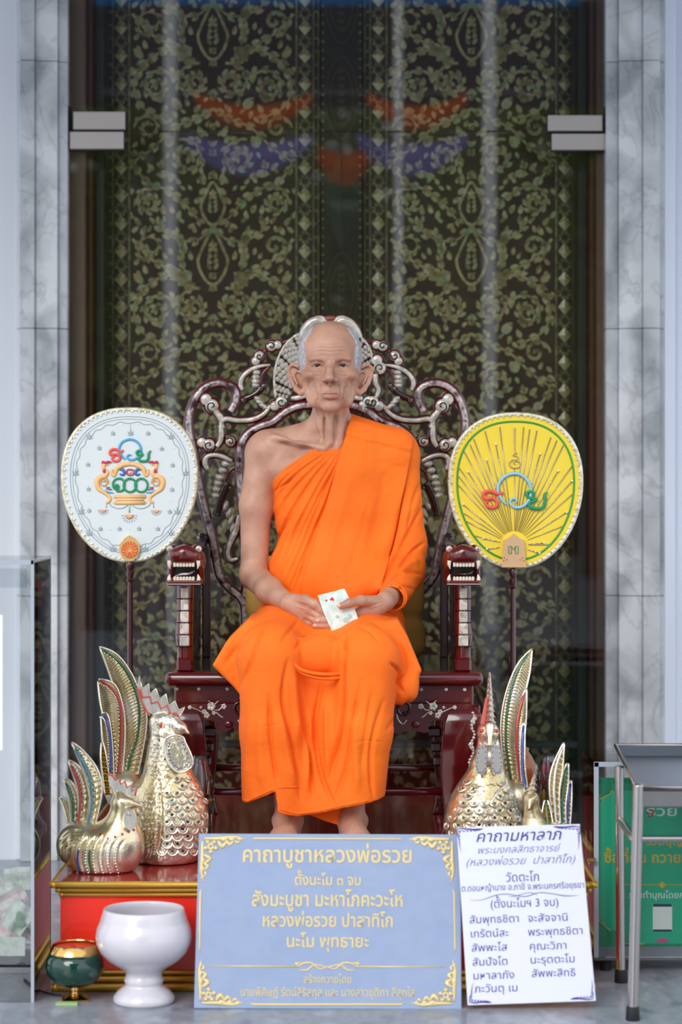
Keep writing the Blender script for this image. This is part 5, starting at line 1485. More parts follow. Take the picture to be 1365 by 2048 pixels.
for _ in range(40):
    Y2 = Y.copy(); Y2[1:-1, 1:-1] = (Y[:-2, 1:-1] + Y[2:, 1:-1] + Y[1:-1, :-2] + Y[1:-1, 2:]) / 4; Y = np.minimum(Y2, Y)
V2 = []
for i in range(nv + 1):
    for j in range(nu + 1):
        u = j / nu
        v_ = P(G[i, j][0], G[i, j][1], Y[i, j] - 0.014 - 0.003 * math.sin(u * PI) + sash_line(G[i, j][0], G[i, j][1]) - 0.0012 * math.sin(u * 16 + i * 0.08))
        V2.append(v_)
F2 = [(i * (nu + 1) + j, (i + 1) * (nu + 1) + j, (i + 1) * (nu + 1) + j + 1, i * (nu + 1) + j + 1) for i in range(nv) for j in range(nu)]
sash = mesh_obj('shoulder_cloth', V2, F2, m_robe, body, smooth=True)
sd_ = sash.modifiers.new('thickness', 'SOLIDIFY'); sd_.thickness = 0.014; sd_.offset = -1
# cuff seam
cf = MB(); cc = Vector(p(789, 1193, -0.060)); ax_ = (Bc - A).normalized(); u_ = ax_.orthogonal().normalized(); w_ = ax_.cross(u_)
cf.sweep([cc + (u_ * math.cos(t) + w_ * math.sin(t)) * 0.0335 for t in np.linspace(0, 2 * PI, 17)[:-1]], 0.0024, 6, closed=True)
cf.build('cuff_seam', m_robe, body, smooth=True)

# folded banknote held between the hands
m_note = ramp_mat('pale_green_banknote', 55, [(0.3, 'b4cdc6'), (0.5, 'd3e2dc'), (0.7, 'e2ece8')], rough=0.6, metal=0, coat=0, kind='NOISE')
q4 = [P(636, 1191, -0.170), P(689, 1177, -0.168), P(699, 1199, -0.172), P(703, 1216, -0.175), P(708, 1216.5, -0.177), P(722, 1253, -0.180), P(667, 1269.5, -0.182), P(652, 1238, -0.180), P(647, 1222.5, -0.176)]
nt = MB()
top = [P(636, 1191, -0.167), P(689, 1177, -0.167), P(709, 1215, -0.1712), P(647, 1223, -0.1712)]
bot = [P(647, 1223, -0.1716), P(709, 1215, -0.1716), P(722, 1253, -0.176), P(667, 1269.5, -0.176)]
nt.prism(top, (0, 0.0015, 0)); nt.prism(bot, (0, 0.0015, 0))
note = nt.build('banknote', m_note, origin=tuple(P(680, 1223, -0.17)))
tag(note, 'folded pale green banknote with red marks held in the person\'s hands', 'banknote')
rd = MB()
for c, r_ in (((653, 1201), 2.2), ((662, 1199), 2.0), ((665, 1197), 2.4), ((667, 1200), 2.0)):
    rd.lathe([(r_ / 800, -0.0004), (r_ / 800, 0.0004)], P(c[0], c[1], -0.1690), 10, Matrix.Rotation(PI / 2, 4, 'X'))
rd.build('red_mark', mat('red_print', 'd8324a', 0.6), note)
gm = MB()
for c, r_ in (((693, 1240), 6), ((675, 1233), 3), ((705, 1250), 3), ((700, 1232), 4)):
    gm.lathe([(r_ / 820, -0.0003), (r_ / 820, 0.0003)], P(c[0], c[1], -0.1752), 14, Matrix.Rotation(PI / 2, 4, 'X'))
gm.build('pale_print', mat('grey_green_print', 'a9c4be', 0.6), note)
# ---------------------------------------------------------------- two ceremonial fans on turned poles
FNY = 0.20
m_pole = mat('turned_dark_wood', '431719', 0.25, coat=0.8)
m_silverthread = mat('silver_thread', 'a9b2ba', 0.4, metal=0.3)
m_goldthread = ramp_mat('gold_white_braid', 120, [(0.0, 'c9b98a'), (0.5, 'ece8d8'), (1.0, 'b9b79a')], rough=0.4, metal=0.3, coat=0.2)
m_rhine = mat('clear_stone', 'f4f6fa', 0.08, metal=0.4, coat=1.0)
def col(name, c, r=0.5): return mat(name, c, r, coat=0.15)
e_blue = col('blue_embroidery', '4aa9d8'); e_lblue = col('pale_blue_embroidery', '8cc4e2'); e_red = col('coral_red_embroidery', 'ee5a4e'); e_green = col('green_embroidery', '169060')
e_gold = col('peach_gold_embroidery', 'f2be7e'); e_crim = col('crimson_embroidery', 'c8324e'); e_navy = col('navy_embroidery', '2f6fb4'); e_dkgreen = col('green_cord', '2f9a3e')
def outline(cx, cy, w, ht, hb, n=72, ins=0.0, et=2.35, eb=2.15):
    out = []
    for k in range(n):
        t = 2 * PI * k / n; c, s_ = math.cos(t), math.sin(t)
        e_ = et if s_ > 0 else eb
        x = (w - ins) * math.copysign(abs(c) ** (2 / e_), c); y = ((ht if s_ > 0 else hb) - ins) * math.copysign(abs(s_) ** (2 / e_), s_)
        if s_ < 0: x *= 1 - 0.10 * (-s_) ** 1.5
        out.append((cx + x, cy - y))
    return out
def fan(cx, cy, w, ht, hb, face, label, pole_px):
    c0 = P(cx, cy, FNY)
    root = empty('ceremonial_fan', (P(pole_px, 0, FNY).x, FNY, PZ), label, 'fan', 'tall fans beside the throne')
    o = outline(cx, cy, w, ht, hb)
    MB().prism([P(a, b_, FNY) for a, b_ in o][::-1] if False else [P(a, b_, FNY) for a, b_ in o], (0, 0.012, 0)).build('fan_face', face, root)
    fix_normals(root.children[0])
    MB().sweep([P(a, b_, FNY + 0.004) for a, b_ in o], 0.0062, 8, closed=True, smooth=1).build('braided_edge', m_goldthread, root, smooth=True)
    b_ = MB(); o2 = outline(cx, cy, w, ht, hb, ins=3, n=150)
    for k in range(0, 150, 1):
        if k % 2: b_.ball(P(o2[k][0], o2[k][1], FNY - 0.004), (0.0028, 0.002, 0.0028), 6, 4)
    b_.build('edge_stitches', m_rhine if face is not m_yel else m_goldthread, root, kind='stuff')
    return root
def line(root, pts, r, m, name, y=0.002, flat=0.6, smooth=5, closed=False):
    return MB().sweep([P(a, b_, FNY - y) for a, b_ in pts], [q / 764 for q in r] if hasattr(r, '__len__') else r / 764, 8, up=(0, 1, 0), flat=flat, smooth=smooth, closed=closed).build(name, m, root, smooth=True)
m_sat = mat('pale_grey_satin', 'd6dfe1', 0.45, sheen=0.2)
m_yel = mat('yellow_satin', 'ecd03a', 0.5, sheen=0.2)
FL = fan(259.5, 955, 133, 136, 166, m_sat, 'pale grey fan embroidered with a gold vase and two birds', 260)
FR = fan(1032, 966, 131, 137, 168, m_yel, 'yellow fan with a green ring and silver rays', 1027)
def z4(q): return (q[0] / 4.403 + 110, q[1] / 4.403 + 800)
def z5(q): return (q[0] / 4.403 + 880, q[1] / 4.403 + 810)
def L4(pts, r, m, name, y=0.002, **k):
    return line(FL, [z4(q) for q in pts], [x / 4.403 for x in r] if hasattr(r, '__len__') else r / 4.403, m, name, y, **k)
def both4(pts, r, m, name, **k):
    L4(pts, r, m, name, **k); L4([(1320 - a, b_) for a, b_ in pts], r, m, name, **k)
for ins, r in ((14, 0.7), (19, 0.5)):
    line(FL, outline(259.5, 955, 133, 136, 166, ins=ins, n=60), r, m_silverthread, 'silver_ring', 0.001, closed=True, smooth=1)
# wavy silver vine round the face
o = outline(259.5, 955, 133, 136, 166, ins=26, n=180)
line(FL, [(a + 2.2 * math.cos(k * 0.9) * (a - 259) / 130, b_ + 2.2 * math.cos(k * 0.9) * (b_ - 955) / 130) for k, (a, b_) in enumerate(o)], 0.7, m_silverthread, 'silver_vine', 0.001, closed=True, smooth=1)
def sprig(root, c, s_, name='silver_sprig'):
    b_ = MB()
    for k in range(-2, 3):
        a = PI / 2 + k * 0.62; L_ = s_ * (1.35 - abs(k) * 0.28)
        L_ *= 1.0
        tip = (c[0] + math.cos(a) * L_, c[1] - math.sin(a) * L_ + s_ * 0.3)
        b_.sweep([P(c[0], c[1] + s_ * 0.3, FNY - 0.001), P((c[0] + tip[0]) / 2 + k * 0.3, (c[1] + s_ * 0.3 + tip[1]) / 2, FNY - 0.0015), P(tip[0], tip[1], FNY - 0.001)], [0.0008, 0.0016, 0.0004], 5, smooth=1)
    o_ = b_.build(name, m_silverthread, root)
    MB().ball(P(c[0], c[1], FNY - 0.002), 0.0016, 8, 6).build('stone', m_rhine, o_, smooth=True)
for q in ((510, 300), (820, 300), (390, 430), (940, 435), (290, 575), (1035, 580), (295, 790), (1030, 795), (300, 980), (1010, 990), (400, 1140), (568, 1140), (740, 1140), (905, 1140)): sprig(FL, z4(q), 7.0)
for q in ((510, 1320), (795, 1320), (300, 330), (1020, 330), (180, 650), (1150, 650), (230, 990), (1075, 990), (300, 1180), (1020, 1180)): sprig(FL, z4(q), 11)
for q in ((665, 300),): sprig(FL, z4(q), 10); L4([(665, 300), (665, 215)], [3, 1], m_silverthread, 'silver_spire')
st_ = MB()
for q in ((595, 215), (735, 215), (500, 410), (830, 410), (290, 680), (1030, 680), (295, 885), (1018, 890), (490, 1140), (657, 1140), (823, 1140), (285, 410), (1045, 425)): st_.ball(P(*z4(q), FNY - 0.001), (0.0016, 0.001, 0.0016), 8, 5)
st_.build('stones', m_rhine, FL, kind='stuff')
# the word over the vase, in three colours
L4([(618, 525), (590, 492), (566, 445), (572, 400), (600, 365), (660, 345), (715, 362), (748, 400), (757, 445), (740, 490), (700, 522), (660, 525), (635, 505), (650, 482), (675, 490)], [6, 9, 10, 10, 10, 10, 10, 10, 10, 10, 10, 10, 9, 8, 5], e_blue, 'blue_letter', y=0.003)
L4([(603, 440), (575, 458), (545, 437), (505, 435), (484, 458), (492, 480), (530, 478), (560, 485), (572, 508), (560, 532), (525, 538), (503, 515), (515, 495), (530, 503)], [7, 11, 12, 12, 12, 12, 12, 12, 12, 12, 12, 10, 8, 5], e_red, 'red_letter', y=0.004)
L4([(765, 462), (742, 445), (720, 462), (735, 485), (775, 478), (750, 500), (735, 515), (755, 537), (800, 537), (822, 515), (826, 470), (845, 445)], [8, 11, 11, 11, 9, 8, 11, 12, 12, 12, 11, 5], e_green, 'green_letter', y=0.004)
# vase with two birds
both4([(470, 575), (455, 560), (432, 570), (430, 600), (460, 640), (440, 670), (395, 680), (370, 720), (385, 780), (440, 820), (485, 860), (470, 900), (450, 895)], [6, 13, 17, 16, 16, 18, 22, 24, 20, 15, 14, 12, 7], e_gold, 'embroidered_bird')
both4([(420, 720), (450, 705), (455, 740), (425, 755), (400, 730), (415, 690), (455, 690), (470, 730)], 5, mat('orange_gold_thread', 'e0a05a', 0.5), 'bird_wing', y=0.004)
both4([(415, 560), (425, 546), (445, 556), (465, 546), (500, 548)], [8, 12, 10, 12, 5], e_crim, 'crimson_comb', y=0.004)
both4([(432, 605), (438, 625), (420, 632)], [8, 13, 8], e_crim, 'crimson_wattle', y=0.004)
both4([(500, 610), (505, 655), (525, 665), (540, 610), (570, 585), (610, 568), (660, 562)], [10, 13, 12, 20, 22, 20, 18], e_gold, 'embroidered_arch')
both4([(570, 615), (595, 612), (612, 640), (595, 660), (570, 650)], [7, 12, 12, 10, 6], e_navy, 'blue_fish', y=0.003)
L4([(640, 615), (685, 615), (695, 640), (680, 660), (645, 660), (632, 640)], 6, e_crim, 'crimson_ring', y=0.003, closed=True); L4([(648, 637), (672, 637)], 11, mat('pale_pink_thread', 'f0c0b0', 0.6), 'pink_disc', y=0.003)
L4([(548, 770), (530, 760), (545, 745), (560, 762), (548, 785), (520, 775), (510, 740), (525, 705), (560, 690), (595, 700), (612, 735), (608, 775), (585, 800), (540, 803)], 9, e_green, 'green_numeral', y=0.004)
for cx in (660, 760): L4([(cx + 56 * math.cos(t), 750 + 60 * math.sin(t)) for t in np.linspace(0, 2 * PI, 19)[:-1]], 9, e_green, 'green_numeral', y=0.0045, closed=True, smooth=1)
both4([(450, 768), (485, 772)], [4, 5], e_green, 'green_leaf'); both4([(450, 782), (500, 790)], [5, 6], e_crim, 'red_leaf'); both4([(425, 795), (470, 812), (515, 818)], [5, 8, 5], e_blue, 'blue_leaf')
L4([(520, 850), (800, 850)], 17, e_gold, 'vase_band', smooth=1); L4([(540, 876), (780, 876)], 10, mat('pale_gold_thread', 'e6cfa0', 0.6), 'vase_band', smooth=1); L4([(530, 904), (790, 904)], 17, e_gold, 'vase_foot', smooth=1)
both4([(535, 885), (520, 905), (540, 915)], 6, e_gold, 'vase_foot_curl')
both4([(480, 915), (510, 940), (560, 955), (610, 945), (650, 915)], 3.5, mat('grey_green_thread', 'a9bba0', 0.6), 'garland')
both4([(455, 905), (450, 950)], 3, mat('grey_green_thread', 'a9bba0', 0.6), 'tassel_cord'); L4([(655, 915), (655, 990)], [5, 7], mat('mint_thread', '9fd0b4', 0.6), 'tassel_cord')
for cx, cy, s_ in ((425, 965, 1.0), (893, 970, 1.0), (655, 1010, 1.5)):
    for k in range(-4, 5):
        a = -PI / 2 + k * 0.36
        L4([(cx, cy), (cx + math.cos(a) * 26 * s_, cy - math.sin(a) * 26 * s_)], [3, 4 * s_], mat('peach_thread', 'eeb08a', 0.6), 'tassel', smooth=1)
        L4([(cx + math.cos(a) * 34 * s_, cy - math.sin(a) * 34 * s_), (cx + math.cos(a) * 48 * s_, cy - math.sin(a) * 48 * s_)], [3, 2], m_silverthread, 'tassel_tip', smooth=1)
# gilt finial where face meets pole
m_bright = mat('bright_gilt', 'f0c684', 0.3, metal=0.5, coat=0.6); m_orange = mat('orange_enamel', 'd9642a', 0.35, coat=0.4)
fo = MB()
pts = [z4(q) for q in ((658, 1190), (700, 1215), (745, 1270), (750, 1320), (725, 1385), (690, 1415), (658, 1422), (625, 1415), (590, 1385), (566, 1320), (572, 1270), (615, 1215))]
fo.prism([P(a, b_, FNY - 0.010) for a, b_ in pts], (0, 0.012, 0)); f_ = fo.build('gilt_finial', m_bright, FL); fix_normals(f_)
fo = MB(); fo.lathe([(0, 0), (0.0205, 0), (0.0215, 0.001), (0.0215, 0.002), (0, 0.002)], P(*z4((658, 1318)), FNY - 0.0105), 28, Matrix.Rotation(PI / 2, 4, 'X')); fo.build('orange_medallion', m_orange, f_)
for k in range(13):
    a = PI / 2 + (k - 6) * 0.42
    MB().sweep([P(*z4((658, 1330)), FNY - 0.0125), P(*z4((658 + math.cos(a) * 66, 1322 - math.sin(a) * 76)), FNY - 0.0125)], [0.0005, 0.0009], 5, smooth=1).build('gilt_ray', m_bright, f_)
# yellow fan
def L5(pts, r, m, name, y=0.002, **k): return line(FR, [z5(q) for q in pts], [x / 4.403 for x in r] if hasattr(r, '__len__') else r / 4.403, m, name, y, **k)
line(FR, outline(1032, 966, 131, 137, 168, ins=14, n=72), 1.9, e_dkgreen, 'green_ring', 0.002, closed=True, smooth=1)
m_ray = mat('silver_gold_ray', 'b8a68a', 0.3, metal=0.5, coat=0.3)
org = (655, 1235)
gems = []
for (x, y, s_) in ((530, 195, 0), (740, 195, 0), (793, 215, 0), (857, 225, 0), (400, 230, 0), (300, 300, 0), (268, 350, 0), (210, 400, 0), (980, 285, 0), (1033, 312, 0), (1090, 355, 0), (165, 545, 0), (160, 620, 0), (160, 700, 0), (1170, 535, 0), (1168, 670, 1), (1165, 790, 0), (1120, 945, 1), (1090, 1065, 0), (205, 875, 1), (215, 955, 0), (235, 1025, 0), (300, 1150, 0), (385, 1175, 1), (920, 1215, 1), (985, 1230, 0), (415, 1270, 1), (880, 1305, 1), (495, 345, 1), (412, 485, 1), (250, 590, 1), (885, 430, 1), (1045, 580, 1)):
    d = math.hypot(x - org[0], y - org[1]); t0 = min(0.75, 125 / d)
    L5([(org[0] + (x - org[0]) * t0, org[1] + (y - org[1]) * t0), (org[0] + (x - org[0]) * 0.6, org[1] + (y - org[1]) * 0.6), (x, y)] if t0 < 0.6 else [(org[0] + (x - org[0]) * t0, org[1] + (y - org[1]) * t0), (x, y)], [1.8, 5.0, 5.0] if t0 < 0.6 else [2.0, 4.0], m_ray, 'silver_ray', smooth=1)
    if s_:
        for f2, r2 in ((1.0, 10), (0.84, 6), (0.68, 6), (0.52, 5)):
            if d * f2 > 140: gems.append((org[0] + (x - org[0]) * f2, org[1] + (y - org[1]) * f2, r2))
for (x, y, r2) in gems: MB().ball(P(*z5((x, y)), FNY - 0.004), (r2 / 4.403 / 764,) * 3, 8, 6).build('stone', m_rhine, FR, smooth=True)
L5([(660, 1110), (660, 920), (660, 550)], [2, 3, 3], m_ray, 'silver_ray', smooth=1)
L5([(668, 520), (652, 516), (655, 496), (688, 496), (712, 520), (692, 550), (640, 552), (612, 520), (628, 490), (665, 482), (692, 468), (680, 452), (645, 445), (655, 430), (680, 425), (662, 405), (660, 300), (660, 200)], [4, 4, 5, 5, 5, 5, 5, 5, 5, 4, 4, 4, 4, 4, 4, 4, 5, 7], m_ray, 'silver_flame_line', y=0.004)
L5([(590, 878), (545, 830), (515, 765), (518, 700), (560, 640), (620, 608), (690, 605), (752, 640), (795, 700), (805, 770), (785, 840), (735, 890), (672, 903), (630, 880), (622, 842), (655, 822), (682, 845), (660, 862)], [7, 13, 14, 14, 14, 14, 14, 14, 14, 14, 14, 14, 13, 12, 11, 10, 8, 4], e_lblue, 'blue_letter', y=0.006)
L5([(562, 768), (515, 782), (450, 758), (395, 768), (382, 800), (410, 828), (465, 818), (500, 845), (502, 885), (465, 902), (420, 890), (402, 860), (425, 848)], [9, 15, 15, 15, 15, 15, 15, 15, 15, 15, 14, 11, 6], e_red, 'red_letter', y=0.008)
L5([(832, 800), (822, 768), (782, 765), (765, 790), (800, 820), (858, 828), (820, 850), (790, 860), (800, 900), (870, 912), (912, 895), (928, 840), (925, 790), (952, 765)], [10, 13, 14, 14, 13, 9, 12, 14, 15, 15, 15, 15, 13, 5], e_green, 'green_letter', y=0.008)
pts = [z5(q) for q in ((655, 1132), (705, 1172), (745, 1190), (752, 1260), (752, 1330), (762, 1385), (762, 1432), (545, 1432), (545, 1385), (556, 1330), (556, 1260), (562, 1190), (605, 1172))]
m_pinkg = mat('pink_gilt_plate', 'e9bf93', 0.3, metal=0.4, coat=0.6)
pl = MB().prism([P(a, b_, FNY - 0.012) for a, b_ in pts], (0, 0.014, 0)).build('gilt_plate', m_pinkg, FR); fix_normals(pl)
for pts_ in ([(632, 1243), (608, 1243), (608, 1308), (632, 1308)], [(632, 1243), (632, 1308)], [(668, 1308), (668, 1243), (692, 1243), (692, 1308), (668, 1308)], [(632, 1243), (652, 1275), (668, 1243)]):
    MB().sweep([P(*z5(q), FNY - 0.0135) for q in pts_], 0.0009, 6, smooth=1).build('green_mark', e_green, pl)
for q in ((570, 1345), (592, 1362), (565, 1370), (730, 1345), (710, 1362), (742, 1370)): MB().ball(P(*z5(q), FNY - 0.0125), (0.0024, 0.001, 0.002), 8, 5).build('red_enamel', m_orange, pl)
MB().box(tuple(P(*z5((545, 1432)), FNY - 0.015)), tuple(P(*z5((762, 1415)), FNY + 0.002)), bev=0.001).build('plate_base', m_pinkg, pl)
# poles with turned collars and stands
for rt, px, py0 in ((FL, 260, 1122), (FR, 1029, 1136)):
    top = P(px, py0, FNY + 0.006)
    base = Vector((rt.location.x, FNY + 0.006, PZ))
    L_ = top.z - base.z; prof = []
    ks = [(0.0, 0.045), (0.012, 0.045), (0.018, 0.036), (0.03, 0.028), (0.05, 0.024), (0.085, 0.031), (0.12, 0.027), (0.15, 0.012), (0.17, 0.0075), (L_ - 0.10, 0.0072), (L_ - 0.055, 0.0062), (L_ - 0.05, 0.0105), (L_ - 0.046, 0.0062), (L_ - 0.035, 0.0095), (L_ - 0.028, 0.010), (L_ - 0.024, 0.0065), (L_ - 0.015, 0.0105), (L_ - 0.008, 0.0105), (L_ + 0.006, 0.006)]
    MB().lathe([(r, z) for z, r in ks], base + Vector((0, 0.0, 0)), 20).build('turned_pole', m_pole, rt, smooth=True, autosm=40)
MB().lathe([(0.030, 0), (0.030, 0.01), (0.020, 0.02), (0.014, 0.11), (0.026, 0.135), (0.033, 0.155), (0.031, 0.175), (0.018, 0.20), (0.010, 0.212), (0.012, 0.22), (0.0, 0.225)], (P(1050, 0, 0.10).x, 0.10, PZ), 24).build('turned_post', mat('orange_brown_wood', '8a4a22', 0.3, coat=0.6), smooth=True, origin=(P(1050, 0, 0.10).x, 0.10, PZ))
tag(bpy.data.objects['turned_post'], 'turned orange brown wooden post behind the right gilded bird', 'post')
# ---------------------------------------------------------------- gilded birds on the platform
m_gold = ramp_mat('champagne_gilt', 9, [(0.35, 'cfbd8e'), (0.5, 'ddd0ae'), (0.65, 'e9e3d4')], rough=0.27, metal=0.88, coat=0.2, kind='NOISE', bump=(90, 0.0010))
m_silv = mat('silver_gilt', 'f2ece0', 0.24, metal=0.85, bump=(50, 0.0012))
m_body = ramp_mat('leafed_body_gilt', 7, [(0.35, 'd3c192'), (0.5, 'e2d8bc'), (0.65, 'efeae0')], rough=0.22, metal=0.88, coat=0.25, kind='NOISE', bump=(55, 0.0045))
m_goldd = mat('deep_gilt', 'b8923c', 0.25, metal=0.9, bump=(80, 0.002))
g_green = mat('green_glass', '0f5a35', 0.12, coat=1.0); g_red = mat('red_glass', 'b3202a', 0.12, coat=1.0); g_blue = mat('blue_glass', '223c96', 0.12, coat=1.0); g_black = mat('black_glass', '101416', 0.1, coat=1.0); g_teal = mat('teal_glass', '2c7d92', 0.12, coat=1.0)
m_comb = mat('coral_paint', 'c9564a', 0.35, coat=0.5)
def e2(pts, n=6): return [(v.x, v.y) for v in catmull([Vector((a, b, 0)) for a, b in pts], n)]
def at_t(pts, t):
    x = t * (len(pts) - 1); i = min(int(x), len(pts) - 2); f = x - i
    return (pts[i][0] + (pts[i + 1][0] - pts[i][0]) * f, pts[i][1] + (pts[i + 1][1] - pts[i][1]) * f)
def feather(root, left, right, y0, y1, m, stripe=None, sm=None, ribs=44, name='tail_feather', thick=0.008, studs=True, ribd=0.0036):
    """blade between two edges; y0 at the foot, y1 at the tip; diagonal ribs; a raised coloured midline"""
    Lc, Rc = e2(left), e2(right); n = 230; m_ = 10
    V = []; W_ = []
    for i in range(n + 1):
        t = i / n; a = at_t(Lc, t); b_ = at_t(Rc, t); y = y1 + (y0 - y1) * t
        for j in range(m_ + 1):
            u = j / m_; q = (a[0] + (b_[0] - a[0]) * u, a[1] + (b_[1] - a[1]) * u)
            dome = 0.010 * math.sin(PI * u) * min(1, 4 * t + 0.1) * min(1.0, math.dist(a, b_) / 30)
            rib = ribd * math.sin((t - abs(u - 0.5) * 0.06) * ribs * 2 * PI) if 0 < j < m_ else 0
            V.append(P(q[0], q[1], y - dome - rib)); W_.append(P(q[0], q[1], y + thick * (0.3 + 0.7 * math.sin(PI * u))))
    b0 = len(V); V += W_; F = []
    w = m_ + 1
    for i in range(n):
        for j in range(m_):
            a = i * w + j; F += [(a, a + w, a + w + 1, a + 1), (b0 + a, b0 + a + 1, b0 + a + w + 1, b0 + a + w)]
        a = i * w; F += [(a, b0 + a, b0 + a + w, a + w), (a + m_, a + m_ + w, b0 + a + m_ + w, b0 + a + m_)]
    for j in range(m_):
        F += [(j, j + 1, b0 + j + 1, b0 + j), (n * w + j, b0 + n * w + j, b0 + n * w + j + 1, n * w + j + 1)]
    o = mesh_obj(name, V, F, m, root, smooth=True, autosm=60) if False else mesh_obj(name, V, F, m, root, smooth=True)
    eL = MB().sweep([P(*at_t(Lc, t), y1 + (y0 - y1) * t - 0.002) for t in np.linspace(0.0, 1, 24)], [0.0012] + [0.0026] * 22 + [0.002], 6, smooth=1)
    eL.sweep([P(*at_t(Rc, t), y1 + (y0 - y1) * t - 0.002) for t in np.linspace(0.0, 1, 24)], [0.0012] + [0.0026] * 22 + [0.002], 6, smooth=1)
    eL.build('feather_rim', m_silv, o, smooth=True)
    if stripe:
        sc = e2(stripe); y_a = lambda t: y1 + (y0 - y1) * t
        # depth of the blade under the stripe
        MB().sweep([P(*at_t(sc, t), y_a(t) - 0.0125 * min(1, 4 * t + 0.3)) for t in np.linspace(0, 1, 30)], [0.0012] + [0.0032] * 28 + [0.002], 6, smooth=1).build('glass_stripe', sm, o, smooth=True)
        if studs:
            st = MB()
            for t in np.linspace(0.03, 0.97, 34):
                a = at_t(sc, t); l_ = at_t(Lc, t); dx = -6 if l_[0] < a[0] else 6
                st.ball(P(a[0] + dx * 0.8, a[1] + 1, y_a(t) - 0.011), 0.0013, 6, 4)
            st.build('studs', m_silv, o, kind='stuff')
    return o
def sdf_bird(name, root, prims, lo, hi, step, m, creases=(), mname='body'):
    Fd = Field(grid(lo[0], hi[0], step), grid(lo[1], hi[1], step), grid(lo[2], hi[2], step))
    for pr in prims: getattr(Fd, pr[0])(*pr[1], **pr[2])
    Fd.op(lambda X, Y, Z: (PZ + 0.002 - Z) + 0 * X + 0 * Y, np.array((-9., -9, -9)), np.array((9., 9, 9)), 0.005, 'int')
    V, F = Fd.mesh(); V = relax(V, F, 1); N = vnormals(V, F)
    global toPXPY
    toPXPY = topix(V)
    for c in creases: crease(V, N, *c)
    o = mesh_obj(mname, V, F, m, root, smooth=True)
    return o, bvh_of(V, F)
def orient(nrm):
    z = -nrm.normalized(); up = Vector((0, 0, 1)); x = up.cross(z); x = x.normalized() if x.length > 1e-4 else Vector((1, 0, 0)); yv = z.cross(x)
    return Matrix((x, yv, z)).transposed().to_4x4()
def on_surface(root, bv, cells, make, name, m, off=0.0):
    """copies of one small piece laid on the body's surface"""
    src = None; out = []
    for (a, b_, s_) in cells:
        q, nn = hit(a, b_, bv, off)
        if q is None or nn.y > -0.15: continue
        if src is None:
            src = make().build(name, m, None); o = src
        else:
            o = src.copy(); C.objects.link(o)
        o.parent = root; M = orient(nn); o.location = q - wloc(root); o.rotation_euler = M.to_euler(); o.scale = (s_, s_, s_)
        out.append(o)
    return out
def scale_mb():
    b = MB()        # local: x across, y up the surface, z inwards
    arc = [(math.cos(t), math.sin(t) - 0.1, -0.15 - 0.25 * abs(math.sin(t))) for t in np.linspace(PI, 2 * PI, 9)]
    b.sweep([(x * 0.011, y * 0.011, z * 0.011) for x, y, z in arc], [0.0008, 0.0017, 0.002, 0.0022, 0.0024, 0.0022, 0.002, 0.0017, 0.0008], 6, smooth=1)
    arc = [(math.cos(t) * 0.62, math.sin(t) * 0.62, -0.12) for t in np.linspace(PI, 2 * PI, 7)]
    b.sweep([(x * 0.011, y * 0.011, z * 0.011) for x, y, z in arc], 0.0009, 5, smooth=1)
    return b
def gem_mb():
    b = MB(); n = 8
    b.add([(0.0034 * math.cos(2 * PI * k / n), 0.0034 * math.sin(2 * PI * k / n), 0.0005) for k in range(n)] + [(0.002 * math.cos(2 * PI * k / n), 0.002 * math.sin(2 * PI * k / n), -0.0022) for k in range(n)], [(k, k + n, (k + 1) % n + n, (k + 1) % n) for k in range(n)] + [tuple(range(n, 2 * n))])
    return b

# ---- big rooster, left
RY = -0.335
r1 = empty('gilded_rooster', tuple(P(335, 1725, RY))[:2] + (PZ,), 'large gilded rooster with scaly breast and tall feathers, left of the throne', 'figurine', 'gilded birds')
q = lambda a, b_, dy=0.0: tuple(P(a, b_, RY + dy))
o1, bv1 = sdf_bird('r', r1, [
    ('ell', (q(338, 1640), (0.096, 0.090, 0.115)), dict(k=0.02)), ('ell', (q(330, 1702), (0.080, 0.078, 0.050)), dict(k=0.03)), ('cap', (q(338, 1570), q(332, 1470, -0.01), 0.068, 0.038), dict(k=0.03)),
    ('ell', (q(328, 1446, -0.01), (0.036, 0.032, 0.030)), dict(k=0.01)), ('cap', (q(346, 1447, -0.02), q(362, 1456, -0.03), 0.021, 0.014), dict(k=0.008)), ('cap', (q(362, 1456, -0.03), q(378, 1467, -0.035), 0.014, 0.003), dict(k=0.006)),
    ('ell', (q(268, 1640, 0.02), (0.035, 0.07, 0.09)), dict(k=0.03))],
    (-0.52, -0.48, 0.245), (-0.28, -0.20, 0.62), 0.0026, m_body,
    [([(300, 1470), (335, 1478), (372, 1474)], 2.2, 0.003), ([(352, 1462), (378, 1470)], 1.5, 0.002), ([(265, 1600), (290, 1640), (300, 1700), (285, 1738)], 4, 0.004), ([(317, 1560), (322, 1620), (318, 1690), (290, 1738)], 4, 0.004), ([(345, 1555), (330, 1580), (318, 1600)], 3, 0.002)])
cells = []
for r in range(11):
    for c in range(5):
        a = 334 + c * 21 + (10.5 if r % 2 else 0) - (10 if r > 8 else 0); b_ = 1554 + r * 14.5
        if b_ > 1708: continue
        if a > 400 + min(r, 7) * 3 - max(0, r - 9) * 8 or (r < 2 and a < 350): continue
        cells.append((a, b_, 1.12))
sc_ = on_surface(r1, bv1, cells, scale_mb, 'breast_scale', m_silv)
on_surface(r1, bv1, [(303 + c * 9 + (4.5 if r % 2 else 0), 1492 + r * 9, 0.42) for r in range(11) for c in range(4) if not (r > 6 and c > 2)], scale_mb, 'neck_scale', m_silv)
on_surface(r1, bv1, [(275 + c * 11 + (5 if r % 2 else 0), 1600 + r * 11, 0.5) for r in range(6) for c in range(4)], scale_mb, 'wing_scale', m_silv)
gm_ = {}
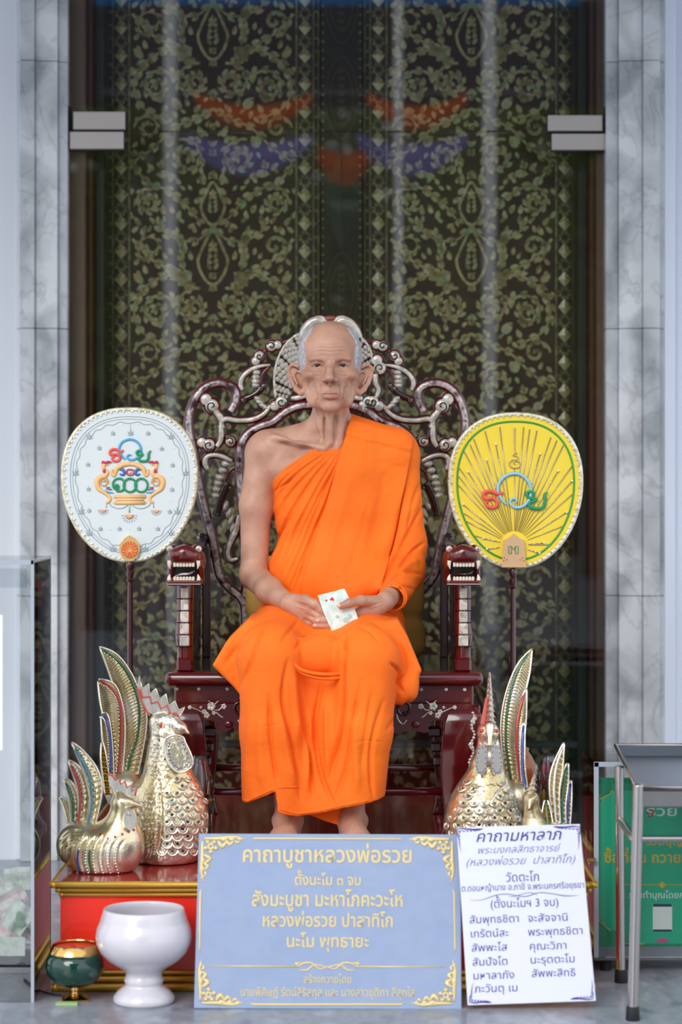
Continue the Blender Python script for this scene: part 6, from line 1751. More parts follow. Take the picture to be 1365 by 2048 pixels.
for k, (a, b_, s_) in enumerate(cells):
    if k % 3 != 1:
        mt = (g_green, g_black, g_green, g_black, g_teal)[(k // 2) % 5]; gm_.setdefault(mt.name, (mt, []))[1].append((a, b_ + 3, 1.15))
for mt, lst in gm_.values(): on_surface(r1, bv1, lst, gem_mb, 'glass_stone', mt, 0.001)
def path_cells(pts, n, s_): 
    e_ = e2(pts); return [(*at_t(e_, t), s_) for t in np.linspace(0, 1, n)]
on_surface(r1, bv1, path_cells([(319, 1569), (320, 1616), (315, 1666), (305, 1705), (284, 1736)], 26, 0.42), gem_mb, 'dark_stone', g_black, 0.001)
on_surface(r1, bv1, path_cells([(317, 1561), (300, 1592), (276, 1629)], 12, 0.45), gem_mb, 'red_stone', g_red, 0.001)
on_surface(r1, bv1, [(319, 1480, 0.9), (330, 1518, 0.9), (308, 1490, 0.6)], gem_mb, 'glass_stone', g_green, 0.001)
# swirl on the wing
sw = MB()
for rr_ in (20, 13):
    pts = [hit(291 + rr_ * math.cos(t) * (1 - t * 0.06), 1672 + rr_ * 1.3 * math.sin(t) * (1 - t * 0.06), bv1, 0.0)[0] for t in np.linspace(0, 2 * PI * 1.2, 22)]
    pts = [p_ for p_ in pts if p_ is not None]
    if len(pts) > 3: sw.sweep(pts, 0.0024, 6, smooth=1)
for tt in range(7):
    a = [hit(268 + tt * 7, 1600 + tt * 6 + k * 6, bv1, 0.0)[0] for k in range(5)]
    a = [p_ for p_ in a if p_ is not None]
    if len(a) > 2: sw.sweep(a, 0.0016, 6, smooth=1)
sw.build('wing_swirl', m_gold, r1, smooth=True)
e_ = MB().ball(hit(322, 1451, bv1, 0.0)[0], (0.005, 0.003, 0.005), 12, 8).build('eye', g_red, r1, smooth=True)
er = MB().sweep([hit(322 + 7 * math.cos(t), 1451 + 5 * math.sin(t), bv1, 0.0)[0] for t in np.linspace(0, 2 * PI, 13)[:-1]], 0.0012, 6, closed=True, smooth=1).build('eye_ring', m_goldd, r1, smooth=True)
comb = [(274, 1367), (279, 1351), (284, 1377), (298, 1367), (299, 1388), (312, 1377), (319, 1398), (332, 1388), (337, 1411), (350, 1402), (357, 1420), (369, 1414), (362, 1430), (352, 1438), (324, 1422), (309, 1432), (292, 1420), (280, 1392)]
def comb_build(pts, root, yc, th_, m, rim):
    o = MB().prism([P(a, b_, yc - th_ / 2) for a, b_ in pts], (0, th_, 0)).build('comb', m, root); fix_normals(o)
    MB().sweep([P(a, b_, yc - th_ / 2) for a, b_ in pts[:-4]], 0.0026, 6, smooth=1).build('comb_edge', rim, o, smooth=True)
    return o
cb = comb_build(comb, r1, RY - 0.012, 0.016, m_silv, m_silv)
MB().sweep([P(a, b_ + 7, RY - 0.022) for a, b_ in ((281, 1372), (286, 1388), (300, 1386), (303, 1400), (316, 1396), (322, 1410), (334, 1404), (342, 1421), (352, 1418), (357, 1428))], 0.0026, 6, smooth=1).build('coral_line', m_comb, cb, smooth=True)
MB().sweep([P(a, b_, RY - 0.020) for a, b_ in ((276, 1375), (285, 1405), (300, 1432))], 0.003, 6).build('coral_line', m_comb, cb, smooth=True)
wat = [(332, 1477), (329, 1494), (332, 1512), (337, 1526), (349, 1540), (361, 1545), (376, 1540), (387, 1527), (380, 1504), (370, 1484), (366, 1474), (349, 1470)]
wo = MB().prism([P(a, b_, RY - 0.072) for a, b_ in wat], (0, 0.012, 0)).build('wattle', m_body, r1); fix_normals(wo)
bvv = wo.modifiers.new('soft', 'BEVEL'); bvv.width = 0.004; bvv.segments = 3
MB().cap if False else None
MB().sweep([P(350, 1480, RY - 0.06), P(350, 1500, RY - 0.05)], 0.014, 10).build('throat', m_silv, r1, smooth=True)
MB().sweep([P(a, b_, RY - 0.073) for a, b_ in wat], 0.0028, 6, closed=True, smooth=2).build('wattle_rim', m_silv, wo, smooth=True)
wd = MB()
for t in np.linspace(0.02, 0.86, 19):
    a, b_ = at_t(wat, t); cx, cy = 357, 1508
    wd.ball(P(cx + (a - cx) * 0.72, cy + (b_ - cy) * 0.8, RY - 0.0735), 0.0019, 6, 5)
wd.build('wattle_dots', g_blue, wo)
feather(r1, [(199, 1293), (224, 1362), (239, 1419), (247, 1504), (249, 1560)], [(199, 1293), (232, 1307), (259, 1340), (280, 1385), (293, 1429), (290, 1479), (274, 1560)], RY + 0.05, RY + 0.10, m_gold, [(204, 1300), (232, 1317), (259, 1352), (275, 1395), (279, 1434), (274, 1479), (260, 1519), (254, 1556)], g_green, ribs=46)
feather(r1, [(196, 1362), (200, 1400), (210, 1454), (222, 1556)], [(197, 1358), (229, 1368), (245, 1410), (250, 1454), (248, 1510), (242, 1560)], RY + 0.03, RY + 0.075, m_gold, [(198, 1363), (220, 1374), (235, 1392), (242, 1420), (243, 1466), (240, 1516), (236, 1552)], g_red, ribs=38)
feather(r1, [(202, 1432), (205, 1479), (214, 1556)], [(203, 1427), (216, 1430), (224, 1479), (228, 1556)], RY + 0.015, RY + 0.05, m_gold, [(204, 1433), (214, 1440), (221, 1480), (222, 1545)], g_blue, ribs=26)
feather(r1, [(203, 1485), (202, 1520), (210, 1590)], [(206, 1482), (214, 1520), (222, 1590)], RY + 0.0, RY + 0.03, m_goldd, None, None, ribs=12)
MB().ball(P(250, 1580, RY + 0.04), (0.05, 0.05, 0.05), 20, 12).build('tail_root', m_gold, r1, smooth=True)
# ---- small hen, front left
HYY = -0.475
r2 = empty('gilded_hen', tuple(P(205, 1740, HYY))[:2] + (PZ,), 'small gilded hen with ribbed rump on the front left corner of the platform', 'figurine', 'gilded birds')
q = lambda a, b_, dy=0.0: tuple(P(a, b_, HYY + dy))
cr = []
for k in range(7):
    x = 148 + k * 15
    cr.append(([(x + 14, 1672 + abs(k - 3) * 2), (x + 2, 1695), (x, 1725), (x + 8, 1752)], 2.6, 0.0045))
for k in range(5):
    cr.append(([(165 - k * 3, 1662 + k * 6), (140 - k * 3, 1664 + k * 8), (118 + k * 3, 1682 + k * 12)], 2.6, 0.004))
o2_, bv2 = sdf_bird('h', r2, [
    ('ell', (q(222, 1700), (0.076, 0.066, 0.066)), dict(k=0.02)), ('ell', (q(160, 1690, 0.01), (0.055, 0.055, 0.058)), dict(k=0.03)), ('ell', (q(200, 1735), (0.055, 0.050, 0.028)), dict(k=0.03)),
    ('cap', (q(242, 1670), q(246, 1610, -0.01), 0.046, 0.026), dict(k=0.03)), ('ell', (q(246, 1606, -0.015), (0.027, 0.024, 0.022)), dict(k=0.01)), ('cap', (q(262, 1606, -0.025), q(284, 1613, -0.03), 0.012, 0.002), dict(k=0.006)), ('cap', (q(240, 1590, -0.01), q(218, 1560, 0.0), 0.014, 0.006), dict(k=0.01))],
    (-0.67, -0.56, 0.245), (-0.43, -0.36, 0.45), 0.0022, m_gold, cr)
for k, (mt) in enumerate((g_blue, g_green)):
    x = 155 + k * 23
    pts = [hit(a, b_, bv2, 0.001)[0] for a, b_ in e2([(x + 2, 1700), (x, 1722), (x + 6, 1748)], 5)]
    MB().sweep([p_ for p_ in pts if p_ is not None], 0.0028, 6, smooth=1).build('glass_stripe', mt, r2, smooth=True)
for k in range(6):
    x = 148 + k * 15
    st = MB()
    for t in np.linspace(0, 1, 14):
        a, b_ = at_t(e2([(x + 13, 1676), (x + 6, 1700), (x + 4, 1725), (x + 11, 1750)]), t)
        h_ = hit(a + 4, b_, bv2, 0.0)[0]
        if h_ is not None: st.ball(h_, 0.0015, 6, 4)
    st.build('beaded_rib', m_silv, r2, kind='stuff')
on_surface(r2, bv2, [(242, 1605, 0.7)], gem_mb, 'eye', g_red, 0.001)
on_surface(r2, bv2, path_cells([(190, 1660), (215, 1676), (245, 1668), (268, 1660)], 7, 1.0), gem_mb, 'red_stone', g_red, 0.001)
cb = comb_build([(216, 1548), (224, 1550), (232, 1560), (238, 1556), (242, 1568), (250, 1562), (254, 1575), (263, 1570), (264, 1582), (274, 1578), (270, 1592), (258, 1594), (240, 1588), (226, 1578), (217, 1562)], r2, HYY - 0.015, 0.010, m_silv, m_comb)
w_ = [(252, 1622), (247, 1640), (250, 1655), (262, 1662), (272, 1652), (273, 1635), (266, 1620)]
wo = MB().prism([P(a, b_, HYY - 0.052) for a, b_ in w_], (0, 0.012, 0)).build('wattle', m_silv, r2); fix_normals(wo)
MB().sweep([P(260, 1618, HYY - 0.04), P(258, 1632, HYY - 0.045)], 0.010, 8).build('throat', m_silv, r2, smooth=True)
for (l, r, s_, mt, dy) in (
    ([(143, 1485), (158, 1520), (172, 1560), (180, 1600), (178, 1640), (168, 1668)], [(144, 1484), (165, 1500), (190, 1530), (202, 1560), (203, 1590), (195, 1630), (185, 1668)], [(150, 1495), (165, 1525), (178, 1552), (184, 1590), (182, 1625), (173, 1655)], g_teal, 0.0),
    ([(136, 1521), (150, 1560), (157, 1600), (157, 1660)], [(137, 1520), (155, 1530), (172, 1555), (179, 1595), (170, 1662)], [(141, 1530), (155, 1560), (161, 1600), (156, 1650)], g_red, 0.012),
    ([(127, 1557), (138, 1600), (145, 1664)], [(128, 1556), (145, 1566), (158, 1600), (156, 1664)], [(131, 1565), (144, 1600), (146, 1650)], g_green, 0.024),
    ([(119, 1595), (130, 1625), (140, 1670)], [(121, 1594), (135, 1600), (146, 1625), (150, 1670)], None, None, 0.036)):
    feather(r2, l, r, HYY + dy, HYY + 0.03 + dy, m_gold, s_, mt, ribs=16, thick=0.006, studs=False, ribd=0.0010)

# ---- big rooster, right, facing the viewer
r3 = empty('gilded_rooster', tuple(P(972, 1725, RY))[:2] + (PZ,), 'large gilded rooster facing forward with a spiked comb, behind the white sign', 'figurine', 'gilded birds')
q = lambda a, b_, dy=0.0: tuple(P(a, b_, RY + dy))
o3, bv3 = sdf_bird('r', r3, [
    ('ell', (q(968, 1645), (0.093, 0.090, 0.115)), dict(k=0.02)), ('ell', (q(968, 1702), (0.080, 0.078, 0.050)), dict(k=0.03)), ('cap', (q(972, 1585), q(978, 1492, -0.01), 0.062, 0.028), dict(k=0.03)),
    ('ell', (q(977, 1466, -0.01), (0.027, 0.032, 0.028)), dict(k=0.01)), ('cap', (q(980, 1452, -0.035), q(980, 1490, -0.058), 0.010, 0.005), dict(k=0.006))],
    (0.20, -0.49, 0.245), (0.47, -0.20, 0.62), 0.0026, m_body, [([(955, 1470), (962, 1485), (970, 1495)], 2, 0.002), ([(1000, 1470), (995, 1485), (988, 1495)], 2, 0.002)])
cells = []
for r in range(11):
    for c in range(8):
        a = 896 + c * 21 + (10.5 if r % 2 else 0); b_ = 1560 + r * 14.5
        if b_ > 1708: continue
        if abs(a - 970) > 34 + r * 9 or (r < 3 and abs(a - 975) < 22): continue
        cells.append((a, b_, 1.12))
on_surface(r3, bv3, cells, scale_mb, 'breast_scale', m_silv)
gm_ = {}
for k, (a, b_, s_) in enumerate(cells):
    if k % 3 != 1:
        mt = (g_green, g_black, g_black, g_green, g_black)[(k // 2) % 5]; gm_.setdefault(mt.name, (mt, []))[1].append((a, b_ + 3, 1.15))
for mt, lst in gm_.values(): on_surface(r3, bv3, lst, gem_mb, 'glass_stone', mt, 0.001)
for sgn in (-1, 1):     # chevron of flat silver collar
    pts = [hit(976 + sgn * a, b_, bv3, 0.0)[0] for a, b_ in ((4, 1612), (16, 1590), (30, 1575), (42, 1590))]
    MB().sweep([p_ for p_ in pts if p_ is not None], 0.0035, 6, smooth=2).build('collar', m_silv, r3, smooth=True)
    w_ = [(979 + sgn * (a - 979), b_) for a, b_ in ((974, 1488), (958, 1492), (953, 1515), (951, 1535), (956, 1548), (966, 1550), (973, 1540), (975, 1515))]
    wo = MB().prism([P(a, b_, RY - 0.072 - 0.0) for a, b_ in w_], (0, 0.011, 0)).build('wattle', m_silv, r3); fix_normals(wo)
    wd = MB()
    for t in np.linspace(0.0, 1.0, 17):
        a, b_ = at_t(w_ + [w_[0]], t); cx = 979 + sgn * -15; cy = 1520
        wd.ball(P(cx + (a - cx) * 0.75, cy + (b_ - cy) * 0.85, RY - 0.0725), 0.0017, 6, 5)
    wd.build('wattle_dots', g_blue, wo)
    MB().ball(hit(979 + sgn * 14, 1462, bv3, 0.0)[0], (0.006, 0.004, 0.005), 10, 8).build('eye', g_red, r3, smooth=True)
MB().sweep([P(979, 1492, RY - 0.04), P(979, 1530, RY - 0.058)], [0.011, 0.008], 8).build('throat', m_silv, r3, smooth=True)
cb3 = MB()
for k in range(9):
    b_ = 1352 + k * 11; w = 3.5 + k * 1.25
    cb3.add([P(980, b_ - 10, RY - 0.03), P(980 - w, b_ + 6, RY - 0.018), P(980, b_ + 1, RY - 0.040 - k * 0.001), P(980 + w, b_ + 6, RY - 0.018), P(980, b_ + 8, RY - 0.01)], [(0, 2, 1), (0, 3, 2), (1, 2, 4), (2, 3, 4), (0, 1, 4), (0, 4, 3)])
cb3.sweep([P(980, 1345, RY - 0.02), P(979, 1440, RY - 0.015)], [0.002, 0.012], 8)
cbo = cb3.build('comb', m_silv, r3)
MB().sweep([P(974, 1395, RY - 0.028), P(966, 1448, RY - 0.03)], [0.003, 0.006], 6).build('coral_line', m_comb, cbo)
feather(r3, [(1064, 1297), (1035, 1330), (1013, 1385), (1003, 1440), (1005, 1500), (1018, 1590)], [(1065, 1297), (1060, 1345), (1049, 1400), (1043, 1480), (1044, 1530), (1045, 1590)], RY + 0.05, RY + 0.10, m_gold, [(1058, 1305), (1034, 1345), (1020, 1390), (1013, 1440), (1014, 1500), (1026, 1580)], g_green, ribs=46)
feather(r3, [(1052, 1377), (1044, 1400), (1036, 1450), (1034, 1520), (1042, 1590)], [(1054, 1376), (1053, 1430), (1049, 1490), (1049, 1540), (1056, 1590)], RY + 0.03, RY + 0.07, m_gold, [(1050, 1384), (1040, 1420), (1034, 1460), (1036, 1520), (1044, 1575)], g_red, ribs=38)
feather(r3, [(1046, 1445), (1042, 1480), (1042, 1530), (1048, 1590)], [(1049, 1444), (1050, 1480), (1050, 1530), (1058, 1590)], RY + 0.01, RY + 0.05, m_goldd, [(1048, 1450), (1045, 1490), (1046, 1540), (1052, 1580)], g_blue, ribs=16)
MB().ball(P(1035, 1598, RY + 0.03), (0.036, 0.05, 0.05), 20, 12).build('tail_root', m_gold, r3, smooth=True)

# ---- small hen, right
HY2 = -0.43
r4 = empty('gilded_hen', tuple(P(1090, 1740, HY2))[:2] + (PZ,), 'small gilded hen with three raised feathers on the right end of the platform', 'figurine', 'gilded birds')
q = lambda a, b_, dy=0.0: tuple(P(a, b_, HY2 + dy))
o4, bv4 = sdf_bird('h', r4, [
    ('ell', (q(1090, 1700), (0.062, 0.062, 0.066)), dict(k=0.02)), ('ell', (q(1122, 1690, 0.02), (0.035, 0.05, 0.055)), dict(k=0.03)), ('cap', (q(1075, 1670), q(1064, 1615, -0.01), 0.038, 0.018), dict(k=0.03)),
    ('ell', (q(1064, 1598, -0.012), (0.018, 0.022, 0.018)), dict(k=0.01)), ('cap', (q(1062, 1602, -0.03), q(1059, 1618, -0.040), 0.007, 0.003), dict(k=0.006))],
    (0.35, -0.52, 0.245), (0.56, -0.33, 0.45), 0.0024, m_gold, [])
cb4 = MB()
for k in range(6):
    t = k / 5; a, b_ = 1074 - 12 * t, 1535 + 52 * t; w = 3 + 2.6 * k * 0.7
    cb4.add([P(a, b_ - 9, HY2 - 0.02), P(a - w, b_ + 5, HY2 - 0.012), P(a, b_ + 1, HY2 - 0.030), P(a + w, b_ + 5, HY2 - 0.012), P(a, b_ + 9, HY2)], [(0, 2, 1), (0, 3, 2), (1, 2, 4), (2, 3, 4), (0, 1, 4), (0, 4, 3)])
cb4.sweep([P(1074, 1532, HY2 - 0.01), P(1063, 1590, HY2 - 0.006)], [0.0015, 0.008], 8)
cb4.build('comb', m_silv, r4)
on_surface(r4, bv4, [(1070, 1600, 0.6)], gem_mb, 'eye', g_red, 0.001)
for (l, r, s_, mt, dy) in (([(1128, 1485), (1105, 1535), (1100, 1580), (1108, 1660)], [(1129, 1485), (1126, 1540), (1119, 1590), (1122, 1660)], [(1125, 1495), (1112, 1540), (1109, 1585), (1113, 1650)], m_silv, 0.0),
                           ([(1134, 1526), (1124, 1560), (1120, 1600), (1122, 1660)], [(1138, 1526), (1137, 1570), (1132, 1610), (1132, 1660)], [(1135, 1532), (1129, 1570), (1125, 1610), (1126, 1655)], g_green, 0.015),
                           ([(1142, 1560), (1134, 1590), (1130, 1660)], [(1144, 1560), (1144, 1600), (1140, 1660)], [(1142, 1566), (1137, 1600), (1134, 1650)], g_blue, 0.03)):
    feather(r4, l, r, HY2 + dy, HY2 + 0.03 + dy, m_gold, s_, mt, ribs=16, thick=0.006, studs=False)
feather(r4, [(1090, 1600), (1085, 1630), (1092, 1660)], [(1096, 1600), (1104, 1630), (1108, 1660)], HY2 - 0.02, HY2, m_goldd, [(1093, 1606), (1095, 1630), (1098, 1655)], g_green, ribs=8, thick=0.005, studs=False)

# ---- offerings wrapped in clear film
m_film = glass_mat('clear_film', (0.93, 0.93, 0.95), ior=1.9, rough=0.08)
def wrap(name, cpx, top, bot, wpx, y, items, lab):
    c = P(cpx, bot, y); r = empty(name, (c.x, y, PZ), lab, 'offering', 'offerings in clear film')
    V = []; F = []; n = 22; mm2 = 14; z1 = P(0, top, y).z
    for i in range(mm2 + 1):
        t = i / mm2; rad = wpx / 830 * (0.75 + 0.25 * math.sin(t * 2.6)) * (1.0 if t < 0.75 else 1 - (t - 0.75) * 1.8)
        for k in range(n):
            a = 2 * PI * k / n; wr = 1 + 0.16 * math.sin(a * 5 + t * 4) + 0.08 * math.sin(a * 9 - t * 7)
            V.append((c.x + rad * wr * math.cos(a), y + rad * wr * math.sin(a) * 0.9, PZ + 0.001 + (z1 - PZ) * t))
    for i in range(mm2):
        for k in range(n): F.append((i * n + k, i * n + (k + 1) % n, (i + 1) * n + (k + 1) % n, (i + 1) * n + k))
    F.append(tuple(mm2 * n + k for k in range(n)))
    mesh_obj('film_wrap', V, F, m_film, r, smooth=True)
    for nm, mt, a, b_, rr_, sq in items:
        cc = P(a, b_, y); MB().ball(cc, (rr_[0] / 830, rr_[1] / 830, rr_[2] / 830), 14, 10).build(nm, mt, r, smooth=True)
    z0 = PZ; MB().lathe([(0.016, 0.0), (0.018, 0.01), (0.012, 0.05), (0.010, z1 - PZ - 0.06)], (c.x, y, z0), 12).build('stem_bundle', mat('grey_green_stem', '6b7466', 0.7), r, smooth=True)
y_ = -0.20
wrap('wrapped_offering', 402, 1512, 1690, 24, y_, [('dark_bundle', mat('black_cloth', '14141a', 0.5), 414, 1613, (11, 10, 26), 1), ('yellow_band', mat('yellow_ribbon', 'f2c21c', 0.4), 414, 1600, (12, 11, 4), 1), ('grey_bundle', mat('grey_lilac_cloth', '8c8590', 0.5), 398, 1560, (13, 12, 34), 1)], 'offering in clear film with a black and yellow bundle, behind the left rooster')
wrap('wrapped_offering', 1098, 1508, 1690, 20, y_ + 0.02, [('flower', mat('magenta_flower', 'c2205c', 0.6), 1092, 1537, (9, 9, 13), 1), ('flower', mat('grey_net', '6d6a78', 0.6), 1098, 1522, (13, 12, 10), 1), ('yellow_leaf', mat('yellow_ribbon', 'f2c21c', 0.4), 1090, 1590, (6, 6, 14), 1), ('red_leaf', mat('deep_red_petal', '8e1730', 0.6), 1090, 1565, (7, 8, 16), 1)], 'offering in clear film with magenta flowers, behind the right hen')
# ---------------------------------------------------------------- signs in front
def board(name, corners_px, yb, yt, thick, m, label):
    """corners_px: TL, TR, BR, BL"""
    TL, TR, BR, BL = corners_px
    # rigid plane: bottom edge at depth yb, top at yt
    tl, tr, br, bl = P(*TL, yt), P(*TR, yt), P(*BR, yb), P(*BL, yb)
    xax = ((tr - tl) + (br - bl)).normalized(); zax = ((tl - bl) + (tr - br)).normalized()
    nrm = xax.cross(zax).normalized()
    zax = nrm.cross(xax) * 1.0; zax = -zax if zax.z < 0 else zax
    b = MB().prism([bl, br, tr, tl], -nrm * thick)
    o = b.build(name, m, origin=tuple((bl + br) / 2)); fix_normals(o)
    def uv(px, py):     # ray through the picture point met with the board's front plane
        o_ = Vector((0, CAMY, HZ)); d = (P(px, py, 0) - o_)
        t = (bl - o_).dot(nrm) / d.dot(nrm)
        return o_ + d * t
    return o, uv, xax, zax, nrm
m_bluest = mat('blue_grey_stone', '8a9abb', 0.6, var=(22, '94a4c2', 0.3), bump=(90, 0.0006))
m_goldlet = mat('gold_leaf_lettering', 'dcc78e', 0.4, metal=0.15)
bs, uv, xa, za, nr = board('blue_sign', ((398, 1667), (922, 1669), (924, 2019), (388, 2017)), -0.795, -0.715, 0.022, m_bluest, '')
bv_ = bs.modifiers.new('edge', 'BEVEL'); bv_.width = 0.002; bv_.segments = 2
tag(bs, 'blue-grey stone prayer sign with gold Thai lettering leaning before the platform', 'sign')
def dist(p0, p1): return (p1 - p0).length
def line_mesh(s_, bold, shear, res):
    x = 0.0; V = []; F = []; prev = ''
    for c in s_:
        co, f, adv = glyph(c, bold, shear, res)
        dy = 0.19 if c in '\u0e48\u0e49\u0e4a\u0e4b\u0e4c' and prev in '\u0e31\u0e34\u0e35\u0e36\u0e37' and prev else 0.0
        q_ = co.copy()
        if len(q_): q_[:, 0] += x + dy * shear; q_[:, 1] += dy
        F += [tuple(i + sum(len(v) for v in V) for i in g) for g in f] if False else [tuple(i + (len(V[0]) if V else 0) for i in g) for g in f]
        V = [np.vstack([V[0], q_]) if V else q_]
        x += adv; prev = c
    return V[0], F
def txt(parent, uvf, s_, x0, x1, base, top, m, xax, zax, nm='lettering', bold=0.0, shear=0, dep=0.0012, maxres=2):
    """text spanning x0..x1 px; base and top are the rows of the consonants' foot and head"""
    a, b_ = uvf(x0, base), uvf(x1, base); w = dist(a, b_); hgt = dist(uvf((x0 + x1) / 2, base), uvf((x0 + x1) / 2, top))
    co, FF = line_mesh(s_, bold, shear, maxres); n = len(co)
    sx_ = w / (co[:, 0].max() - co[:, 0].min()); sz_ = hgt / 0.545
    X = np.outer((co[:, 0] - co[:, 0].min()) * sx_, xax) + np.outer(co[:, 1] * sz_, zax) + np.array(a)
    nn = np.array(xax.cross(zax))
    V = np.vstack([X + nn * dep, X - nn * 0.0003]); F = list(FF)
    cnt = {}
    for f in F:
        for i in range(len(f)):
            k = (min(f[i], f[(i + 1) % len(f)]), max(f[i], f[(i + 1) % len(f)])); cnt.setdefault(k, []).append((f[i], f[(i + 1) % len(f)]))
    F += [(b2, a2, a2 + n, b2 + n) for v in cnt.values() if len(v) == 1 for (a2, b2) in v]
    return mesh_obj(nm, V, F, m, parent)
for s_, x0, x1, base, top, bo in (
    ('คาถาบูชาหลวงพ่อรวย', 486, 824, 1724, 1700, 0.016), ('ตั้งนะโม ๓ จบ', 590, 722, 1770, 1754, 0.012), ('สังมะบูชา มะหาโภคะวะโห', 504, 806, 1812, 1790, 0.014),
    ('หลวงพ่อรวย ปาสาทิโก', 526, 786, 1853, 1833, 0.014), ('นะโม พุทธายะ', 574, 738, 1894, 1875, 0.014), ('สร้างถวายโดย', 608, 703, 1966, 1954, 0.003), ('นายพิศิษฎ์ รัตน์สิริสกุล และ นางสาวชุติภา สีสุกใส', 482, 830, 1992, 1979, 0.003)):
    txt(bs, uv, s_, x0, x1, base, top, m_goldlet, xa, za, bold=bo)
def bline(pts, w, nm='gold_line', sm=4):
    return MB().sweep([uv(a, b_) - nr * -0.0004 for a, b_ in pts], [x / 900 for x in w] if hasattr(w, '__len__') else w / 900, 6, smooth=sm, up=tuple(nr), flat=0.4).build(nm, m_goldlet, bs, smooth=True)
bline([(504, 1679), (510, 1677), (800, 1678), (806, 1680)], [0.5, 2, 2, 0.5], sm=1); bline([(500, 2006), (508, 2009), (802, 2009), (810, 2006)], [0.5, 2.4, 2.4, 0.5], sm=1)
bline([(404, 1776), (401, 1784), (399, 1895), (403, 1905)], [0.5, 2, 2, 0.5], sm=1); bline([(906, 1778), (909, 1786), (911, 1896), (908, 1906)], [0.5, 2, 2, 0.5], sm=1)
bline([(422, 1932), (596, 1933)], [1.2, 1.8], sm=1); bline([(714, 1933), (890, 1934)], [1.8, 1.2], sm=1)
for sg in (1, -1):
    f = lambda lst: [(655 + sg * (a - 655), b_) for a, b_ in lst]
    bline(f([(596, 1933), (610, 1926), (625, 1927), (640, 1938), (655, 1932)]), [1, 2.2, 2, 1.5, 1]); bline(f([(600, 1940), (615, 1940), (628, 1930), (645, 1932), (655, 1936)]), [0.8, 2, 1.5, 1.5, 1]); bline(f([(598, 1932), (592, 1927), (604, 1926)]), [1, 2.5, 1])
def corner(cx, cy, dx, dy):
    def T(u, v): return (cx + dx * u, cy + dy * v)
    for k in range(5): bline([T(22 + 8 * math.cos(k * 1.256), 20 + 8 * math.sin(k * 1.256)), T(22 + 14 * math.cos(k * 1.256 + 0.5), 20 + 14 * math.sin(k * 1.256 + 0.5))], [3.5, 4.5], 'gold_corner_leaf', 1)
    bline([T(22 + 5 * math.cos(t), 20 + 5 * math.sin(t)) for t in np.linspace(0, 6, 9)], 2.5, 'gold_corner_rosette')
    for u in range(3):
        a0 = 36 + u * 17; s_ = 1 - u * 0.22
        for (p1, p2, p3) in (((a0, 8), (a0 + 9 * s_, 18 * s_ + 2), (a0 + 18 * s_, 8)), ((a0 + 4, 3), (a0 + 12, 6), (a0 + 22 * s_, 2))):
            bline([T(*p1), T(*p2), T(*p3)], [2, 5.0 * s_, 1], 'gold_corner_leaf'); bline([T(p1[1], p1[0]), T(p2[1], p2[0]), T(p3[1], p3[0])], [2, 5.0 * s_, 1], 'gold_corner_leaf')
    bline([T(5, 8), T(5, 40), T(3, 70), T(8, 92)], [2, 4, 3, 0.6], 'gold_corner_leaf'); bline([T(8, 4), T(40, 4), T(70, 1), T(92, 6)], [2, 4, 3, 0.6], 'gold_corner_leaf')
corner(400, 1673, 1, 1); corner(910, 1674, -1, 1); corner(396, 2010, 1, -1); corner(914, 2011, -1, -1)
MB().prism([bs.location + Vector((0.05, 0.030, 0.20)), bs.location + Vector((0.05, 0.150, 0.001)), bs.location + Vector((0.05, 0.163, 0.001)), bs.location + Vector((0.05, 0.05, 0.20))], (0.04, 0, 0)).build('support_leg', m_bluest, bs) if False else None

m_white = mat('white_board', 'dcdeee', 0.35)
ws, uvw, xw, zw, nw = board('white_sign', ((914, 1655), (1161, 1648), (1193, 2002), (936, 2011)), -0.800, -0.740, 0.008, m_white, '')
bv_ = ws.modifiers.new('edge', 'BEVEL'); bv_.width = 0.0015; bv_.segments = 2
tag(ws, 'white plastic prayer sign with violet Thai lettering tilted beside the blue sign', 'sign')
m_vio = mat('violet_ink', '3d3a8e', 0.5); m_vio2 = mat('pale_violet_ink', '6f6da8', 0.5)
zwt = (zw - xw * zw.dot(xw)).normalized()
def w9(x, y): return (x / 4.403 + 900, y / 4.403 + 1640)
for s_, x0, x1, yl, h_, m, bo, shr in (
    ('คาถามหาลาภ', 235, 990, 195, 75, m_vio, 0.006, 0.25), ('พระมงคลสิทธาจารย์', 250, 985, 298, 48, m_vio2, -0.004, 0.35), ('(หลวงพ่อรวย  ปาสาทิโก)', 148, 1110, 405, 52, m_vio2, -0.004, 0.35),
    ('วัดตะโก', 498, 788, 545, 60, m_vio, 0.0, 0), ('ต.ดอนหญ้านาง อ.ภาชี จ.พระนครศรีอยุธยา', 105, 1185, 630, 42, m_vio, 0.0, 0), ('(ตั้งนะโมฯ 3 จบ)', 362, 960, 775, 56, m_vio, 0.0, 0),
    ('สัมพุทธชิตา', 178, 610, 912, 52, m_vio, 0, 0), ('จะสัจจานิ', 690, 1040, 898, 52, m_vio, 0, 0), ('เกรัตน์สะ', 188, 520, 1035, 52, m_vio, 0, 0), ('พระพุทธชิตา', 692, 1172, 1020, 52, m_vio, 0, 0),
    ('สัพพะโส', 195, 508, 1160, 52, m_vio, 0, 0), ('คุณะวิภา', 708, 1030, 1145, 52, m_vio, 0, 0), ('สัมปัจโต', 203, 510, 1285, 52, m_vio, 0, 0), ('นะรุตตะโม', 715, 1102, 1265, 52, m_vio, 0, 0),
    ('มหาลาภัง', 212, 570, 1405, 52, m_vio, 0, 0), ('สัพพะสิทธิ', 725, 1110, 1385, 52, m_vio, 0, 0), ('ภะวันตุ เม', 220, 598, 1520, 52, m_vio, 0, 0)):
    a = w9(x0, yl); b_ = w9(x1, yl); tp = w9(x0, yl - h_)
    txt(ws, uvw, s_, a[0], b_[0], a[1], tp[1], m, xw, zwt, bold=bo, shear=shr, dep=0.0006)
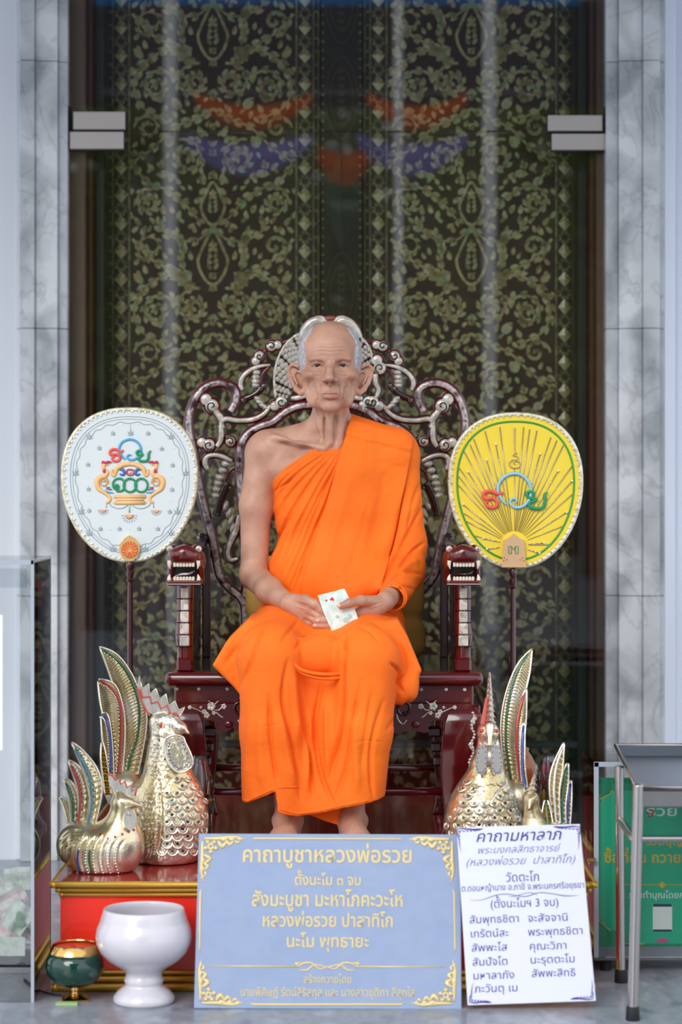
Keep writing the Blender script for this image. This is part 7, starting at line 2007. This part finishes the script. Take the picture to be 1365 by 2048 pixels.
def wline(pts, w, nm='violet_scroll', m=None, sm=4):
    return MB().sweep([uvw(*w9(a, b_)) + nw * 0.0002 for a, b_ in pts], [x / 4.403 / 900 for x in w] if hasattr(w, '__len__') else w / 4.403 / 900, 6, smooth=sm, up=tuple(nw), flat=0.35).build(nm, m or m_vio2, ws, smooth=True)
wline([(180, 705), (280, 705), (400, 665), (500, 652), (600, 668), (680, 672), (760, 645), (820, 640), (920, 652), (1020, 668), (1140, 664)], [1, 3, 4, 4, 4, 4, 4, 4, 4, 5, 1])
wline([(510, 668), (560, 675), (640, 652), (700, 640), (755, 650), (770, 668)], [1, 3, 3, 3, 3, 1])
for (cx, cy, dx, dy, sz) in ((60, 75, 1, 1, 1.0), (1150, 55, -1, 1, 1.0), (170, 1610, 1, -1, 0.85), (1265, 1580, -1, -1, 0.85)):
    T = lambda u, v: (cx + dx * u * sz + (v * 0.06), cy + dy * v * sz)
    wline([T(0, 5), T(60, 0), T(130, 8), T(190, 10), T(240, 0)], [3, 6, 7, 10, 1], 'corner_flourish', m_vio)
    wline([T(5, 0), T(5, 50), T(18, 100), T(20, 150), T(30, 210)], [3, 6, 5, 4, 1], 'corner_flourish')
    for k in range(5): wline([T(20 + k * 32, 10), T(30 + k * 32, 30 - k * 2), T(45 + k * 32, 12)], [2, 6, 2], 'corner_flourish')
    for k in range(4): wline([T(10, 25 + k * 30), T(28 - k * 2, 35 + k * 30), T(12, 52 + k * 30)], [2, 5, 2], 'corner_flourish')

# ---------------------------------------------------------------- white pedestal bowl
m_bowl = mat('white_glazed_bowl', 'd2cfd8', 0.22, coat=0.6, var=(5, 'c6c2cc', 0.3))
by = -0.725; sb = S(by); bc = Vector(((288 - 682.5) / sb, by, 0))
prof = [(0.066, 0.0), (0.069, 0.006), (0.068, 0.014), (0.058, 0.026), (0.045, 0.036), (0.041, 0.040), (0.043, 0.045), (0.0445, 0.052), (0.041, 0.058), (0.040, 0.064), (0.044, 0.072), (0.060, 0.082), (0.082, 0.096), (0.098, 0.114), (0.1065, 0.134), (0.1075, 0.150), (0.1045, 0.165), (0.099, 0.178), (0.0975, 0.180), (0.0965, 0.186), (0.092, 0.200), (0.0895, 0.208), (0.0875, 0.2095), (0.0855, 0.207), (0.087, 0.195), (0.094, 0.178), (0.101, 0.155), (0.100, 0.135), (0.088, 0.110), (0.06, 0.090), (0.0, 0.083)]
bo = MB().lathe(prof, bc, 56).build('pedestal_bowl', m_bowl, smooth=True, origin=tuple(bc))
tag(bo, 'white glazed pedestal bowl on the floor in front of the red platform', 'bowl')

# ---------------------------------------------------------------- green candle goblet
gy = -0.70; sg_ = S(gy); gc = Vector(((150 - 682.5) / sg_, gy, 0))
gob = empty('candle_goblet', tuple(gc), 'emerald glass candle goblet with gold rim and foot beside the white bowl', 'candle')
m_em = bpy.data.materials.new('emerald_glass'); m_em.use_nodes = True
b_ = m_em.node_tree.nodes['Principled BSDF']; b_.inputs['Base Color'].default_value = (*lin('064438'), 1); b_.inputs['Transmission Weight'].default_value = 0.35; b_.inputs['Roughness'].default_value = 0.04; b_.inputs['Coat Weight'].default_value = 0.6
MB().lathe([(0.012, 0.030), (0.030, 0.032), (0.050, 0.043), (0.063, 0.060), (0.066, 0.075), (0.063, 0.092), (0.056, 0.107), (0.0545, 0.107), (0.060, 0.091), (0.062, 0.075), (0.058, 0.060), (0.045, 0.047), (0.02, 0.038), (0.0, 0.037)], gc, 48).build('glass_bowl', m_em, gob, smooth=True)
m_brass = mat('polished_gold', 'd9b06a', 0.14, metal=1.0)
MB().lathe([(0.0565, 0.104), (0.0572, 0.106), (0.050, 0.124), (0.0485, 0.125), (0.0475, 0.123), (0.0545, 0.104)], gc, 48).build('gold_rim', m_brass, gob, smooth=True, autosm=40)
MB().lathe([(0.0, 0.113), (0.047, 0.113), (0.0485, 0.116), (0.047, 0.118), (0.02, 0.1165), (0.0, 0.116)], gc, 40).build('wax', mat('orange_red_wax', 'e8533a', 0.5, coat=0.2), gob, smooth=True)
MB().sweep([gc + Vector((0.004, -0.01, 0.116)), gc + Vector((0.0, -0.012, 0.121)), gc + Vector((-0.008, -0.012, 0.123))], 0.0009, 6).build('wick', m_black, gob)
MB().lathe([(0.012, 0.012), (0.007, 0.016), (0.0085, 0.020), (0.011, 0.023), (0.0085, 0.026), (0.010, 0.030), (0.016, 0.033)], gc, 24).build('gold_stem', m_brass, gob, smooth=True)
fb = MB()
V = []
for z, r in ((0.0, 0.041), (0.004, 0.041), (0.013, 0.013)):
    V += [gc + Vector((r * math.cos(a), r * math.sin(a), z)) for a in (PI / 4 + 0.15, 3 * PI / 4 + 0.15, 5 * PI / 4 + 0.15, 7 * PI / 4 + 0.15)]
fb.add(V, [(3, 2, 1, 0), (8, 9, 10, 11)] + [(i * 4 + k, i * 4 + (k + 1) % 4, (i + 1) * 4 + (k + 1) % 4, (i + 1) * 4 + k) for i in (0, 1) for k in range(4)])
fb.build('gold_foot', m_brass, gob)
lf = MB().box((gc.x - 0.036, gc.y - 0.062, 0.0003), (gc.x + 0.012, gc.y - 0.045, 0.006)).build('green_slip', mat('pale_green_paper', '9ab87c', 0.6)); tag(lf, 'small pale green paper slip at the foot of the emerald goblet', 'paper')
cdo = MB().sweep([(gc.x - 0.035, gc.y + 0.03, 0.003), (gc.x - 0.06, gc.y + 0.04, 0.004), (gc.x - 0.10, gc.y + 0.10, 0.003), (gc.x - 0.14, gc.y + 0.2, 0.003)], 0.0025, 8).build('black_cord', m_black, smooth=True); tag(cdo, 'thin dark cord on the floor behind the emerald goblet', 'cord')

# ---------------------------------------------------------------- clear donation box with banknotes, left
m_acr = glass_mat('clear_acrylic', (0.97, 0.98, 0.985), ior=1.42, rough=0.02)
m_acre = mat('frosted_acrylic_edge', 'a4aeba', 0.25, coat=0.5)
dx1 = -0.684; dy0, dy1, dz1 = -0.73, -0.42, HZ + (950 - 1126) / S(-0.73)
dx0 = dx1 - 0.36
db = empty('donation_box', ((dx0 + dx1) / 2, (dy0 + dy1) / 2, 0), 'tall clear acrylic donation box half full of banknotes at the left edge', 'box')
t_ = 0.006
for nm, a, b_ in (('acrylic_panel', (dx0, dy0, 0.0), (dx1, dy0 + t_, dz1)), ('acrylic_panel', (dx0, dy1 - t_, 0.0), (dx1, dy1, dz1)), ('acrylic_panel', (dx1 - t_, dy0 + t_, 0.0), (dx1, dy1 - t_, dz1)), ('acrylic_panel', (dx0, dy0 + t_, 0.0), (dx0 + t_, dy1 - t_, dz1)), ('acrylic_lid', (dx0, dy0, dz1), (dx1, dy1, dz1 + 0.006))):
    MB().box(a, b_).build(nm, m_acr, db)
zd = HZ + (950 - 1925) / S(-0.70)
MB().box((dx0 + t_, dy0 + t_, zd - 0.006), (dx1 - t_, dy1 - t_, zd)).build('inner_shelf', m_acr, db)
ed = MB()
for (x, y) in ((dx1, dy0), (dx1, dy1)): ed.box((x - 0.006, y - 0.001 if y == dy0 else y - 0.006, 0), (x + 0.001, y + 0.006 if y == dy0 else y + 0.001, dz1 + 0.006))
ed.box((dx0, dy0 - 0.001, dz1 - 0.003), (dx1, dy0 + 0.006, dz1 + 0.007)); ed.box((dx1 - 0.006, dy0, dz1), (dx1 + 0.001, dy1, dz1 + 0.007))
ed.build('polished_edge', m_acre, db)
MB().box((dx0, dy0 - 0.0012, dz1 - 0.055), (dx1 - 0.014, dy0 + 0.0, dz1 - 0.012)).build('front_band', glass_mat('second_sheet', (0.88, 0.9, 0.92), 1.5), db)
lb = MB().box((dx0 + 0.02, dy0 - 0.0015, HZ + (950 - 1500) / S(-0.73)), ((5 - 682.5) / S(-0.73), dy0 - 0.0004, HZ + (950 - 1230) / S(-0.73))).build('paper_label', mat('white_paper', 'f4f5f8', 0.6), db)
nm_cols = [('green_note', 'b8cfc0'), ('pink_note', 'e0b4bf'), ('grey_note', 'c3ccc6'), ('rose_note', 'd19aa6')]
random.seed(11)
placed = [(0.030, 0.000, 0.235, 0.3, 0, 'pale green banknote lying flat at the front of the donation box'), (0.035, 0.040, 0.150, 1.0, 1, 'pink crumpled banknote on top of the notes in the donation box')]
note_labels = ['pale green banknote against the front pane low in the donation box', 'pale green banknote with a portrait print leaning in the donation box', 'pink folded banknote in the middle of the donation box', 'pale green banknote standing topmost in the donation box', 'rose banknote at the right of the notes in the donation box', 'grey green banknote at the back of the donation box', 'pink banknote lowest at the back of the donation box', 'pale green banknote lying flat on the shelf of the donation box']
spec = [(20, 1893, -0.705, 0.0, 0, 60, 38), (36, 1835, -0.685, -0.6, 0, 50, 60), (24, 1798, -0.665, 0.5, 1, 62, 34), (36, 1758, -0.64, 0.1, 0, 54, 46), (50, 1860, -0.655, 1.2, 3, 26, 60), (10, 1780, -0.60, 0.3, 2, 60, 60), (16, 1850, -0.58, -0.2, 1, 80, 50), (0, 1912, -0.60, 0.0, 0, 90, 22)]
for k, (a, b_, y, rot, ci, w, h_) in enumerate(spec):
    nm, cc = nm_cols[ci]; s_ = S(y); c = P(a, b_, y); n = 10; V = []; F = []
    for i in range(n + 1):
        for j in range(6):
            u, v = (i / n - 0.5) * w / s_, (j / 5 - 0.5) * h_ / s_
            uu = u * math.cos(rot) - v * math.sin(rot); vv = u * math.sin(rot) + v * math.cos(rot)
            wv = 0.006 * math.sin(i * 0.9 + k) + 0.004 * math.sin(j * 1.3 + k * 2) if k not in (0,) else 0.001 * math.sin(i)
            V.append((min(c.x + uu, dx1 - 0.009), y + wv, max(c.z + vv, zd + 0.002)))
    for i in range(n):
        for j in range(5): F.append((i * 6 + j, (i + 1) * 6 + j, (i + 1) * 6 + j + 1, i * 6 + j + 1))
    o = mesh_obj('banknote', V, F, ramp_mat('paper_' + nm + str(k), 40, [(0.3, cc), (0.55, 'dfe4e0'), (0.7, cc)], rough=0.7, metal=0, coat=0, kind='NOISE'), origin=tuple(c))
    sd = o.modifiers.new('paper', 'SOLIDIFY'); sd.thickness = 0.0006
    tag(o, note_labels[k], 'banknote', 'banknotes in the donation box')
    if k == 1:
        pr = MB(); pr.ball(P(39, 1832, y - 0.011), (0.008, 0.0012, 0.011), 12, 8); pr.ball(P(39, 1848, y - 0.011), (0.014, 0.0012, 0.007), 12, 8)
        pr.build('portrait_print', mat('grey_green_ink', '8fa896', 0.7), o)

# ---------------------------------------------------------------- clear box with green poster, right
ax0, ay0, ay1, az1 = 0.598, -0.41, -0.13, 0.489
ax1 = ax0 + 0.42
rb_ = empty('acrylic_box', ((ax0 + ax1) / 2, (ay0 + ay1) / 2, 0), 'clear acrylic box with a green printed poster behind the steel stand', 'box')
for nm, a, b_ in (('acrylic_panel', (ax0, ay0, 0.035), (ax1, ay0 + t_, az1)), ('acrylic_panel', (ax0, ay1 - t_, 0.035), (ax1, ay1, az1)), ('acrylic_panel', (ax0, ay0 + t_, 0.035), (ax0 + t_, ay1 - t_, az1)), ('acrylic_panel', (ax1 - t_, ay0 + t_, 0.035), (ax1, ay1 - t_, az1)), ('acrylic_lid', (ax0, ay0, az1), (ax1, ay1, az1 + 0.006))):
    MB().box(a, b_).build(nm, m_acr, rb_)
MB().box((ax0, ay0, 0.028), (ax1, ay1, 0.0345)).build('box_base', mat('smoky_base', '5c5f66', 0.3), rb_)
for a, b_ in ((ax0 + 0.03, ay0 + 0.03), (ax1 - 0.03, ay0 + 0.03), (ax0 + 0.03, ay1 - 0.03), (ax1 - 0.03, ay1 - 0.03)):
    MB().lathe([(0.014, 0), (0.014, 0.028)], (a, b_, 0), 16).build('foot', m_black, rb_)
MB().box((ax0 - 0.001, ay0 - 0.001, 0.035), (ax0 + 0.010, ay0 + 0.007, az1 + 0.006)).box((ax0, ay0 - 0.001, az1 - 0.004), (ax1, ay0 + 0.007, az1 + 0.007)).build('polished_edge', m_acre, rb_)
py_ = ay0 + 0.012; sp = S(py_)
def r6(x, y): return (x / 3.542 + 1140, y / 3.542 + 1470)
m_pg = mat('green_poster', '18b48a', 0.45); m_pg2 = mat('dark_green_poster', '0a8a63', 0.45); m_pgold = mat('poster_gold_print', 'e0b838', 0.5); m_pwhite = mat('poster_white_print', 'e9efe9', 0.5)
def pp(x, y, dy=0.0): return P(*r6(x, y), py_ + dy)
a = pp(207, 1500); b_ = pp(800, 303)
po = MB().box((a.x, py_, a.z), (ax1 - 0.03, py_ + 0.002, b_.z)).build('poster', m_pg2, rb_)
pts = [pp(800, 395, -0.001), pp(420, 395, -0.001), pp(300, 395, -0.001), pp(290, 420, -0.001), pp(235, 450, -0.001), pp(203, 500, -0.001), pp(203, 1270, -0.001), pp(230, 1330, -0.001), pp(290, 1385, -0.001), pp(370, 1385, -0.001), pp(370, 1440, -0.001), pp(430, 1478, -0.001), pp(800, 1478, -0.001)]
MB().prism([(min(q_.x, ax1 - 0.032), q_.y, q_.z) for q_ in pts[::-1]], (0, 0.001, 0)).build('poster_panel', m_pg, po)
MB().sweep([pp(300, 392, -0.0015), pp(285, 420, -0.0015), pp(235, 448, -0.0015), pp(205, 500, -0.0015), pp(203, 900, -0.0015), pp(203, 1270, -0.0015), pp(232, 1335, -0.0015), pp(290, 1388, -0.0015)], 0.0013, 6, smooth=3).build('gold_line', m_pgold, po)
MB().sweep([pp(372, 1420, -0.0015), pp(385, 1465, -0.0015), pp(430, 1480, -0.0015), pp(530, 1480, -0.0015)], 0.0013, 6, smooth=3).build('gold_line', m_pgold, po)
MB().sweep([pp(385, 1060, -0.0015), pp(960, 1062, -0.0015)], 0.0010, 6, smooth=1).build('gold_line', m_pgold, po)
c = pp(657, 1062, -0.002); MB().prism([c + Vector((0.0085, 0, 0)), c + Vector((0, 0, 0.0085)), c + Vector((-0.0085, 0, 0)), c + Vector((0, 0, -0.0085))], (0, 0.001, 0)).build('gold_diamond', m_pgold, po)
uvp = lambda x, y: P(x, y, py_ - 0.0008)
X1, Z1 = Vector((1, 0, 0)), Vector((0, 0, 1))
def ptxt(s_, x0, x1, yb, yt, m, bo=0.01): A_ = r6(x0, yb); B_ = r6(x1, yt); txt(po, uvp, s_, A_[0], B_[0], A_[1], B_[1], m, X1, Z1, bold=bo, dep=0.0006)
ptxt('ซื้อที่ดิน ถวายวัด', 245, 900, 903, 848, m_pgold, 0.02); ptxt('ร่วมทำบุญโดยการโอน', 420, 960, 1155, 1120, m_pwhite, 0.006)
ptxt('ร่วมบุญ', 540, 800, 780, 740, m_pgold, 0.015); ptxt('รวย', 545, 760, 572, 520, m_pwhite, 0.012)
MB().sweep([pp(548, 545, -0.002), pp(565, 575, -0.002), pp(592, 560, -0.002), pp(585, 535, -0.002), pp(560, 530, -0.002)], 0.002, 6).build('red_print', mat('poster_red', 'd03a44', 0.5), po)
c0, c1 = pp(590, 1392, -0.0015), pp(727, 1198, -0.0015)
cdp = MB().box((c0.x, c0.y, c0.z), (c1.x, c0.y + 0.001, c1.z)).build('payment_card', m_pwhite, po)
for ya, yb in ((1198, 1216), (1378, 1392)):
    q0, q1 = pp(592, yb, -0.0022), pp(725, ya, -0.0022); MB().box((q0.x, q0.y, q0.z), (q1.x, q0.y + 0.0006, q1.z)).build('navy_band', mat('navy_print', '1d2b50', 0.5), cdp)
lo_ = MB()
cc = pp(658, 1465, -0.002)
for k in range(9):
    a_ = PI * (k + 0.5) / 9; lo_.sweep([cc, cc + Vector((math.cos(a_) * 0.009, 0, math.sin(a_) * 0.006)), cc + Vector((math.cos(a_) * 0.016, 0, math.sin(a_) * 0.009))], [0.001, 0.0024, 0.0005], 6, up=(0, 1, 0), flat=0.3)
lo_.build('lotus_print', mat('pink_lotus', 'e04a94', 0.5), po)

# ---------------------------------------------------------------- stainless steel stand, right front
m_ss = mat('brushed_steel', 'b9b4b2', 0.24, metal=1.0, bump=(30, 0.0003))
m_ssd = mat('steel_tray', '98a0ac', 0.3, metal=1.0)
fx_, fy_ = (1272 - 682.5) / S(-0.90), -0.90
bx_, by_ = (1243 - 682.5) / S(-0.52), -0.52
stn = empty('steel_stand', (fx_ + 0.2, -0.7, 0), 'stainless steel tray stand with black rubber feet at the right edge', 'stand')
ztop = 0.515
def tube(a, b_, r, nm, m=m_ss): return MB().sweep([a, b_], r, 20, smooth=1).build(nm, m, stn, smooth=True, autosm=50)
fz_ = HZ + (950 - 1572) / S(-0.90)
tube((fx_ - 0.006, fy_, 0.0), (fx_ + 0.006, fy_, fz_), 0.0115, 'leg'); tube((bx_, by_, 0.0), (bx_ - 0.004, by_, 0.50), 0.0105, 'leg')
tube((fx_ + 0.44, fy_, 0.0), (fx_ + 0.44, fy_, fz_), 0.0115, 'leg'); tube((bx_ + 0.42, by_, 0.0), (bx_ + 0.42, by_, 0.50), 0.0105, 'leg')
for (x, y) in ((fx_ - 0.006, fy_), (bx_, by_), (fx_ + 0.44, fy_), (bx_ + 0.42, by_)):
    MB().lathe([(0.0150, 0), (0.0155, 0.004), (0.0140, 0.028), (0.0128, 0.030)], (x, y, 0), 24).build('rubber_foot', m_black, stn, smooth=True, autosm=40)
MB().ball((fx_ + 0.006, fy_, fz_), (0.0115, 0.0115, 0.006), 16, 8).build('leg_cap', m_ss, stn, smooth=True)
zb_ = HZ + (950 - 1680) / S(-0.90)
tube((fx_, fy_ + 0.012, zb_), (fx_ + 0.44, fy_ + 0.012, zb_), 0.0075, 'cross_bar')
zs1 = HZ + (950 - 1640) / S(-0.52)
MB().sweep([(bx_ - 0.004, by_, zs1), (bx_ - 0.002, by_ - 0.05, zs1 - 0.0), (fx_ - 0.002, fy_ + 0.06, zb_), (fx_, fy_, zb_)], 0.009, 14).build('side_bar', m_ss, stn, smooth=True)
# tray: front lip, sloping pan, raised rim
fx0, bx0 = (1292 - 682.5) / S(-0.88), (1232 - 682.5) / S(-0.34)
zf = HZ + (950 - 1590) / S(-0.88); zf2 = zf + 0.015
tr = MB()
V = [(fx0 - 0.02, -0.885, zf2), (fx0 + 0.45, -0.885, zf2), (bx0 + 0.45, -0.34, 0.527), (bx0, -0.34, 0.527), (fx0 - 0.005, -0.865, zf2 - 0.018), (fx0 + 0.43, -0.865, zf2 - 0.018), (bx0 + 0.43, -0.36, 0.505), (bx0 + 0.02, -0.36, 0.505)]
tr.add(V, [(0, 1, 5, 4), (1, 2, 6, 5), (2, 3, 7, 6), (3, 0, 4, 7), (4, 5, 6, 7)])
o = tr.build('tray', m_ssd, stn); s_ = o.modifiers.new('sheet', 'SOLIDIFY'); s_.thickness = 0.0025
MB().sweep([V[0], V[1], V[2], V[3]], 0.0055, 10, closed=True, smooth=1).build('tray_rim', m_ss, stn, smooth=True)
MB().box((fx0 - 0.01, -0.882, zf - 0.026), (fx0 + 0.44, -0.872, zf + 0.010), bev=0.002).build('front_apron', m_ss, stn)
lkx = ax0 - 0.004
lk = MB().box((lkx - 0.018, ay0 - 0.02, 0.262), (lkx + 0.006, ay0 - 0.008, 0.273), bev=0.002).sweep([(lkx - 0.012, ay0 - 0.014, 0.266), (lkx - 0.012, ay0 - 0.014, 0.258)], 0.004, 8)
lo2 = lk.build('latch', m_brass, rb_, smooth=False)
